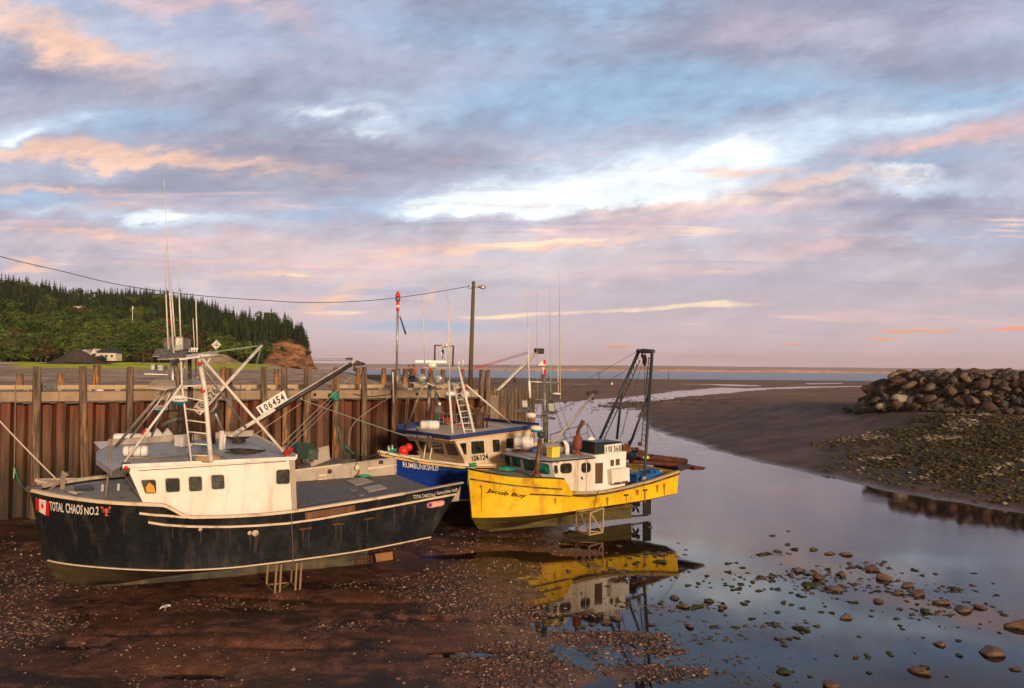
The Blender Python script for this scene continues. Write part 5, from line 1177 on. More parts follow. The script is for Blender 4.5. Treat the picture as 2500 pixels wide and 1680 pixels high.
# inside of the starboard bulwark as it shows across the deck
ib = A.plane(A.at(968, 1119, y=-3.48), A.at(968, 1153, y=-3.48), A.at(730, 1160, y=-3.7))
for (q, m_, nm) in (([(897, 1141), (968, 1133), (968, 1138), (897, 1147)], M['rail'], 'rub_board'), ([(897, 1154), (968, 1146), (968, 1151), (897, 1160)], M['rail'], 'rub_board'), ([(777, 1158), (797, 1157), (797, 1162), (777, 1164)], M['rail'], 'freeing_board'), ([(777, 1169), (797, 1167), (797, 1172), (777, 1174)], M['rail'], 'freeing_board'), ([(755, 1177), (777, 1174), (777, 1177), (755, 1180)], M['black'], 'scupper_slot'), ([(925, 1125), (935, 1124), (935, 1132), (925, 1133)], M['black'], 'fairlead')):
    MB().poly([ib(*p, .01) for p in q], ib.n, .03).build(nm, m_, A.root)
MB().lathe(ib(805, 1151, .0), ib.n, [(0, .11), (.03, .11), (.031, .075), (-.02, .075)], 14).build('port_ring', M['rust'], A.root)
# deck hatches
for q in ([(844, 1182), (885, 1176), (910, 1187), (868, 1194)], [(884, 1200), (928, 1194), (944, 1204), (900, 1210)], [(722, 1221), (806, 1210), (829, 1226), (724, 1240)]):
    c4 = [A.at(a, b, z=3.14 if a > 830 else 3.07) for a, b in q]; zz = [dkz(p.x)+.035 for p in c4]
    for p, z in zip(c4, zz): p.z = z
    h_ = MB().poly(c4, (0, 0, 1), .035).build('deck_hatch', M['greige'] if q[0][0] > 800 else M['darkdeck'], A.root)
for (px, py) in ((862, 1203), (882, 1214)):
    p = A.at(px, py, z=3.15); p.z = dkz(p.x)+.02; MB().lathe(p, (0, 0, 1), [(0, .2), (.03, .2), (.04, .12)], 14).build('deck_plate', M['galv'], A.root)
# wheelhouse
HY = lambda x: 3.28-.115*max(0, x-6.6)                   # half width of the house along its length
def hside(px, py, off=0.0):
    y = 3.0
    for _ in range(6): y = HY(A.at(px, py, y=y).x)
    p = A.at(px, py, y=y); return Vector((p.x-off*.1, p.y+off, p.z))
prof = [hside(*q) for q in [(318, 1136), (316, 1154), (349, 1228), (392, 1240), (459, 1262), (600, 1264), (722, 1246), (717, 1123)]]
for p in prof[3:7]: p.z -= .12
hb = MB(); n = len(prof); L_ = [Vector((p.x, HY(p.x), p.z)) for p in prof]; Rr = [Vector((p.x, -HY(p.x), p.z)) for p in prof]
hb.add(L_+Rr, [tuple(range(n)), tuple(range(2*n-1, n-1, -1))]+[(i, (i+1) % n, n+(i+1) % n, n+i) for i in range(n)])
house = hb.build('wheelhouse', M['white'], A.root)
for q in ([(340, 1170), (382, 1169), (383, 1206), (354, 1207)], [(401, 1166), (440, 1165), (441, 1202), (403, 1204)], [(458, 1162), (494, 1161), (495, 1200), (460, 1202)], [(513, 1158), (548, 1157), (550, 1195), (515, 1197)]):
    w_ = window(house, q, hside)
    if q[0][0] == 340: decal(w_, 'yellow_oilskin', [(0, [(.18, .12), (.22, .45), (.55, .78), (.82, .50), (.88, .1)])], q, hside, [M['orange']], .014)
window(house, [(672, 1146), (709, 1143), (709, 1183), (672, 1184)], hside)
MB().poly([hside(706, 1124, .02), hside(719, 1122, .02), hside(724, 1244, .02), hside(713, 1246, .02)], (0, 1, 0), .035).build('corner_post', M['greige'], house)
for a, b in (((325, 1137), (688, 1122)), ((338, 1149), (697, 1126))): MB().tube([hside(*a, .04), hside(*b, .04)], .011, 5).build('grab_wire', M['black'], house)
# windscreen on the forward face, seen nearly edge-on
ft, fb = prof[1], prof[2]
fw_ = A.plane(ft, fb, Vector((ft.x, -ft.y, ft.z)))
for k in range(4):
    y0, y1 = HY(12)*(1-.5*k)-.16, HY(12)*(1-.5*(k+1))+.1
    cnr = [ft.lerp(fb, .12), ft.lerp(fb, .70)]; c4 = [Vector((cnr[0].x, y0, cnr[0].z)), Vector((cnr[0].x, y1, cnr[0].z)), Vector((cnr[1].x, y1, cnr[1].z)), Vector((cnr[1].x, y0, cnr[1].z))]
    nn = (c4[1]-c4[0]).cross(c4[3]-c4[0]).normalized(); nn = nn if nn.x > 0 else -nn
    fr_ = MB().poly([p+nn*.004 for p in c4], nn, .02).build('windscreen', M['glass'], house)
# roof
RZ = lambda x: 5.29-.0528*(x-6.69)
def roofpt(px, py, dz=.0):
    z = 5.1
    for _ in range(6): z = RZ(A.at(px, py, z=z).x)
    p = A.at(px, py, z=z); return Vector((p.x, p.y, p.z+dz))
x0, x1 = prof[-1].x-.05, prof[0].x+.25
rp = [Vector((x0, HY(x0)+.06, RZ(x0))), Vector((x1, HY(x1)+.05, RZ(x1))), Vector((x1, -HY(x1)-.05, RZ(x1))), Vector((x0, -HY(x0)-.06, RZ(x0)))]
MB().hexa([p-Vector((0, 0, .10)) for p in rp]+rp).build('roof', [M['roofgrey']], A.root)
ed = MB(); ed.sweep([rp[0]+Vector((0, .03, -.03)), rp[1]+Vector((0, .03, -.03))], .05, .13); ed.sweep([rp[0]+Vector((-.03, 0, .02)), rp[3]+Vector((-.03, 0, .02))], .06, .16); ed.build('roof_edge', M['white'], A.root)
MB().sweep([rp[3]+Vector((0, 0, .12)), rp[2]+Vector((0, 0, .12))], .07, .26).build('roof_coaming', M['greige'], A.root)
# visor over the windscreen with its dark end panel
vz = x1; vis = [Vector((vz, rp[1].y, RZ(vz)-.02)), Vector((vz+.30, rp[1].y*.96, RZ(vz)-.20)), Vector((vz+.62, 0, RZ(vz)-.14)), Vector((vz+.42, -rp[1].y*.96, RZ(vz)-.22)), Vector((vz, -rp[1].y, RZ(vz)-.02))]
MB().add([vis[0], vis[1], vis[2], vis[3], vis[4], Vector((vz, 0, RZ(vz)+.02))], [(0, 1, 2, 5), (5, 2, 3, 4)]).add([p-Vector((0, 0, .22)) for p in vis[1:4]]+vis[1:4], [(0, 1, 4, 3), (1, 2, 5, 4)]).build('visor', M['roofgrey'], A.root)
nl = MB().hexa([hside(*p, .01) for p in [(293, 1154), (316, 1154), (317, 1150), (294, 1150)]]+[hside(*p, .01) for p in [(300, 1132), (317, 1132), (317, 1130), (301, 1130)]])
q = [hside(*p, .06) for p in [(300, 1131), (318, 1131), (316, 1152), (293, 1151)]]; lb = MB().poly(q, (0, -1, 0), .3).build('light_board', M['dark'], A.root)
MB().lathe(hside(306, 1141, .07), (0, 1, 0), [(0, .07), (.08, .07), (.1, .03)], 10).build('navigation_light', M['red'], lb)
# bow fittings
zb = 3.60
bt = A.at(152, 1196, z=zb-.02); bit = MB().box(bt+Vector((0, 0, .3)), (.16, .16, .7)).box(bt+Vector((0, 0, .52)), (.12, .5, .12)); bit.tube([bt+Vector((.45, 0, 0)), bt+Vector((0, 0, .35))], .045, 6).build('bitts', M['wood'], A.root)
hq = [A.at(a, b, z=zb) for a, b in [(181, 1192), (228, 1189), (229, 1198), (184, 1200)]]; MB().poly(hq, (0, 0, 1), .10).build('fore_hatch', M['black'], A.root)
for px, py in ((249, 1198), (288, 1196)): p = A.at(px, py, z=zb); MB().box(p+Vector((0, 0, .12)), (.09, .22, .26)).build('cleat', M['alu'], A.root)
a = A.at(258, 1216, z=zb); b = A.at(273, 1070, y=a.y-.25); MB().tube([a, b], [.055, .035], 8).build('fish_pole', M['wood'], A.root)
MB().box(A.P(.999, 1.0)+Vector((-.1, 0, .08)), (.5, .34, .16)).build('bow_roller', M['dark'], A.root)
pr_ = MB()
for px, py, r_ in ((609, 1301, .075), (623, 1301, .12), (489, 1292, .07)):
    A.g0 = (.6, .5); p = A.hsurf(px, py, .012); pr_.lathe(p, (-.05, 1, 0), [(0, r_), (.02, r_), (.03, r_*.5), (.0, r_*.45)], 14)
pr_.build('through_hull', M['rail'], A.root)
for q in (((731, 1292), (761, 1288)), ((811, 1280), (840, 1278)), ((888, 1268), (913, 1264))):
    A.g0 = (.4, .6); p0, p1 = A.hsurf(*q[0], .02), A.hsurf(*q[1], .02); MB().sweep([p0, p1], .05, .05).build('scupper_flap', M['rust'], A.root)
# name, flag, lobster, port of registry and stickers on the side
A.g0 = (.95, .8)
for txt, q in (('TOTAL', [(121, 1223), (156, 1229), (156, 1251), (123, 1246)]), ('CHAOS', [(160, 1228), (203, 1233), (201, 1256), (162, 1252)]), ('NO.2', [(206, 1238), (242, 1236), (241, 1257), (207, 1257)])):
    A.g0 = (.93, .8); lettering(A.root, txt, q, A.hsurf, M['ltext'], name='boat_name', bold=.018)
A.g0 = (.98, .8)
leaf = [(.5, .18), (.5, .30), (.30, .32), (.34, .40), (.16, .58), (.24, .62), (.22, .76), (.34, .70), (.42, .62), (.40, .84), (.5, .95), (.60, .84), (.58, .62), (.66, .70), (.78, .76), (.76, .62), (.84, .58), (.66, .40), (.70, .32), (.5, .30)]
lf = [(.34+.32*a, .1+.8*b) for a, b in leaf]
decal(A.root, 'flag_marking', [(0, [(0, .0), (.27, .02), (.30, .98), (.03, 1)]), (1, [(.27, .02), (.74, .0), (.77, 1), (.30, .98)]), (0, [(.74, 0), (1, .02), (1, .95), (.77, 1)]), (0, lf)], [(86, 1214), (122, 1224), (120, 1262), (88, 1246)], A.hsurf, [M['red'], M['ltext']])
lob = [(0, [(.40, .30), (.60, .30), (.64, .60), (.56, .80), (.44, .80), (.36, .60)]), (0, [(.42, .30), (.58, .30), (.62, .05), (.78, .0), (.50, -.08), (.36, .0)]), (0, [(.36, .62), (.10, .72), (.02, .98), (.16, 1.02), (.18, .88), (.26, 1.0), (.24, .78), (.40, .70)]), (0, [(.64, .62), (.90, .72), (.98, .98), (.84, 1.02), (.82, .88), (.74, 1.0), (.76, .78), (.60, .70)]),
    (1, [(.45, .62), (.50, .68), (.55, .62), (.50, .56)]), (0, [(.36, .45), (.12, .40), (.12, .36), (.38, .38)]), (0, [(.64, .45), (.88, .40), (.88, .36), (.62, .38)]), (0, [(.37, .55), (.10, .55), (.10, .51), (.38, .50)]), (0, [(.63, .55), (.90, .55), (.90, .51), (.62, .50)])]
A.g0 = (.88, .8); decal(A.root, 'lobster_marking', lob, [(245, 1236), (272, 1236), (272, 1259), (247, 1258)], A.hsurf, [mat('lobster red', (.62, .12, .10), .5), M['ltext']])
def lsafe(txt, q, m_, **kw): A.g0 = (.06, .9); return lettering(A.root, txt, q, A.hsurf, m_, name='home_port', **kw)
lsafe('TOTAL CHAOS No2', [(1008, 1209), (1063, 1203), (1063, 1212), (1009, 1218)], M['ltext'])
lsafe('Saint John N.B.', [(1066, 1200), (1119, 1191), (1119, 1201), (1067, 1210)], M['ltext'])
A.g0 = (.05, .6)
el = [(.5+.5*math.copysign(abs(math.cos(a))**.45, math.cos(a)), .5+.5*math.copysign(abs(math.sin(a))**.8, math.sin(a))) for a in [2*math.pi*i/24 for i in range(24)]]
decal(A.root, 'sticker', [(0, el), (1, [(.06, .2), (.24, .12), (.30, .5), (.24, .92), (.08, .8)]), (2, [(.14, .3), (.24, .4), (.22, .66), (.12, .6)])], [(1041, 1227), (1085, 1220), (1085, 1234), (1043, 1242)], A.hsurf, [M['pinks'], M['purple'], M['black']])
A.g0 = (.05, .6); lettering(A.root, 'Catch', [(1056, 1226), (1080, 1222), (1080, 1232), (1056, 1236)], A.hsurf, M['ltext'], off=.02, name='sticker_lettering', shear=.3)
# running gear under the stern, ladder cage and the leg frame she stands on
sp = A.at(963, 1368, y=0); rud = MB().poly([A.at(a, b, y=-.04) for a, b in [(914, 1352), (956, 1346), (958, 1364), (950, 1372), (918, 1372)]], (0, 1, 0), .08); rud.build('rudder', mat('brown rudder', (.30, .13, .03), .6), A.root)
MB().tube([A.at(924, 1352, y=0), A.at(925, 1380, y=0)], .06, 8).build('rudder_post', M['galv'], A.root)
cg = MB()
for px in (868, 876, 884, 892, 900, 908): cg.tube([A.at(px, 1356, y=.1), A.at(px-3, 1389, y=.1)], .022, 5)
for py in (1362, 1370, 1378, 1386): cg.tube([A.at(866, py, y=.1), A.at(908, py-4, y=.1)], .022, 5)
cg.build('propeller_cage', M['rust'], A.root)
def stand(b, pts, segs, r, m, name='stand_frame'):
    mb = MB()
    for i, j in segs: mb.tube([pts[i], pts[j]], r, 4, smooth=False)
    return mb.build(name, m, b.root)
fm = mat('muddy frame', (.24, .16, .085), .8)
a0 = [A.at(672, 1396, z=.95), A.at(729, 1388, z=.95)]
bx = [Vector((p.x, y_, z)) for z in (1.25, .16) for p in a0 for y_ in (a0[0].y+.1, a0[0].y-1.1)]
mb = MB()
for p, q_ in ((0, 4), (1, 5), (2, 6), (3, 7), (4, 5), (5, 7), (7, 6), (6, 4), (4, 7)): mb.tube([bx[p], bx[q_]], .048, 4, smooth=False)
for k in (0, 2): mb.tube([bx[k]+Vector((-.18 if k == 0 else .18, 0, 0)), bx[k+4]+Vector((-.18 if k == 0 else .18, 0, 0))], .05, 4, smooth=False)
mb.build('stand_frame', fm, A.root)
rr_m = mat('rust run', (.085, .042, .026), .8, col2=(.03, .022, .018), s2=4)
def runs(b, xs, g, m_, name='rust_run'):
    mb = MB()
    for (px, py, w_, h_) in xs:
        b.g0 = g; f = quadmap([(px, py), (px+w_, py), (px+w_*.7, py+h_), (px+w_*.3, py+h_)], b.hsurf); q = random.Random(int(px*7+py)); k = 7
        L_ = [f(q.uniform(0, .18), 1-i/k, .006) for i in range(k+1)]; R_ = [f(1-q.uniform(0, .25), 1-i/k, .006) for i in range(k+1)]; mb.strip(L_, R_)
    for k_, v_ in enumerate([1]): mb.build(name, m_, b.root)
for r_ in [(738, 1294, 4, 40), (753, 1291, 3, 52), (818, 1283, 4, 34), (831, 1281, 3, 46), (895, 1269, 3, 38), (488, 1298, 4, 30), (609, 1306, 4, 36), (623, 1309, 5, 30), (960, 1240, 4, 40), (560, 1290, 3, 44), (420, 1286, 4, 30), (1010, 1232, 5, 30), (300, 1262, 4, 40)]: runs(A, [r_], (.45, .5), rr_m)
rm_ = mat('rust scraped paint', (.16, .075, .040), .75, col2=(.045, .035, .030), s2=2.2, dirt=(.36, .15, .05), dirt_amt=.6, dirt_s=3)
A.g0 = (.35, .9); decal(A.root, 'scraped_patch', [(0, [(0, 0), (0, 1), (.5, 1.0), (1, 1), (1, .0), (.8, .05), (.6, 0), (.3, .04)])], [(744, 1252), (866, 1233), (868, 1248), (746, 1268)], A.hsurf, [rm_], .006)
A.g0 = (.5, .4); MB().tube([A.hsurf(710, 1252, .05), A.hsurf(713, 1320, .05), A.hsurf(714, 1366, .06), A.at(714, 1390, y=3.3)], .018, 6).build('tie_line', mat('purple brown line', (.16, .08, .07), .8), A.root)

# ---- gear on the roof of the black boat
top_obj(A, canister(A, roofpt(330, 1117, .24), .86, .20, (A.Ri@Vector((1, .25, 0)))), 'life_raft', M['plastic'], 'white ribbed life raft canister on the grey roof of the black boat', 'life raft')
st = MB(); c_ = roofpt(330, 1117, .24); ax = (A.Ri@Vector((1, .25, 0))).normalized()
for k in (-.2, .2): st.lathe(c_+ax*(k-.01), ax, [(0, .212), (.025, .212)], 18, smooth=False)
st.box(c_-Vector((0, 0, .22)), (.7, .4, .07)); st.build('raft_strap', M['galv'], A.root)
top_obj(A, MB().box(roofpt(447, 1089, .20), (.55, .42, .40), .5).box(roofpt(447, 1089, .42), (.58, .45, .05), .5), 'deck_box', M['plastic'], 'small white box on the roof beside the black boat\'s tower', 'box', bevel=.02)
pp = [(roofpt(322, 1126, .04), roofpt(494, 1110, .05)), (roofpt(385, 1128, .04), roofpt(548, 1117, .05)), (roofpt(340, 1124, .07), roofpt(470, 1114, .07))]
for k, (a, b) in enumerate(pp): top_obj(A, MB().tube([a, b], .022, 6), 'boat_hook', M['wood'], ['long wooden pole lying nearest the life raft on the roof', 'wooden pole lying nearest the roof\'s front edge', 'short blue-tipped pole lying between two others on the roof'][k], 'pole')
top_obj(A, MB().ball(roofpt(507, 1124, .05), .42, 12, sq=(1.2, .8, .45)), 'sandbag', mat('tan sack', (.38, .24, .15), .9, bump=.4), 'tan sack slumped at the foot of the tower ladder', 'sack')
top_obj(A, tangle(roofpt(596, 1106, .03), .9, 60, .022, 3, .1), 'wire_tangle', M['darkrope'], 'dark tangle of wire on the roof at the boom\'s foot', 'wire')
top_obj(A, tangle(roofpt(580, 1083, .05), .5, 60, .03, 4, .5), 'hose_coil', M['dark'], 'black coiled hoses heaped on the far side of the roof', 'hose')
top_obj(A, tangle(roofpt(510, 1095, .05), .35, 30, .025, 14, .6), 'net_heap', M['teal'], 'little green net heap behind the tower ladder', 'net')
top_obj(A, tangle(A.at(703, 1112, y=3.2), .32, 40, .03, 8, 1.0), 'rope_coil', M['redrope'], 'red and green rope bunched at the rear corner of the black boat\'s roof', 'rope')
top_obj(A, tangle(A.at(186, 1204, z=3.66), .55, 26, .028, 9, .1), 'rope_coil', M['paperope'], 'pale brown rope loose on the black boat\'s foredeck by the bitts', 'rope')
top_obj(A, tangle(bt+Vector((0, 0, .35)), .17, 26, .03, 10, 2.2), 'rope_turns', M['paperope'], 'brown rope wound in turns around the bow bitts of the black boat', 'rope')
# ---- tower
W_, AL, GV = M['whitep'], M['alu'], M['galv']
tw = {}
legb = roofpt(515, 1128); tx = legb.x
ty = legb.y-1.55                                             # the tower rises a little inboard
ptop = A.at(486, 876, y=ty)
A.tb('tower_leg', [legb, A.at(500, 950, y=ty+.45), ptop], .085, W_, 10)
rf_ = MB()
for (a, b) in (((487, 884), (488, 890)), ((495, 952), (496, 958))): rf_.tube([A.at(*a, y=ty+.5), A.at(*b, y=ty+.5)], .10, 10)
rf_.build('reflector_band', M['red'], A.root)
l0 = roofpt(467, 1127); l1 = A.at(444, 938, y=ty); l2 = A.at(442, 876, y=ty)
A.tb('ladder_rail', [l0, l1, l2], .035, W_)
def on(p, q, f): return Vector(p).lerp(Vector(q), f)
rg = MB(); c1 = A.at(498, 950, y=ty+.45)
for k in range(6):
    f = .08+.15*k; a = on(l0, l1, 1-f if False else f); bb = on(legb, c1, f); rg.tube([a, bb], .026, 6)
rg.build('ladder_rung', W_, A.root)
for py, z_, q in ((872, 0, [(436, 873), (492, 869), (540, 866), (470, 862)]),): pass
def plate(q, y, th, m, name, ys=None):
    P_ = [A.at(a, b, y=(ys[i] if ys else y)) for i, (a, b) in enumerate(q)]; return MB().poly(P_, (0, 0, -1), th).build(name, m, A.root)
plate([(438, 876), (488, 869), (500, 862), (448, 866)], 0, .06, W_, 'top_platform', (ty+.3, ty+.3, ty-1.2, ty-1.2))
plate([(445, 942), (491, 939), (486, 928), (460, 922)], 0, .05, AL, 'mid_platform', (ty+.2, ty+.2, ty-1.1, ty-1.1))
def seg(name, a, b, ya, yb, r, m, zroof=False, zb_=False, n=8):
    p = roofpt(*a) if ya == 'r' else A.at(*a, y=ya); q = roofpt(*b) if yb == 'r' else A.at(*b, y=yb); return A.tb(name, [p, q], r, m, n)
seg('brace', (304, 1128), (443, 940), 'r', ty+.2, .045, W_)
seg('brace', (281, 1091), (402, 950), 'r', ty-1.2, .055, AL)
seg('brace', (318, 1070), (414, 948), ty-2.0, ty-1.2, .035, AL)
seg('brace', (370, 1066), (420, 948), ty-2.2, ty-1.0, .04, AL)
seg('brace', (703, 1116), (494, 876), ty+1.4, ty+.2, .055, W_)
seg('brace', (600, 1045), (490, 890), ty-2.4, ty-.8, .045, AL)
seg('brace', (546, 1058), (526, 1010), ty-2.0, ty-1.4, .045, AL)
seg('brace', (480, 925), (515, 872), ty-.6, ty-.6, .035, W_); seg('brace', (445, 885), (460, 912), ty-.8, ty-.8, .03, AL)
for (x_, y_, z_) in ((447, 880, -1.0), (463, 880, -1.1), (478, 880, -1.0)): seg('stanchion', (x_, 872), (x_+1, 925), ty+z_, ty+z_, .03, AL)
seg('mast_column', (464, 1082), (463, 876), ty-.9, ty-.9, .075, M['dark'], n=10)
tr = MB()
for sx in (459, 470):
    tr.tube([A.at(sx+2, 1082, y=ty-.9), A.at(sx, 945, y=ty-.9)], .02, 5)
for k in range(12): py = 950+k*11; tr.tube([A.at(460, py, y=ty-.9), A.at(471, py+(11 if k % 2 else 4), y=ty-.9)], .014, 4)
tr.build('cable_truss', M['dark'], A.root)
seg('rear_column', (424, 1000), (421, 870), ty-1.2, ty-1.2, .09, AL); seg('rear_column', (431, 940), (429, 880), ty-1.0, ty-1.0, .08, GV); seg('wooden_post', (437, 948), (434, 905), ty-.9, ty-.9, .09, M['wood'])
A.tb('exhaust_stack', [roofpt(516, 1081), A.at(515, 1020, y=ty-.6)], .17, mat('brown exhaust', (.10, .045, .035), .7), 12)
A.tb('exhaust_pipe', [A.at(506, 1012, y=ty-.6), A.at(518, 1004, y=ty-.6), A.at(527, 992, y=ty-.6), A.at(530, 975, y=ty-.6)], .07, GV, 10)
seg('light_bar', (485, 869), (533, 867), ty, ty-.6, .055, W_)
A.tb('reflector_pole', [A.at(529, 866, y=ty-.6), A.at(528, 856, y=ty-.6)], .015, AL)
c_ = A.at(528, 842, y=ty-.6); u1 = (A.at(540, 842, y=ty-.6)-c_); u2 = Vector((0, 0, u1.length*1.05)); u3 = Vector((0, -u1.length, 0))
MB().add([c_+u1, c_+u2, c_-u1, c_-u2, c_+u3, c_-u3], [(0, 1, 2, 3), (0, 4, 2, 5), (1, 4, 3, 5)]).build('radar_reflector', AL, A.root)
# floodlights and their drip plates
def flood(b, q, y, depth, bm=None, dirv=(0, -1, 0), lab='floodlight'):
    P_ = [b.at(*p, y=y) for p in q]; dv = Vector(dirv).normalized(); ctr = sum(P_, Vector())/4
    back = [ctr+(p-ctr)*.72+dv*depth for p in P_]; h_ = MB().add(P_+back, [(7, 6, 5, 4), (0, 4, 5, 1), (1, 5, 6, 2), (2, 6, 7, 3), (3, 7, 4, 0)]).build(lab, bm or GV, b.root)
    inn = [ctr+(p-ctr)*.88-dv*.01 for p in P_]; MB().add(inn, [(0, 1, 2, 3)]).build('lens', M['lamp'], h_)
    rim = MB(); k = [ctr+(p-ctr)*1.0-dv*.02 for p in P_]
    for i in range(4): rim.tube([k[i], k[(i+1) % 4]], .02, 4, smooth=False)
    rim.build('rim', GV, h_); return h_
flood(A, [(429, 823), (447, 823), (447, 854), (428, 856)], ty+.1, .45, dirv=(-.8, -.6, 0)); 
flood(A, [(413, 823), (420, 823), (420, 853), (413, 853)], ty-.9, .3, dirv=(.6, -.8, 0))
flood(A, [(370, 889), (379, 890), (378, 903), (370, 903)], ty-.6, .25, dirv=(-.7, -.7, 0)); flood(A, [(386, 891), (399, 892), (398, 905), (386, 905)], ty-.4, .28, dirv=(-.7, -.7, 0))
plate([(371, 869), (382, 852), (420, 851), (402, 870)], 0, .03, GV, 'drip_plate', (ty-.6, ty-.9, ty-.9, ty-.6))
plate([(383, 877), (398, 856), (458, 853), (454, 872), (420, 876)], 0, .03, GV, 'drip_plate', (ty+.3, ty-.3, ty-.3, ty+.3, ty+.3))
plate([(352, 912), (376, 903), (400, 903), (415, 910), (410, 914)], 0, .03, AL, 'drip_plate', (ty-.5, ty-.9, ty-.9, ty-.5, ty-.4))
plate([(360, 944), (376, 926), (428, 928), (429, 943), (402, 950)], 0, .05, M['greige'], 'drip_plate', (ty-.1, ty-.7, ty-.7, ty-.1, ty))
# radome pair
def dome(b, c, r, h, name='radar_dome', m2=None, txt=None):
    c = Vector(c); o = MB().lathe(c-Vector((0, 0, h*.5)), (0, 0, 1), [(0, r*.80), (h*.30, r*.96), (h*.36, r)], 20, 1).lathe(c-Vector((0, 0, h*.14)), (0, 0, 1), [(0, r), (h*.40, r*.95), (h*.62, r*.72), (h*.68, 0)], 20, 0).build(name, [M['plastic'], m2 or M['bluevat']], b.root); return o
cR = A.at(438, 976, y=ty+.1); dome(A, cR, .31, .34, m2=mat('teal base', (.02, .16, .22), .5))
lp = A.plane(cR+Vector((0, .315, 0)), cR+Vector((.3, .315, 0)), cR+Vector((0, .315, .3)))
lettering(A.root, 'FURUNO', [(427, 973), (451, 972), (451, 976), (427, 977)], lp, M['btext'], name='radar_lettering', bold=.03, off=.01)
A.tb('radar_bracket', [cR-Vector((0, 0, .2)), A.at(462, 985, y=ty-.5)], .04, GV); MB().ball(A.at(440, 988, y=ty+.1), .09, 10).build('camera_dome', M['bluevat'], A.root)
# small instruments on the top bar
ins = MB()
for px in (462, 468, 474, 480): ins.lathe(A.at(px, 860, y=ty-.5), (0, 0, 1), [(0, .03), (.1, .035), (.13, .06), (.17, .05)], 8)
ins.build('gps_sensor', M['plastic'], A.root)
def whip(b, base, mid, top, y, r=.03, m=None, band=None):
    P0, P1, P2 = b.at(*base, y=y), b.at(*mid, y=y), b.at(*top, y=y)
    o = MB().tube([P0, P1], [r, r*.8], 6).build('antenna', m or M['whitep'], b.root)
    MB().tube([P1, P2], [r*.42, r*.25], 5).build('whip', m or M['whitep'], o); return o
whip(A, (411, 852), (405, 717), (404, 600), ty-.9); whip(A, (424, 862), (414, 712), (400, 436), ty+.0, .035); whip(A, (427, 822), (419, 712), (410, 600), ty-.7)
whip(A, (441, 822), (437, 712), (434, 621), ty-.8); whip(A, (475, 852), (471, 779), (471, 776), ty-.7, .02); whip(A, (482, 855), (478, 731), (477, 690), ty-.6, .026)
rb = MB(); P0, P1 = A.at(419, 800, y=ty-.02), A.at(415, 730, y=ty-.02)
rb.tube([on(P0, P1, .05), on(P0, P1, .30)], .045, 6).tube([on(P0, P1, .5), on(P0, P1, .62)], .045, 6).build('red_band', M['red'], A.root)
# main boom with its number board
bf = roofpt(548, 1078, .1); be = A.at(864, 881, y=bf.y-1.2)
A.tb('boom_post', [roofpt(539, 1098), roofpt(539, 1098)+Vector((0, 0, .75))], .10, W_, 10); A.tb('boom_post', [roofpt(546, 1096), roofpt(546, 1096)+Vector((0, 0, .6))], .06, W_, 10)
dn = Vector((0, 0, -.16))
bo = MB().tube([bf, be], .075, 8).tube([bf+Vector((0, .14, -.02)), be+Vector((0, .14, -.02))], .05, 8); bo.build('boom', W_, A.root)
dh = Vector((0, .15, -.05))
MB().tube([on(bf, be, .36)+dh, on(bf, be, .97)+dh], .10, 7).tube([on(bf, be, .25)+dn, on(bf, be, .90)+dn], .055, 6).build('boom_hose', M['dark'], A.root)
bl = MB().ball(be+Vector((-.15, 0, -.1)), .16, 8, sq=(1.4, .6, .8)).ball(A.at(878, 888, y=be.y), .15, 8, sq=(2.0, .5, .6)).ball(A.at(866, 902, y=be.y), .09, 8); bl.tube([be, A.at(866, 900, y=be.y)], .03, 5).build('boom_sheave', M['dark'], A.root)
sg_ = A.plane(A.at(627, 993, y=bf.y-.5), A.at(692, 953, y=on(bf, be, .42).y+.12), A.at(703, 978, y=on(bf, be, .42).y+.12))
q4 = [(625, 995), (693, 953), (703, 977), (638, 1014)]
sb = MB().poly([sg_(*p) for p in q4], sg_.n, -.04).build('number_board', M['plastic'], A.root)
for k, ch in enumerate('106454'):
    f0, f1 = .06+.150*k, .06+.150*k+(.115 if ch != '1' else .06); a, b = Vector(q4[0]), Vector(q4[1]); c4, d4 = Vector(q4[3]), Vector(q4[2])
    top = lambda f: a.lerp(b, f); bot = lambda f: c4.lerp(d4, f)
    lettering(sb, ch, [tuple(top(f0).lerp(bot(f0), .14)), tuple(top(f1).lerp(bot(f1), .14)), tuple(top(f1).lerp(bot(f1), .86)), tuple(top(f0).lerp(bot(f0), .86))], sg_, M['btext'], name='numeral', bold=.03)
wires = MB()
for off in ((862, 876), (862, 880)): wires.tube([A.at(560, off[1]+2, y=bf.y-1.5), A.at(*off, y=be.y)], .012, 4)
wires.tube([A.at(860, 876, y=be.y), A.at(845, 876, y=be.y)], .05, 6)
wires.build('topping_lift', M['dark'], A.root)
rope(A, 'stay_wire', [A.at(688, 1084, y=2.2), A.at(868, 908, y=be.y)], .014, M['paperope'], 'thin pale line from roof corner up to the long boom\'s tip', .02)
rope(A, 'stay_wire', [A.at(622, 1061, y=-2.8), A.at(735, 985, y=be.y)], .014, M['paperope'], 'thin pale line rising under the number board of the long boom', 0)

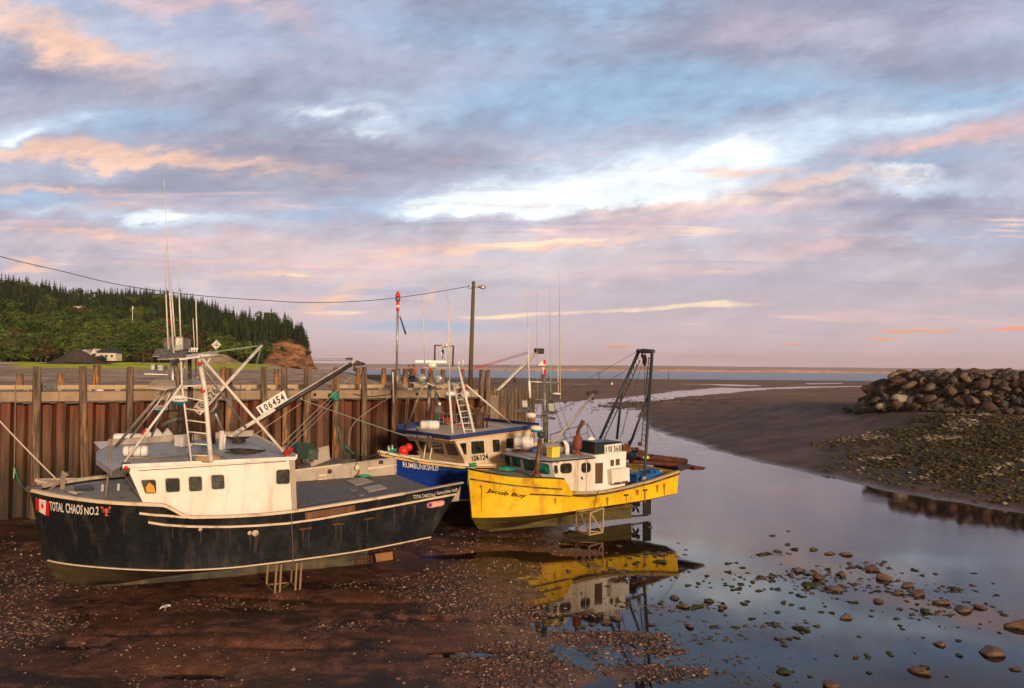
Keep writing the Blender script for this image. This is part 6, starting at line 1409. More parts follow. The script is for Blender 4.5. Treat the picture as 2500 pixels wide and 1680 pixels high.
# ================================================================== the grey boat moored inside
D = Boat('fishing_boat', 'grey-decked fishing boat lying between the black boat and the wharf', (0, 0, 0), R(210.42), R(-1.9), R(-1.0))
D.o = A.w((.9, -7.55, -.1)); D.root.matrix_world = Matrix.Translation(D.o) @ D.Rm.to_4x4()
db = D.at(89, 1174, y=0); sh = db-Vector((14.0, 0, 3.5)); D.o = D.w((sh.x, 0, sh.z)); D.root.matrix_world = Matrix.Translation(D.o) @ D.Rm.to_4x4()
D.hull([0, .35, .65, .85, .95, 1], [(0, 3.1, 3.3), (4.5, 3.3, 2.95), (9, 3.1, 3.0), (12, 1.9, 3.25), (13.4, .8, 3.42), (14.0, .06, 3.5)],
    [(.5, 2.9, 1.4), (4.5, 3.0, 1.2), (9, 2.7, 1.1), (11.6, 1.4, 1.1), (12.9, .5, 1.1), (13.4, .05, 1.1)], [(.8, 0, 1.0), (4.5, 0, .6), (9, 0, .2), (11.2, 0, .08), (12.3, 0, .05), (12.8, 0, .15)])
D.make_hull(M['greige'], M['blackbot'])
D.deck('deck', 0, .999, -.12, .10, M['greydeck']); D.edge('rail', 0, 1, 1.0, .14, .10, M['rail'], 0, z=.03)
def dbox(name, q, y, dep, m): P_ = [D.at(*p, y=y) for p in q]; return MB().poly(P_, (0, -1, 0), dep).build(name, m, D.root)
dw = dbox('wheelhouse', [(250, 1102), (560, 1084), (560, 1160), (290, 1172)], 2.4, 4.4, M['white'])
vq = [D.at(237, 1102, z=5.0), D.at(262, 1122, z=5.0)]
dbox('stern_bulwark', [(752, 1100), (803, 1088), (806, 1122), (760, 1140)], .3, .12, M['greige'])
MB().poly([D.at(a, b, z=3.3) for a, b in [(722, 1138), (806, 1118), (870, 1124), (860, 1134), (730, 1152)]], (0, 0, 1), .06).build('stern_deck', M['greige'], D.root)
gr = MB()
for k in range(7): a = D.at(722+k*16, 1134-k*1.5, z=3.5); b = D.at(752+k*16, 1126-k*1.5, z=3.5); gr.tube([a, b], .025, 4)
for k in range(3): gr.tube([D.at(724+k*10, 1136-k*5, z=3.5), D.at(835+k*10, 1128-k*5, z=3.5)], .025, 4)
gr.build('deck_rack', GV, D.root)
top_obj(D, MB().box(D.at(732, 1100, y=1.2), (1.1, .9, .7), .4).box(D.at(752, 1108, y=1.2), (1.0, .7, .5), -.3), 'fish_bin', mat('dark green bin', (.025, .05, .04), .6), 'dark green bins jumbled behind the black boat\'s wheelhouse', 'bin')
top_obj(D, canister(D, D.at(312, 1071, y=.5), 1.25, .24, (1, 0, 0)), 'life_raft', M['plastic'], 'white life raft showing beyond the black boat\'s roof coaming', 'life raft')
for k, px in enumerate((358, 384, 409)):
    c_ = D.at(px, 1064, y=-.6); top_obj(D, MB().add([c_+Vector(v_) for v_ in [(-.28, 0, -.35), (.30, 0, -.35), (.26, 0, .0), (.0, 0, .36), (-.22, 0, .1), (-.28, -.3, -.35), (.30, -.3, -.35), (.26, -.3, .0), (0, -.3, .36), (-.22, -.3, .1)]], [(0, 1, 2, 3, 4), (9, 8, 7, 6, 5), (0, 5, 6, 1), (1, 6, 7, 2), (2, 7, 8, 3), (3, 8, 9, 4), (4, 9, 5, 0)]), 'cut_barrel', M['plastic'], ['white cut plastic shell beside a red float beyond the roof coaming', 'middle white cut plastic shell beyond the roof coaming', 'white cut plastic shell nearest the dark pipes'][k], 'plastic shell')
top_obj(D, MB().ball(D.at(352, 1058, y=-.5), .14, 10, sq=(.7, .7, 1.4)), 'float', M['redplastic'], 'small pinkish red float beside the white plastic shells', 'float')
D.tb('exhaust_pipe', [D.at(395, 1040, y=-.5), D.at(410, 1030, y=-.5), D.at(430, 1024, y=-.5), D.at(441, 1020, y=-.5)], [.09, .10, .12, .15], GV, 10)
MB().ball(D.at(440, 1024, y=-.5), .24, 10, sq=(1, .8, 1)).tube([D.at(437, 1075, y=-.5), D.at(440, 1026, y=-.5)], .12, 8).build('exhaust_muffler', M['dark'], D.root)
D.tb('mast_column', [D.at(442, 1070, y=-1), D.at(440, 975, y=-1)], .13, M['dark'], 10)
dome(D, D.at(392, 998, y=-1), .34, .34, m2=mat('teal base b', (.02, .16, .22), .5)); D.tb('radar_post', [D.at(410, 1003, y=-1), D.at(438, 1003, y=-1)], .04, M['dark']); 
cd = D.at(392, 998, y=-1); lp = D.plane(cd+Vector((0, .35, 0)), cd+Vector((.3, .35, 0)), cd+Vector((0, .35, .3))); lettering(D.root, 'FURUNO', [(385, 995), (405, 994), (405, 998), (385, 999)], lp, M['btext'], name='radar_lettering', bold=.03, off=.01)
b0_, b1_ = D.at(485, 1012, y=-1), D.at(638, 843, y=-2.0)
MB().tube([b0_, b1_], .075, 8).tube([b0_+Vector((0, .25, 0)), b1_+Vector((0, .2, 0))], .05, 8).build('boom', W_, D.root)
MB().tube([b0_+dn, on(b0_, b1_, .5)+dn], .08, 7).build('boom_hose', M['dark'], D.root)
MB().ball(b1_, .14, 8, sq=(1.6, .7, .7)).tube([b1_, D.at(656, 835, y=-2)], .03, 5).build('boom_sheave', M['dark'], D.root)
lift = MB()
for k in (0, 4): lift.tube([D.at(492, 862+k*.6, y=-1.5), D.at(615, 846+k*.4, y=-2), b1_], .014, 4)
for px in (629, 634): lift.tube([b1_, D.at(px-10, 908, y=-2)], .012, 4)
lift.build('topping_lift', M['palegreen'], D.root)
sg2 = D.plane(D.at(473, 1006, y=-.8), D.at(530, 940, y=-.8), D.at(540, 965, y=-.8)); q4b = [(468, 999), (520, 940), (540, 955), (487, 1013)]
sb2 = MB().poly([sg2(*p) for p in q4b], sg2.n, -.04).build('number_board', M['greige'], D.root)
for k, ch in enumerate('105326'):
    a, b, c4, d4 = Vector(q4b[0]), Vector(q4b[1]), Vector(q4b[3]), Vector(q4b[2]); f0 = .05+.155*k; f1 = f0+(.12 if ch != '1' else .06)
    lettering(sb2, ch, [tuple(a.lerp(b, f0).lerp(c4.lerp(d4, f0), .12)), tuple(a.lerp(b, f1).lerp(c4.lerp(d4, f1), .12)), tuple(a.lerp(b, f1).lerp(c4.lerp(d4, f1), .88)), tuple(a.lerp(b, f0).lerp(c4.lerp(d4, f0), .88))], sg2, M['btext'], name='numeral', bold=.03)
hs_ = MB()
for k in range(5): hs_.tube([D.at(500+k*9, 1000+k*6, y=-.8), D.at(512+k*6, 1018+k*3, y=-.7), D.at(528+k*3, 1000-k*3, y=-.8)], .05, 6)
hs_.build('hydraulic_hose', M['dark'], D.root)
top_obj(D, MB().ball(D.at(530, 998, y=-.9), .12, 8), 'float', M['redplastic'], 'red float tucked behind the tower of the black boat', 'float')
# ================================================================== the blue boat
B2 = Boat('fishing_boat', 'navy blue fishing boat with cream wheelhouse, moored between the wharf and the yellow boat', (3.97, 55.27, .20), R(216.1), R(-.13), R(-.23))
B = B2
B.hull([0, .40, .68, .86, .95, 1], [(-.4, 2.75, 3.7), (5.6, 3.0, 3.1), (9.25, 2.74, 3.15), (11.67, 1.46, 3.42), (12.95, .65, 3.68), (13.8, .06, 3.88)],
    [(.3, 2.5, 1.6), (5.6, 2.6, 1.3), (9.2, 2.0, 1.2), (11.2, .85, 1.2), (12.2, .35, 1.22), (12.75, .04, 1.25)], [(.6, 0, 1.2), (5.6, 0, .6), (9.2, 0, .2), (10.8, 0, .06), (11.6, 0, .05), (12.2, 0, .15)])
B.make_hull(M['bluehull'], M['blackbot'])
B.deck('foredeck', .55, .999, -.09, .10, M['creamdeck']); B.deck('aft_deck', 0, .55, -.45, .12, M['creamdeck'])
B.edge('gunwale', .0, 1.0, 1.0, .20, .13, M['cream'], .0, z=.05); B.edge('yellow_rub_rail', .0, 1.0, .955, .08, .10, M['ytrim'], .035); B.edge('waterline_stripe', .0, .99, .0, .03, .05, M['ytrim'], .02)
B.g0 = (.8, .7)
lettering(B.root, 'RUMBUNKSHUS', [(983, 1127), (1071, 1137), (1071, 1150), (984, 1140)], B.hsurf, M['ltext'], name='boat_name', bold=.012)
# wheelhouse: side face, raked front
fp_t, fp_b = B.at(1109, 1074, y=2.85), B.at(1133, 1124, y=2.45)
side = B.plane(B.at(1109, 1074, y=2.85), B.at(1133, 1124, y=2.55), B.at(1290, 1060, y=3.0))
def onpl(pl, x, z, p0): return Vector((x, p0.y-((x-p0.x)*pl.n.x+(z-p0.z)*pl.n.z)/pl.n.y, z))
fp_t, fp_b = side(1109, 1074), side(1133, 1124)
zt_, zbm = fp_t.z, fp_b.z
aft_t = side(1302, 1047); aft_b = onpl(side, aft_t.x, 2.6, aft_t); mb = MB()
LL = [fp_t, fp_b, onpl(side, fp_b.x-.3, 2.7, fp_t), aft_b, aft_t]
mb.add(LL+[Vector((p.x, -p.y, p.z)) for p in LL], [(0, 1, 2, 3, 4), (9, 8, 7, 6, 5)]+[(i, 5+i, 5+(i+1) % 5, (i+1) % 5) for i in range(5)])
bh = mb.build('wheelhouse', M['cream'], B.root)
front = B.plane(fp_t+Vector((.0, 0, 0)), fp_b, Vector((fp_t.x, -fp_t.y, fp_t.z)))
for q in ([(997, 1075), (1013, 1077), (1023, 1101), (1006, 1099)], [(1021, 1077), (1041, 1078), (1052, 1105), (1033, 1103)], [(1053, 1080), (1079, 1082), (1085, 1109), (1061, 1106)], [(1086, 1082), (1109, 1084), (1121, 1112), (1095, 1110)]):
    window(bh, q, front, fw=.05, frame=M['gasket'], th=.012, r=.10)
for q in ([(1122, 1083), (1138, 1081), (1139, 1110), (1133, 1109)], [(1150, 1078), (1181, 1076), (1183, 1106), (1151, 1109)], [(1202, 1074), (1219, 1073), (1221, 1103), (1204, 1104)], [(1236, 1071), (1253, 1069), (1254, 1094), (1236, 1095)]):
    window(bh, q, side, fw=.05, frame=M['gasket'], th=.012, r=.10)
lettering(bh, '106124', [(1151, 1112), (1191, 1107), (1192, 1121), (1152, 1127)], side, M['btext'], name='registration', bold=.03, off=.02)
lettering(bh, 'B', [(1221, 1109), (1228, 1108), (1228, 1118), (1222, 1119)], side, M['bluetext'], name='initial', bold=.04, off=.02)
# roof with blue fascia and yellow lines
rz = zt_+.06; RQ = [Vector((fp_t.x+.35, fp_t.y+.12, rz)), Vector((fp_t.x+.55, 0, rz+.02)), Vector((fp_t.x+.35, -fp_t.y-.12, rz)), Vector((aft_t.x-.3, -aft_t.y-.12, aft_t.z+.08)), Vector((aft_t.x-.3, aft_t.y+.12, aft_t.z+.08))]
ctr = sum(RQ, Vector())/5
MB().poly(RQ, (0, 0, 1), .08).build('roof', M['creamdeck'], B.root)
fa, yl = MB(), MB()
fa.sweep([RQ[4], RQ[0], RQ[1], RQ[2]], .09, .26, off=(0, 0, .06)); yl.sweep([RQ[4], RQ[0], RQ[1], RQ[2]], .11, .05, off=(0, 0, -.075))
fa.build('blue_fascia', M['bluetrim'], B.root); yl.build('yellow_line', M['ytrim'], B.root)
MB().sweep([RQ[2], RQ[3]], .08, .42, off=(0, 0, .2)).build('side_coaming', M['bluetrim'], B.root); MB().sweep([RQ[3], RQ[4]], .08, .30, off=(0, 0, .1)).build('rear_coaming', M['bluetrim'], B.root)
fpl = B.plane(RQ[0]+Vector((.06, 0, 0)), RQ[1]+Vector((.06, 0, 0)), RQ[0]+Vector((.06, 0, .3)))
nb = [(990, 1058), (1058, 1065), (1058, 1073), (990, 1066)]
MB().poly([fpl(*p, .0) for p in nb], fpl.n, .02).build('name_board', M['bluetrim'], B.root)
for w_, a_, b_ in (('RELENTLESS', 992, 1018), ('FISHERIES', 1021, 1044), ('LTD.', 1047, 1056)): lettering(B.root, w_, [(a_, 1059+(a_-992)*.11), (b_, 1059+(b_-992)*.11), (b_, 1065+(b_-992)*.11), (a_, 1065+(a_-992)*.11)], fpl, M['ltext'], name='company_name', bold=.02, off=.03)
RB = rz+.09
def rfb(px, py, dz=0): p = B.at(px, py, z=RB+.1); return Vector((p.x, p.y, p.z-.1+dz))
top_obj(B, canister(B, B.at(1049, 1038, y=1.5), 1.05, .25, B.Ri@Vector((1, .15, 0))), 'life_raft', M['plastic'], 'white life raft canister at the front of the blue boat\'s roof', 'life raft')
MB().lathe(rfb(1020, 1050, .18), (.9, .4, 0), [(0, .14), (.05, .14), (.1, .1)], 12).build('searchlight', M['alu'], B.root)
top_obj(B, MB().ball(B.at(985, 1101, y=.6), .29, 16), 'buoy', M['redplastic'], 'bright red round buoy hanging at the blue boat\'s windscreen', 'buoy')
top_obj(B, MB().ball(B.at(998, 1092, y=-.2), .22, 14), 'buoy', M['redplastic'], 'darker red buoy half hidden behind the round one', 'buoy')
top_obj(B, tangle(rfb(1095, 1042, .2), .55, 60, .06, 21, .8), 'rope_heap', M['redrope'], 'red-brown rope heap inside the cage on the blue boat\'s roof', 'rope')
top_obj(B, MB().box(rfb(1138, 1046, .22), (1.0, .6, .34), .3), 'red_tote', M['redplastic'], 'red bundle behind the ladder of the blue boat', 'bundle', bevel=.05)
top_obj(B, MB().tube([rfb(1168, 1052, 0), rfb(1168, 1052, 1.15)], .33, 16), 'brown_drum', mat('brown drum', (.10, .06, .045), .6, .3), 'brown steel drum on the roof at the blue boom\'s foot', 'drum')
top_obj(B, tangle(rfb(1218, 1051, .03), .8, 50, .03, 23, .1), 'net_heap', M['teal'], 'thin teal rope strewn along the blue boat\'s roof', 'rope')
for k, (a, b_) in enumerate((((1034, 1121), (1046, 1042)), ((1049, 1122), (1063, 1045)))): B.tb('handrail', [B.at(*a, z=3.3), B.at(*b_, y=B.at(*a, z=3.3).y-.4)], .035, M['white'])
by = .9
S_ = lambda nm, a, b_, ya, yb, r, m, n=8: B.tb(nm, [rfb(*a) if ya == 'r' else B.at(*a, y=ya), rfb(*b_) if yb == 'r' else B.at(*b_, y=yb)], r, m, n)
S_('brace', (990, 1046), (1035, 936), 'r', .2, .06, M['alu']); S_('brace', (1267, 1047), (1139, 941), 'r', .9, .055, M['whitep'])
S_('mast_column', (1043, 1027), (1050, 938), -1.2, -1.0, .12, M['galv']); S_('mast_column', (1066, 1029), (1062, 935), -1.2, -1.1, .06, M['teal'])
S_('tower_leg', (1105, 1058), (1095, 930), 'r', by, .07, M['whitep']); S_('ladder_rail', (1136, 1060), (1106, 936), 'r', by, .05, M['whitep']); S_('tower_leg', (1159, 1058), (1119, 895), 'r', by, .08, M['whitep'])
rg = MB()
L0, L1, G0, G1 = rfb(1136, 1060), B.at(1106, 936, y=by), rfb(1159, 1058), B.at(1124, 920, y=by)
for k in range(8): rg.tube([on(L0, L1, .12+.11*k), on(G0, G1, .10+.105*k)], .025, 5)
rg.build('ladder_rung', M['whitep'], B.root)
S_('brace', (1186, 1020), (1100, 955), -.9, .4, .04, M['alu']); S_('brace', (1070, 1010), (1060, 940), -.8, .2, .035, M['galv']); S_('brace', (1098, 1020), (1052, 935), -1.4, -.3, .04, M['dark'])
def pl2(q, ys, th, m, name): return MB().poly([B.at(a, b_, y=ys[i]) for i, (a, b_) in enumerate(q)], (0, 0, -1), th).build(name, m, B.root)
pl2([(1033, 896), (1143, 897), (1140, 894), (1036, 893)], (by, by, -.6, -.6), .06, M['alu'], 'top_platform'); pl2([(1083, 938), (1130, 937), (1126, 933), (1080, 934)], (by, by, -.3, -.3), .05, M['alu'], 'mid_platform')
pl2([(1001, 933), (1026, 940), (1040, 938), (1038, 932)], (.7, .7, .2, .2), .04, M['alu'], 'drip_plate'); pl2([(1042, 934), (1060, 942), (1086, 936), (1083, 932)], (.7, .8, .4, .2), .04, M['alu'], 'drip_plate')
for px, py in ((1030, 923), (1069, 924)):
    c_ = B.at(px, py, y=.7); h_ = MB().lathe(c_, (-.75, -.4, 0), [(-.02, .24), (.05, .25), (.20, .19), (.33, .08)], 18).build('floodlight', M['alu'], B.root); MB().lathe(c_, (.75, .4, 0), [(0, .20), (.03, .19), (.05, .1)], 16).build('lens', M['lamp'], h_)
rb_ = MB().box(B.at(1054, 883, y=.2), (1.9, .12, .12), R(-20)); rb_.build('radar_scanner', M['plastic'], B.root); dome(B, B.at(1055, 893, y=.2), .26, .34, 'radar_pedestal', M['plastic']); dome(B, B.at(1100, 963, y=by), .33, .34, m2=mat('teal base c', (.02, .25, .3), .5)); dome(B, B.at(1135, 962, y=.2), .27, .40, m2=M['plastic'])
fr = MB()
for a, b_ in (((1061, 896), (1062, 843)), ((1062, 843), (1107, 845)), ((1107, 845), (1105, 896))): fr.tube([B.at(*a, y=-.2), B.at(*b_, y=-.2)], .05, 4, smooth=False)
fr.build('hoist_frame', M['rust'], B.root); MB().ball(B.at(1081, 859, y=-.2), .11, 8, sq=(.7, .7, 1.3)).tube([B.at(1081, 845, y=-.2), B.at(1081, 877, y=-.2)], .02, 4).build('hoist_block', M['dark'], B.root)
c_ = B.at(1088, 846, y=.1); k_ = .3; MB().add([c_+Vector((k_, 0, 0)), c_+Vector((0, 0, k_*.9)), c_-Vector((k_, 0, 0)), c_-Vector((0, 0, .06)), c_+Vector((0, k_, 0)), c_-Vector((0, k_, 0))], [(0, 4, 1), (4, 2, 1), (2, 5, 1), (5, 0, 1), (0, 3, 4), (4, 3, 2), (2, 3, 5), (5, 3, 0)]).tube([B.at(1087, 895, y=.1), c_], .015, 4).build('radar_reflector', M['plastic'], B.root)
for px, py in ((1120, 897), (1130, 895), (1077, 875)): MB().lathe(B.at(px, py, y=.1), (0, 0, 1), [(0, .02), (.2, .03), (.25, .07), (.36, .05)], 8).build('gps_sensor', M['plastic'], B.root)
for (px, py) in ((1049, 905), (1130, 907), (1139, 946)): MB().box(B.at(px, py, y=by+.05), (.07, .05, .18)).build('reflector', M['red'], B.root)
whip(B, (1038, 892), (1031, 740), (1027, 656), .2, .032); whip(B, (1098, 930), (1092, 735), (1088, 646), .8, .035); whip(B, (1101, 893), (1095, 740), (1093, 725), .3, .028)
b0_ = rfb(1171, 1022, .9); b1_ = B.at(1313, 856, y=b0_.y-.9)
MB().tube([b0_, b1_], .085, 8).tube([b0_+Vector((.05, .2, .0)), b1_+Vector((0, .18, 0))], .06, 8).build('boom', M['whitep'], B.root)
MB().tube([on(b0_, b1_, .48)+Vector((0, .05, -.12)), on(b0_, b1_, .93)+Vector((0, .05, -.10))], .07, 7).build('boom_hose', M['dark'], B.root)
hh = MB().box(on(b0_, b1_, .99)+Vector((-.1, .1, 0)), (.75, .42, .42), R(8)); hh.build('boom_head', M['dark'], B.root, .05)
tl = MB()
for k in range(3): tl.tube([B.at(1158, 898+k*2, y=.2), B.at(1288, 859+k*2.5, y=b1_.y)], .014, 4)
tl.build('topping_lift', M['redrope'], B.root)
MB().ball(B.at(1257, 928, y=b0_.y-.5), .16, 8, sq=(1, .8, 1.2)).tube([B.at(1258, 910, y=b0_.y-.5), B.at(1257, 928, y=b0_.y-.5)], .015, 4).build('hanging_block', M['rust'], B.root)
MB().ball(rfb(1190, 1010, .75), .34, 10, sq=(.9, .7, 1)).build('boom_winch', M['dark'], B.root)
B.tb('exhaust_pipe', [rfb(1158, 1025, .2), B.at(1158, 1005, y=-.4), B.at(1178, 985, y=-.5)], [.13, .13, .15], M['rust'], 10); B.tb('rusty_pipe', [rfb(1189, 1053), B.at(1189, 1025, y=.8), B.at(1197, 1014, y=.8)], .05, M['rust'])
cg = MB(); y0, y1 = .9, -1.4
X0, X1 = rfb(1065, 1050).x, rfb(1140, 1050).x
for z_ in (.02, .55, 1.1):
    for yy in (y0, y1): cg.tube([Vector((X0, yy, RB+z_)), Vector((X1, yy, RB+z_))], .02, 4)
    for xx in (X0, X1): cg.tube([Vector((xx, y0, RB+z_)), Vector((xx, y1, RB+z_))], .02, 4)
for k in range(7): xx = X0+(X1-X0)*k/6; [cg.tube([Vector((xx, yy, RB)), Vector((xx, yy, RB+1.1))], .016, 4) for yy in (y0, y1)]
cg.build('roof_cage', M['alu'], B.root)
sp_ = MB().box(B.at(1070, 1000, y=.6), (.5, .1, .42), .3); sp_.build('square_speaker', M['galv'], B.root); MB().ball(B.at(1073, 986, y=.6), .1, 8).build('camera_dome', M['plastic'], B.root)
MB().tube([B.P(.985, 1)+Vector((-.2, -.1, .0)), B.P(.985, 1)+Vector((-.2, -.1, .42))], .07, 8).tube([B.P(.985, 1)+Vector((-.55, -.35, .0)), B.P(.985, 1)+Vector((-.55, -.35, .42))], .07, 8).build('bollard', M['alu'], B.root)
top_obj(B, tangle(B.at(960, 1104, z=3.85), .42, 50, .03, 30, .5), 'rope_coil', M['greenrope'], 'green rope bunched on the blue boat\'s bow bollards', 'rope')
MB().sweep([B.at(893, 1119, z=3.4), B.at(928, 1108, z=3.85)], .16, .07).build('bow_plank', M['wood'], B.root)

# ================================================================== the yellow boat
Y = Boat('fishing_boat', 'bright yellow fishing boat with white wheelhouse and dark blue A-frame, at the water\'s edge', (7.84, 50.72, .13), R(214.38), R(-1.14), R(-1.46))
Y.hull([0, .22, .48, .60, .645, .82, .93, 1],
    [(-.65, 2.05, 2.88), (2.19, 2.18, 2.38), (5.69, 2.24, 2.03), (7.15, 2.20, 2.10), (7.75, 2.14, 2.83), (10.4, 1.62, 3.00), (11.7, .75, 3.16), (12.32, .05, 3.28)],
    [(-.68, 1.92, 1.62), (2.2, 1.95, 1.36), (5.2, 1.94, 1.20), (7.0, 1.86, 1.08), (7.7, 1.82, 1.04), (10.2, 1.25, .92), (11.4, .55, .84), (11.95, .05, .80)],
    [(-.55, 0, 1.35), (2.2, 0, .95), (5.2, 0, .6), (7.0, 0, .4), (7.7, 0, .3), (9.8, 0, .08), (10.9, 0, .06), (11.45, 0, .16)])
Y.make_hull(M['yellow'], M['ybot'], .0, (.13, .93))
Y.deck('foredeck', .635, .999, -.05, .07, M['greydeck']); ydk = lambda x: 1.75+max(0, (3-x))*.10
Y.deck('work_deck', 0, .62, ydk, .12, mat('worn deck', (.20, .16, .13), .8, col2=(.30, .12, .05), s2=1.4)); Y.inner('bulwark_inner', 0, .60, ydk, .12, M['greige'])
Y.edge('foredeck_rail', .645, 1.0, 1.0, .10, .07, M['black'], 0, z=.02); Y.edge('cap_rail', 0, .595, 1.0, .20, .07, M['greige'], -.04, z=.03); Y.edge('rub_rail', .0, .60, .90, .06, .10, M['blackwood'], .03)
hstrake(Y, 'upper_strake', [(1149, 1169), (1200, 1177), (1257, 1185), (1310, 1190), (1341, 1192), (1372, 1194)], .05, .07, M['blackwood'], (.93, .8))
hstrake(Y, 'lower_strake', [(1293, 1206), (1340, 1208), (1385, 1210), (1430, 1211), (1456, 1210)], .05, .07, M['blackwood'], (.75, .7))
Y.g0 = (.97, .5); st = [Y.P(.998, q, .02) for q in (0, .25, .5, .75, 1)]; MB().sweep([p+Vector((.05, 0, 0)) for p in st], .12, .12).build('stem_iron', M['blackwood'], Y.root)
Y.g0 = (.88, .6); lettering(Y.root, 'Jacob Boy', [(1186, 1190), (1287, 1206), (1287, 1218), (1187, 1204)], Y.hsurf, M['btext'], name='boat_name', bold=.03, shear=.35)
yr_m = mat('rust run on yellow', (.42, .16, .015), .75, col2=(.22, .08, .012), s2=5)
for r_ in [(1527, 1210, 4, 22), (1573, 1198, 4, 30), (1618, 1180, 8, 30), (1478, 1214, 9, 20), (1174, 1185, 4, 66), (1550, 1196, 12, 14), (1600, 1184, 10, 18), (1352, 1216, 7, 16)]: runs(Y, [r_], (.3 if r_[0] > 1380 else .8, .5), yr_m)
for q in (((1523, 1209), (1534, 1208)), ((1569, 1197), (1579, 1196))):
    Y.g0 = (.2, .5); p0, p1 = Y.hsurf(*q[0], .01), Y.hsurf(*q[1], .01); MB().sweep([p0, p1], .03, .09).build('scupper', M['black'], Y.root)
Y.g0 = (.93, .8); a = Y.hsurf(1173, 1187, .03); MB().sweep([a, Y.at(1203, 1148, z=3.2)], .05, .13).build('anchor_plank', M['wood'], Y.root)
rope(Y, 'rusty_chain', [Y.at(1203, 1148, z=3.25), Y.at(1229, 1130, y=.9)], .03, M['rust'], 'rusty chain leading over the yellow boat\'s foredeck', .05, cat='chain')
# forward house
ys = 1.93
fhs = Y.plane(Y.at(1349, 1126, y=ys-.05), Y.at(1396, 1197, y=ys), Y.at(1450, 1120, y=ys))
ft, fb2, fb3, ar, arb = fhs(1347, 1128), fhs(1355, 1165), fhs(1397, 1200), fhs(1450, 1120), fhs(1450, 1198)
LL = [ft, fb2, fb3, onpl(fhs, fb3.x-.1, 1.8, ft), onpl(fhs, arb.x, 1.8, ft), ar]; n = 6
yh = MB().add(LL+[Vector((p.x, -p.y, p.z)) for p in LL], [tuple(range(n)), tuple(range(2*n-1, n-1, -1))]+[(i, n+i, n+(i+1) % n, (i+1) % n) for i in range(n)]).build('wheelhouse', mat('streaked white paint', (.74, .68, .58), .5, dirt=(.36, .20, .07), dirt_amt=.8, dirt_s=2.2, dstretch=(1.6, 1.6, .12), col2=(.60, .54, .46), s2=1.2), Y.root)
# three-sided bow front of the house
fc = ft.x+.75; fcb = fb2.x+.55
A0, A1, A2, A3 = ft, Vector((fc, .95, ft.z+.02)), Vector((fc, -.95, ft.z+.02)), Vector((ft.x, -ft.y, ft.z)); zb2 = 2.85
D0, D1, D2, D3 = Vector((fb2.x, fb2.y, zb2)), Vector((fcb, .95, zb2)), Vector((fcb, -.95, zb2)), Vector((fb2.x, -fb2.y, zb2))
MB().add([A0, A1, A2, A3, D0, D1, D2, D3], [(0, 4, 5, 1), (1, 5, 6, 2), (2, 6, 7, 3), (0, 1, 2, 3)]).build('house_front', mat('grey white front', (.50, .52, .52), .5, dirt=(.25, .2, .15), dirt_amt=.4), Y.root)
fq = Y.plane(A0, A1, D0); fm_ = Y.plane(A1, A2, D1)
for q, sf in (([(1231, 1108), (1243, 1110), (1247, 1137), (1234, 1135)], fm_), ([(1249, 1113), (1268, 1117), (1273, 1141), (1252, 1138)], fm_), ([(1277, 1119), (1302, 1126), (1305, 1151), (1281, 1146)], fm_), ([(1315, 1128), (1340, 1134), (1343, 1159), (1315, 1154)], fq)):
    window(yh, q, sf, glass=M['greenglass'], frame=M['gasket'], fw=.06, r=.2, th=.015)
for q in ([(1352, 1135), (1361, 1136), (1362, 1157), (1353, 1156)], [(1367, 1132), (1396, 1130), (1396, 1155), (1368, 1157)], [(1419, 1130), (1442, 1129), (1442, 1153), (1419, 1155)]):
    window(yh, q, fhs, frame=M['gasket'], fw=.08, r=.3, th=.02)
lettering(yh, '101368', [(1345, 1126), (1364, 1125), (1364, 1131), (1345, 1132)], fhs, M['btext'], name='small_number', off=.02)
MB().tube([fhs(1419, 1164, .05), fhs(1421, 1170, .05)], .04, 6).build('door_handle', M['black'], yh)
# roof of the forward house
yr = ft.z+.03
rq = [Vector((ft.x+.1, ft.y+.15, yr)), Vector((fc+.2, 1.05, yr)), Vector((fc+.2, -1.05, yr)), Vector((ft.x+.1, -ft.y-.15, yr)), Vector((ar.x, -ar.y-.1, ar.z+.04)), Vector((ar.x, ar.y+.1, ar.z+.04))]
MB().poly(rq, (0, 0, 1), .09).build('roof', M['roofgrey'], Y.root); MB().sweep([rq[5], rq[0], rq[1], rq[2], rq[3]], .06, .07, off=(0, 0, .02)).build('roof_edge', M['black'], Y.root)
# aft house, a little higher, with a dark doorway
ahs = Y.plane(Y.at(1451, 1114, y=ys), Y.at(1528, 1104, y=ys), Y.at(1528, 1176, y=ys))
q = [ahs(1450, 1112), ahs(1529, 1102), Vector((0, 0, 0)), Vector((0, 0, 0))]; q[2] = onpl(ahs, q[1].x, 1.8, q[1]); q[3] = onpl(ahs, q[0].x, 1.8, q[0])
LL = [q[0], q[3], q[2], q[1]]; ah = MB().add(LL+[Vector((p.x, -p.y, p.z)) for p in LL], [(0, 1, 2, 3), (7, 6, 5, 4)]+[(i, 4+i, 4+(i+1) % 4, (i+1) % 4) for i in range(4)]).build('aft_house', M['white'], Y.root)
MB().poly([ahs(*p, .006) for p in [(1453, 1131), (1471, 1130), (1470, 1180), (1453, 1181)]], ahs.n, .008).build('doorway', mat('brown doorway', (.10, .055, .035), .8), ah)
dfm = MB()
for a, b in (((1453, 1129), (1472, 1128)), ((1472, 1128), (1471, 1180))): dfm.tube([ahs(*a, .03), ahs(*b, .03)], .035, 4, smooth=False)
dfm.build('door_frame', M['white'], ah)
for qd in ([(1489, 1122), (1499, 1121), (1499, 1138), (1489, 1140)], [(1502, 1120), (1513, 1119), (1513, 1136), (1502, 1138)]): window(ah, qd, ahs, glass=mat('brown window', (.10, .07, .05), .25), frame=M['plastic'], fw=.12, r=.04, th=.02)
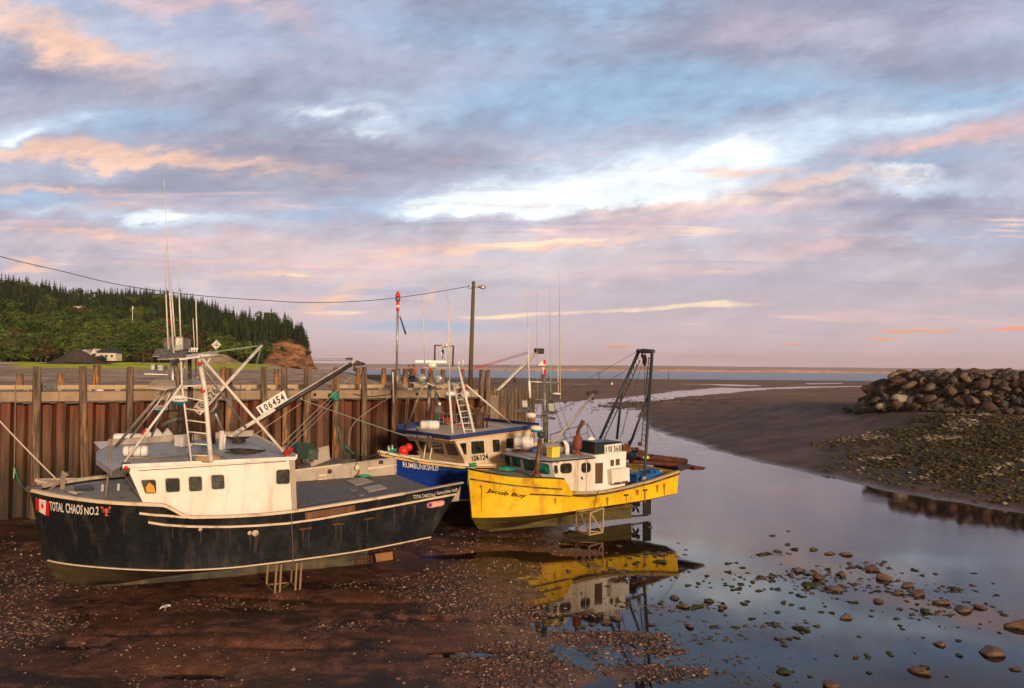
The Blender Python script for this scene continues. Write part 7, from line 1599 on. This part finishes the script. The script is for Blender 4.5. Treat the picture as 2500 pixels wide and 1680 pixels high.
bx_ = [ahs(*p, .02) for p in [(1482, 1145), (1526, 1140), (1527, 1174), (1484, 1180)]]; MB().poly(bx_, ahs.n, .34).build('locker', M['white'], ah, .02)
MB().poly([ahs(*p, .37) for p in [(1488, 1176), (1504, 1174), (1504, 1180), (1488, 1182)]], ahs.n, .012).poly([ahs(*p, .37) for p in [(1507, 1173), (1522, 1171), (1522, 1177), (1507, 1179)]], ahs.n, .012).build('locker_vent', M['rust'], ah)
for k in (0,): MB().tube([ahs(1431, 1200, .05), ahs(1430, 1122, .05)], .02, 5).build('downpipe', M['plastic'], ah)
# number box and gear on top
YR = q[0].z
sgn = Y.plane(Y.at(1476, 1087, y=1.75), Y.at(1515, 1083, y=1.75), Y.at(1476, 1108, y=1.75))
nx = MB(); P0, P1 = Y.at(1448, 1074, y=.4), Y.at(1515, 1080, y=1.7)
xL, xR, zT = sgn(1477, 1086).x, sgn(1515, 1082).x, sgn(1477, 1082).z
nx.box(((xL+.65+xR-.05)/2, 1.05, (YR+zT)/2+.02), (abs(xL+.65-xR+.05), 1.35, zT-YR-.02)).box(((xL+.65+xR-.05)/2, 1.05, zT+.03), (abs(xL+.65-xR+.05)+.08, 1.45, .06))
top_obj(Y, nx, 'number_box', M['boxgreen'], 'black box on the yellow boat\'s roof bearing the 101368 board', 'box', bevel=.015)
q5 = [(1475, 1087), (1516, 1082), (1516, 1105), (1476, 1108)]; nbm = MB().poly([sgn(*p) for p in q5], sgn.n, .03).build('number_board', M['plastic'], Y.root)
for k, ch in enumerate('101368'):
    a, b_, c4, d4 = Vector(q5[0]), Vector(q5[1]), Vector(q5[3]), Vector(q5[2]); f0 = .06+.155*k; f1 = f0+(.12 if ch != '1' else .05)
    lettering(nbm, ch, [tuple(a.lerp(b_, f0).lerp(c4.lerp(d4, f0), .16)), tuple(a.lerp(b_, f1).lerp(c4.lerp(d4, f1), .16)), tuple(a.lerp(b_, f1).lerp(c4.lerp(d4, f1), .86)), tuple(a.lerp(b_, f0).lerp(c4.lerp(d4, f0), .86))], sgn, M['btext'], name='numeral', bold=.02, off=.045)
ryz = yr+.09
def ry(px, py, dz=0): p = Y.at(px, py, z=ryz); return Vector((p.x, p.y, p.z+dz))
p = ry(1350, 1117); top_obj(Y, MB().box(p+Vector((0, 0, .26)), (.56, .45, .5), .1).box(p+Vector((0, 0, .53)), (.62, .50, .07), .1), 'fish_tote', M['yplastic'], 'pale yellow lidded tote on the yellow boat\'s roof', 'tote', bevel=.02)
top_obj(Y, canister(Y, Y.at(1279, 1079, y=-.9), 1.05, .30, Y.Ri@Vector((1, -.18, 0))), 'life_raft', M['plastic'], 'white life raft canister at the front of the yellow boat\'s roof', 'life raft')
top_obj(Y, MB().tube([Y.at(1324, 1096, z=ryz+.36), Y.at(1394, 1092, z=ryz+.36)], .33, 16), 'rolled_tank', mat('brushed grey tank', (.36, .35, .34), .4, .4), 'long grey cylinder lying along the yellow boat\'s roof', 'tank')
for k, (px, py, s_) in enumerate(((1384, 1112, 1), (1433, 1110, 1))):
    p = ry(px, py); h0 = .62 if k == 0 else .80; up_ = [p, p+Vector((0, 0, h0*.6)), p+Vector((.05, 0, h0*.9)), p+Vector((.22, .05, h0*1.08)), p+Vector((.36, .05, h0*1.0))]
    if k: up_ = [p, p+Vector((0, 0, h0*.6)), p+Vector((-.04, 0, h0*.92)), p+Vector((-.22, 0, h0*1.08)), p+Vector((-.34, 0, h0*.95))]
    vm = MB().tube(up_, [.13, .13, .14, .17, .20], 12); vm.lathe(up_[-1], up_[-1]-up_[-2], [(-.01, .17), (.012, .17)], 12, 1); vm.build('vent_cowl', [M['plastic'], M['black']], Y.root)
p = ry(1409, 1113); MB().lathe(p, (0, 0, 1), [(0, .2), (.18, .2), (.22, .12), (.34, .12), (.36, .20), (.40, .24), (1.02, .24), (1.08, .12), (1.28, .11)], 16).build('exhaust_silencer', mat('red rusty silencer', (.20, .045, .025), .7), Y.root)
a = p+Vector((0, 0, 1.26)); MB().tube([a, a+Vector((-.05, 0, .2)), a+Vector((-.34, 0, .62))], [.11, .10, .12], 10).build('exhaust_flap', M['rust'], Y.root)
p = Y.at(1310, 1163, z=2.98); MB().tube([p, Y.at(1318, 1072, y=p.y-.35)], [.15, .11], 12).lathe(p, (0, 0, 1), [(0, .28), (.18, .15)], 12).build('tall_exhaust', mat('brown scorched pipe', (.20, .10, .045), .55, .3, col2=(.05, .03, .02), s2=3), Y.root)
MB().lathe(ry(1325, 1108, .12), (.8, .5, 0), [(-.05, .1), (.0, .14), (.04, .14)], 12).build('searchlight', M['alu'], Y.root); MB().lathe(ry(1242, 1100), (0, 0, 1), [(0, .2), (.08, .2), (.12, .1)], 10).build('vent_cap', M['plastic'], Y.root)
top_obj(Y, tangle(ry(1275, 1104, .02), .8, 60, .022, 33, .15), 'chain_heap', M['rust'], 'rusty chain and wire strewn on the yellow boat\'s roof edge', 'chain')
top_obj(Y, tangle(Y.at(1238, 1147, z=3.0), .75, 90, .022, 34, .12), 'rope_coil', M['greenrope'], 'bright green rope flaked on the yellow boat\'s foredeck', 'rope')
top_obj(Y, tangle(Y.at(1154, 1139, z=3.3), .28, 50, .03, 35, .6), 'rope_coil', M['greenrope'], 'green rope wrapped at the very bow of the yellow boat', 'rope')
# mast
my = -.2
def ysg(name, a, b, ya, yb, r, m, n=8): return Y.tb(name, [Y.at(*a, y=ya), Y.at(*b, y=yb)], r, m, n)
ysg('mast', (1333, 1088), (1327, 914), my, my, .13, M['galv'], 12)
ysg('mast_tip', (1327, 916), (1325, 880), my, my, .085, M['plastic']); MB().box(Y.at(1329, 888, y=my+.1), (.12, .05, .4)).box(Y.at(1330, 910, y=my+.1), (.12, .05, .36)).build('red_panel', M['red'], Y.root)
c_ = Y.at(1323, 893, y=my+.05); k_ = .28; MB().add([c_+Vector((k_, 0, 0)), c_+Vector((0, 0, k_)), c_-Vector((k_, 0, 0)), c_-Vector((0, 0, .05)), c_+Vector((0, k_, 0)), c_-Vector((0, k_, 0))], [(0, 4, 1), (4, 2, 1), (2, 5, 1), (5, 0, 1), (0, 3, 4), (4, 3, 2), (2, 3, 5), (5, 3, 0)]).build('radar_reflector', M['plastic'], Y.root)
ysg('ladder_rail', (1323, 1083), (1322, 940), my+.2, my+.2, .018, M['galv']); ysg('ladder_rail', (1338, 1083), (1337, 940), my+.2, my+.2, .018, M['galv'])
rg = MB()
for k in range(15): rg.tube([Y.at(1323, 945+k*9.5, y=my+.2), Y.at(1337.5, 945+k*9.5, y=my+.2)], .012, 4)
rg.build('ladder_rung', M['galv'], Y.root)
ysg('crosstree', (1306, 975), (1358, 979), my, my, .06, M['galv']); ysg('crosstree', (1292, 932), (1366, 935), my, my, .045, M['alu']); ysg('crosstree', (1303, 1015), (1354, 1022), my, my, .07, M['galv'])
flood(Y, [(1274, 977), (1288, 977), (1289, 995), (1275, 995)], my+.3, .45, M['black'], (-.7, -.7, 0)); flood(Y, [(1338, 984), (1354, 985), (1355, 1006), (1339, 1004)], my+.3, .45, M['black'], (-.7, -.7, 0))
def ypl(q, ys_, th, m, name): return MB().poly([Y.at(a, b_, y=ys_[i]) for i, (a, b_) in enumerate(q)], (0, 0, -1), th).build(name, m, Y.root)
ypl([(1257, 1003), (1276, 994), (1297, 995), (1291, 1001), (1273, 1005)], (my+.6, my, my-.2, my+.3, my+.6), .03, M['galv'], 'drip_plate'); ypl([(1321, 1009), (1340, 1000), (1363, 1003), (1355, 1009), (1336, 1013)], (my+.6, my, my-.2, my+.3, my+.6), .03, M['galv'], 'drip_plate')
dome(Y, Y.at(1296, 1014, y=my+.3), .29, .26, m2=M['plastic']); dome(Y, Y.at(1309, 1047, y=my+.4), .33, .34, m2=mat('teal base d', (.03, .28, .33), .5)); MB().lathe(Y.at(1358, 964, y=my), (0, 0, 1), [(0, .05), (.03, .26), (.08, .28), (.12, .1)], 16).build('antenna_dish', M['plastic'], Y.root)
MB().ball(Y.at(1320, 1062, y=my+.3), .2, 10).tube([Y.at(1312, 1055, y=my+.4), Y.at(1330, 1060, y=my)], .05, 6).build('radar_bracket', M['dark'], Y.root)
whip(Y, (1293, 970), (1288, 800), (1282, 648), my, .035); whip(Y, (1313, 985), (1311, 830), (1309, 706), my-.2, .02, mat('tan whip', (.42, .33, .16), .5)); whip(Y, (1345, 975), (1343, 800), (1341, 697), my-.2, .025, M['palegreen']); whip(Y, (1368, 975), (1366, 760), (1365, 665), my, .035, mat('yellowed whip', (.50, .42, .20), .5)); whip(Y, (1363, 960), (1362, 885), (1362, 879), my-.1, .025)
MB().tube([Y.at(1294, 972, y=my), Y.at(1292, 930, y=my)], .07, 8).build('antenna_mount', M['plastic'], Y.root)
ysg('derrick', (1347, 1084), (1447, 964), .2, -.9, .055, mat('tan derrick', (.42, .34, .27), .5)); MB().ball(Y.at(1437, 960, y=-.9), .13, 8).ball(Y.at(1455, 957, y=-.9), .12, 8).ball(Y.at(1447, 974, y=-.9), .1, 8).tube([Y.at(1435, 958, y=-.9), Y.at(1456, 957, y=-.9)], .04, 5).build('derrick_sheave', M['dark'], Y.root)
sy = MB()
for a, b in (((1328, 925), (1290, 1085)), ((1328, 925), (1392, 1095)), ((1366, 985), (1400, 1080)), ((1350, 990), (1385, 1090)), ((1334, 1010), (1445, 968)), ((1440, 975), (1372, 1068)), ((1300, 975), (1296, 1090))): sy.tube([Y.at(*a, y=my), Y.at(*b, y=my+.2)], .011, 4)
for a, b in (((1556, 858), (1330, 985)), ((1535, 900), (1340, 1020))): sy.tube([Y.at(*a, y=-.8), Y.at(*b, y=my)], .013, 4)
sy.build('rigging_wire', M['darkrope'], Y.root)
# guard rail round the far side of the roof
gy = -1.75; gp = [(1343, 1062), (1378, 1050), (1412, 1041), (1434, 1034), (1453, 1068)]; gl = MB(); P_ = [Y.at(*p, y=gy) for p in gp]
gl.tube(P_, .03, 6).tube([Y.at(a, b+22, y=gy) for a, b in gp[:4]], .022, 5)
for (a, b) in gp[:4]: gl.tube([Y.at(a, b, y=gy), Y.at(a+3, 1098, y=gy)], .03, 6)
gl.build('guard_rail', M['galv'], Y.root)
# A-frame over the stern
DBm = mat('dark blue steel', (.022, .040, .060), .5, col2=(.05, .035, .03), s2=2, amt=.9)
pt, st_ = Y.at(1592, 858, y=.75), Y.at(1560, 857, y=-.75)
pf = Y.at(1572, 1176, y=2.05); pf2 = Y.at(1577, 1105, y=1.75)
fa_ = MB().tube([pf, pf2, pt], [.075, .085, .10], 10).build('frame_leg', DBm, Y.root); sf = Y.at(1462, 1078, y=-1.9); MB().tube([st_, sf], [.10, .085], 10).build('frame_leg', DBm, Y.root)
MB().tube([pt+Vector((0, .12, 0)), st_-Vector((0, .12, 0))], .12, 8).build('cross_beam', DBm, Y.root)
ysg('strut', (1584, 962), (1536, 1090), 1.1, .6, .07, DBm); ysg('strut', (1519, 949), (1506, 1072), -1.3, -1.6, .075, DBm)
def lad(a0, a1, b0, b1, ya, yb, n, name):
    mb = MB(); A_, B_ = [Y.at(*a0, y=ya), Y.at(*a1, y=yb)], [Y.at(*b0, y=ya), Y.at(*b1, y=yb)]; mb.tube(B_, .03, 5)
    for k in range(n): f = (k+.5)/n; mb.tube([on(A_[0], A_[1], f), on(B_[0], B_[1], f)], .018, 4)
    return mb.build(name, M['dark'], Y.root)
lad((1560, 862), (1463, 1075), (1563, 880), (1475, 1072), -.85, -1.9, 17, 'leg_ladder'); lad((1591, 865), (1577, 1100), (1584, 872), (1565, 1090), .85, 1.8, 18, 'leg_ladder')
bk = MB().ball(Y.at(1574, 880, y=0), .26, 10, sq=(.6, .5, 1.3)).ball(Y.at(1568, 868, y=-.2), .14, 8, sq=(.6, .6, 1.2)).tube([Y.at(1575, 858, y=0), Y.at(1574, 876, y=0)], .04, 5).box(Y.at(1575, 856, y=0), (.3, .3, .2)); bk.build('tackle_block', mat('greasy brown block', (.06, .04, .02), .6), Y.root)
fw2 = MB()
for a, b in (((1573, 890), (1575, 1100)), ((1577, 880), (1580, 1090)), ((1568, 885), (1514, 1070)), ((1540, 960), (1520, 1060)), ((1568, 1030), (1540, 1085))): fw2.tube([Y.at(*a, y=.1), Y.at(*b, y=.3)], .012, 4)
fw2.build('tackle_wire', M['darkrope'], Y.root)
rope(Y, 'guy_rope', [Y.at(1586, 1040, y=1.0), Y.at(1656, 1116, y=.5)], .018, M['palegreen'], 'thin green guy rope from the A-frame down to the stern gear', .03)
# winch, scallop drag and vats on the after deck
wn = MB().lathe(Y.at(1508, 1092, y=.2), (0, 1, 0), [(0, .3), (.06, .3), (.07, .16), (.7, .16), (.71, .3), (.77, .3)], 14).box(Y.at(1535, 1096, y=.6), (1.5, .12, .14), 0).ball(Y.at(1538, 1080, y=.5), .12, 8).ball(Y.at(1562, 1084, y=.6), .13, 8)
wn.tube([Y.at(1500, 1078, y=.4), Y.at(1506, 1110, y=.4)], .07, 6); wn.tube([Y.at(1520, 1090, y=.4), Y.at(1572, 1104, y=.9)], .09, 6); wn.build('winch', M['rust'], Y.root)
dg = MB(); gA, gB = Y.at(1530, 1110, y=.1), Y.at(1674, 1127, y=.1)
dg.tube([gA, gB], .20, 9); dg.tube([gA+Vector((0, -.5, -.2)), gB+Vector((0, -.5, -.1))], .13, 8); dg.tube([gA+Vector((0, .3, -.35)), gB+Vector((-.1, .3, -.25))], .12, 8)
dg.hexa([gB+Vector(v_) for v_ in [(-.3, -1.6, -.36), (.5, -1.6, -.36), (.5, 1.2, -.36), (-.3, 1.2, -.36), (-.5, -1.6, -.22), (.5, -1.6, -.12), (.5, 1.2, -.12), (-.5, 1.2, -.22)]])
rr = random.Random(6)
for _ in range(90):
    f = rr.random(); c_ = on(gA, gB, f)+Vector((0, rr.uniform(-.6, .35), rr.uniform(-.3, .16))); dg.tube([c_, c_+Vector((rr.uniform(-.2, .2), rr.uniform(-.15, .15), rr.uniform(-.05, .12)))], .025, 4)
top_obj(Y, dg, 'scallop_drag', M['rustred'], 'long rusty scallop drag lying over the yellow boat\'s stern rail', 'dredge')
MB().poly([Y.at(*p, y=1.0) for p in [(1655, 1140), (1690, 1136), (1688, 1141), (1660, 1152)]], (0, -1, 0), 2.2).build('stern_plank', M['dark'], Y.root)
vt = [Y.at(1528, 1150, y=1.35), Y.at(1588, 1144, y=1.35)]
v1 = MB(); c_ = Y.at(1560, 1163, y=1.1); cx = c_.x
v1.hexa([Vector((cx+sx*.66*k, 1.05+sy*.62*k, z)) for z, k in ((1.95, .88), (2.68, 1)) for sx, sy in ((-1, -1), (1, -1), (1, 1), (-1, 1))])
v1.hexa([Vector((cx+sx*.72, 1.05+sy*.67, z)) for z in (2.68, 2.76) for sx, sy in ((-1, -1), (1, -1), (1, 1), (-1, 1))])
top_obj(Y, v1, 'insulated_vat', M['bluevat'], 'blue plastic fish vat on the yellow boat\'s after deck', 'vat', bevel=.03)
v2 = MB(); cx2 = Y.at(1590, 1146, y=.8).x
v2.hexa([Vector((cx2+sx*.5*k, .8+sy*.5*k, z)) for z, k in ((2.1, .9), (2.9, 1)) for sx, sy in ((-1, -1), (1, -1), (1, 1), (-1, 1))])
top_obj(Y, v2, 'insulated_vat', M['bluevat'], 'second blue vat, its lid tilted, nearer the yellow boat\'s stern', 'vat', bevel=.03)
top_obj(Y, MB().box(Y.at(1556, 1150, y=1.3)+Vector((0, 0, .05)), (1.2, .3, .05), .1), 'board', M['wood'], 'grey board lying across the blue fish vat', 'board')
top_obj(Y, tangle(Y.at(1545, 1115, y=.4), .34, 60, .035, 40, 1.0), 'net_heap', mat('blue net', (.02, .10, .22), .8), 'blue netting heaped on the rusty drag', 'net')
top_obj(Y, MB().ball(Y.at(1577, 1117, y=1.0), .16, 8, sq=(1.6, .8, .7)), 'oilskin', M['hiviz'], 'hi-vis yellow garment hung on the A-frame leg', 'garment')
top_obj(Y, MB().box(Y.at(1462, 1166, y=1.2), (.2, .2, .55)), 'broom', M['wood'], 'small brown bin standing in the yellow boat\'s doorway', 'bin')
top_obj(Y, tangle(Y.at(1571, 1172, y=2.1), .18, 40, .025, 42, 1.2), 'rope_coil', M['paperope'], 'frayed brown rope lashed round the A-frame foot', 'rope')
top_obj(Y, tangle(Y.at(1613, 1153, y=1.9), .16, 36, .022, 43, .8), 'rope_coil', M['palegreen'], 'pale green rope on the yellow boat\'s stern rail', 'rope')
top_obj(Y, tangle(Y.at(1480, 1186, y=1.5), .6, 40, .03, 44, .1), 'orange_net', mat('orange rust net', (.36, .12, .04), .8), 'rusty orange netting on the side deck under the locker', 'net')
for a, b in (((1462, 1195), (1445, 1253)), ((1572, 1178), (1573, 1246))): Y.tb('tie_line', [Y.at(*a, y=2.35), Y.at(*b, y=2.2)], .016, M['rust'])
# stand, rudder and propeller
z0 = .05; c1, c2, c3 = Y.at(1406, 1292, z=.15), Y.at(1439, 1306, z=.1), Y.at(1471, 1297, z=.15)
tp = [Vector((p.x, p.y, z)) for p, z in ((c1, 1.05), (c2, 1.22), (c3, 1.36))]; bt_ = [Vector((p.x, p.y, -.02+.12)) for p in (c1, c2, c3)]
mb = MB()
for a, b in ((tp[0], bt_[0]), (tp[1], bt_[1]), (tp[2], bt_[2]), (tp[0], tp[1]), (tp[1], tp[2]), (tp[2], tp[0]), (bt_[0], bt_[1]), (bt_[1], bt_[2]), (bt_[2], bt_[0]), (bt_[0], tp[1]), (bt_[1], on(tp[0], tp[1], .3)), (tp[1], bt_[2])): mb.tube([a, b], .045, 4, smooth=False)
mb.build('stand_frame', mat('pale pipe stand', (.42, .31, .20), .7), Y.root)
ru = [Vector((x_, 0, z_)) for x_, z_ in ((-.45, 1.2), (.15, 1.15), (.1, .1), (-.5, .1))]; MB().poly([p+Vector((0, -.04, 0)) for p in ru], (0, 1, 0), .08).build('rudder', M['black'], Y.root)
MB().tube([Vector((1.9, 0, .1)), Vector((-.3, 0, .08))], .06, 6).build('skeg_shoe', M['dark'], Y.root)
pm = MB().lathe(Vector((.72, 0, .62)), (-1, 0, 0), [(-.3, .06), (0, .1), (.12, .05)], 10)
for k in range(4):
    a = R(45+90*k); d1 = Vector((0, math.cos(a), math.sin(a))); d2 = Vector((.35, -math.sin(a), math.cos(a))); c_ = Vector((.7, 0, .62)); pm.add([c_+d1*.06-d2*.06, c_+d1*.3-d2*.16, c_+d1*.44, c_+d1*.3+d2*.16, c_+d1*.06+d2*.06], [(0, 1, 2, 3, 4)])
pm.build('propeller', M['dark'], Y.root)

# ================================================================== mooring lines
def wl(name, pts, r, m, lab, sag=0.0, cat='rope'):
    P_ = [Vector(p) for p in pts]
    if len(P_) == 2: n = 16; P_ = [P_[0].lerp(P_[1], i/n)-Vector((0, 0, sag*4*(i/n)*(1-i/n))) for i in range(n+1)]
    else:
        o_ = []
        for i in range(len(P_)-1):
            a, b_, c_, d_ = P_[max(i-1, 0)], P_[i], P_[i+1], P_[min(i+2, len(P_)-1)]
            for j in range(6): t_ = j/6; o_.append(.5*((2*b_)+(c_-a)*t_+(2*a-5*b_+4*c_-d_)*t_*t_+(3*b_-a-3*c_+d_)*t_**3))
        P_ = o_+[P_[-1]]
    return tag(MB().tube(P_, r, 6).build(name, m), lab, cat)
def wf(px, py, out=.45): s1 = s_at(px, out, 6); p = wp(s1, out); p.z = zt(p, py); return p
wl('mooring_rope', [at_y(-40, 985, 33), A.w(A.at(140, 1172, z=3.7))], .028, mat('white pink rope', (.62, .50, .44), .7), 'taut pale rope from the left edge down to the black boat\'s bow', .05)
wl('mooring_rope', [wf(38, 1142, .2), wf(46, 1165, .6), at_y(56, 1190, 42.5), A.w(A.P(.995, 1)+Vector((.1, 0, .05)))], .03, M['greenrope'], 'slack green rope from the wharf face to the black boat\'s stem', 0)
wl('mooring_rope', [wf(38, 1142, .25), wf(37, 1168, .25)], .035, M['palegreen'], 'short frayed green rope hanging at the left of the wharf face', 0)
wl('mooring_rope', [wf(36, 700/1+242, .3), wf(38, 1140, .12)], .03, M['wood'], 'slim timber batten running down the wharf face at the far left', 0, 'batten')
wl('mooring_rope', [wf(818, 972, .7), wf(830, 1060, .8), at_y(846, 1112, 49), A.w(A.at(871, 1131, y=-3.6))], .03, M['greenrope'], 'green rope hanging from the knotted post to the black boat\'s rail', 0)
wl('mooring_rope', [wf(700, 962, .5), B.w(B.at(1165, 1120, y=2.4))], .02, M['palegreen'], 'long taut pale green rope slanting across the wharf to the blue boat', .1)
wl('mooring_rope', [wf(812, 974, .6), A.w(A.at(690, 1098, y=-3.0))], .02, M['paperope'], 'upper of two pale lines from the knotted post to the roof corner', .02)
wl('mooring_rope', [wf(816, 982, .6), A.w(A.at(696, 1104, y=-2.6))], .02, M['paperope'], 'lower of two pale lines from the knotted post to the roof corner', .02)
wl('mooring_rope', [wf(845, 1090, .6), at_y(865, 1108, 55), at_y(900, 1114, 53), B.w(B.at(950, 1107, z=3.9))], .035, M['greenrope'], 'thick slack green rope from the wharf face to the blue boat\'s bow', 0)
wl('mooring_rope', [wf(957, 966, .6), wf(867, 1030, .8), wf(852, 1090, .7)], .018, M['paperope'], 'slack brown line from the light mast post down the wharf face', 0)
wl('mooring_rope', [B.w(B.at(962, 1103, z=3.9)), B.w(B.P(.9, 1.0)+Vector((0, .15, -.1))), at_y(1050, 1147, 48.3), Y.w(Y.P(.99, 1)+Vector((.1, 0, .05)))], .028, M['teal'], 'teal rope drooping from the blue boat\'s bow to the yellow boat', 0)
wl('mooring_rope', [B.w(B.at(970, 1106, z=3.9)), Y.w(Y.P(.97, 1)+Vector((.0, 0, .1)))], .018, M['palegreen'], 'thin pale rope from the blue bow to the yellow bow', .05)
wl('mooring_rope', [Y.w(Y.P(.995, .98, .1)), Y.w(Y.P(.999, .7, .25)), Y.w(Y.P(.999, .80, .12))], .022, M['teal'], 'short teal rope loop hanging at the yellow boat\'s stem', 0)
wl('rope_fall', [A.w(A.at(871, 1131, y=-3.55)), A.w(A.at(876, 1150, y=-3.5)), A.w(A.at(872, 1163, y=-3.4))], .05, M['redrope'], 'short red rope hanging over the black boat\'s starboard rail', 0)
wl('mooring_rope', [wf(862, 962, .3), wf(905, 968, .3), wf(955, 962, .3)], .02, M['black'], 'black cable looping between two fender posts', 0, 'cable')
tag(top_obj(A, tangle(A.at(890, 1163, y=-3.2), .5, 50, .035, 50, .1), 'rope_coil', M['greenrope'], 'green and red rope lying on the black boat\'s deck by the far rail', 'rope'))
top_obj(A, MB().ball(A.at(872, 1142, y=-3.45), .13, 10, sq=(1, .6, 1.2)), 'float', mat('pale green float', (.55, .62, .35), .5), 'pale green float on the black boat\'s starboard rail', 'float')
gk = wf(816, 978, .6); tag(tangle(gk, .35, 80, .035, 51, 1.5).build('rope_knot', M['greenrope']), 'thick knot of green rope round a fender post', 'rope')
s1 = s_at(957, .55, 6); p0, p1 = wf(958, 908, .45), wf(961, 984, .45); tag(MB().tube([p0, p1], .05, 8).build('white_pipe', M['plastic']), 'white pipe strapped down the post beside the light mast', 'pipe')
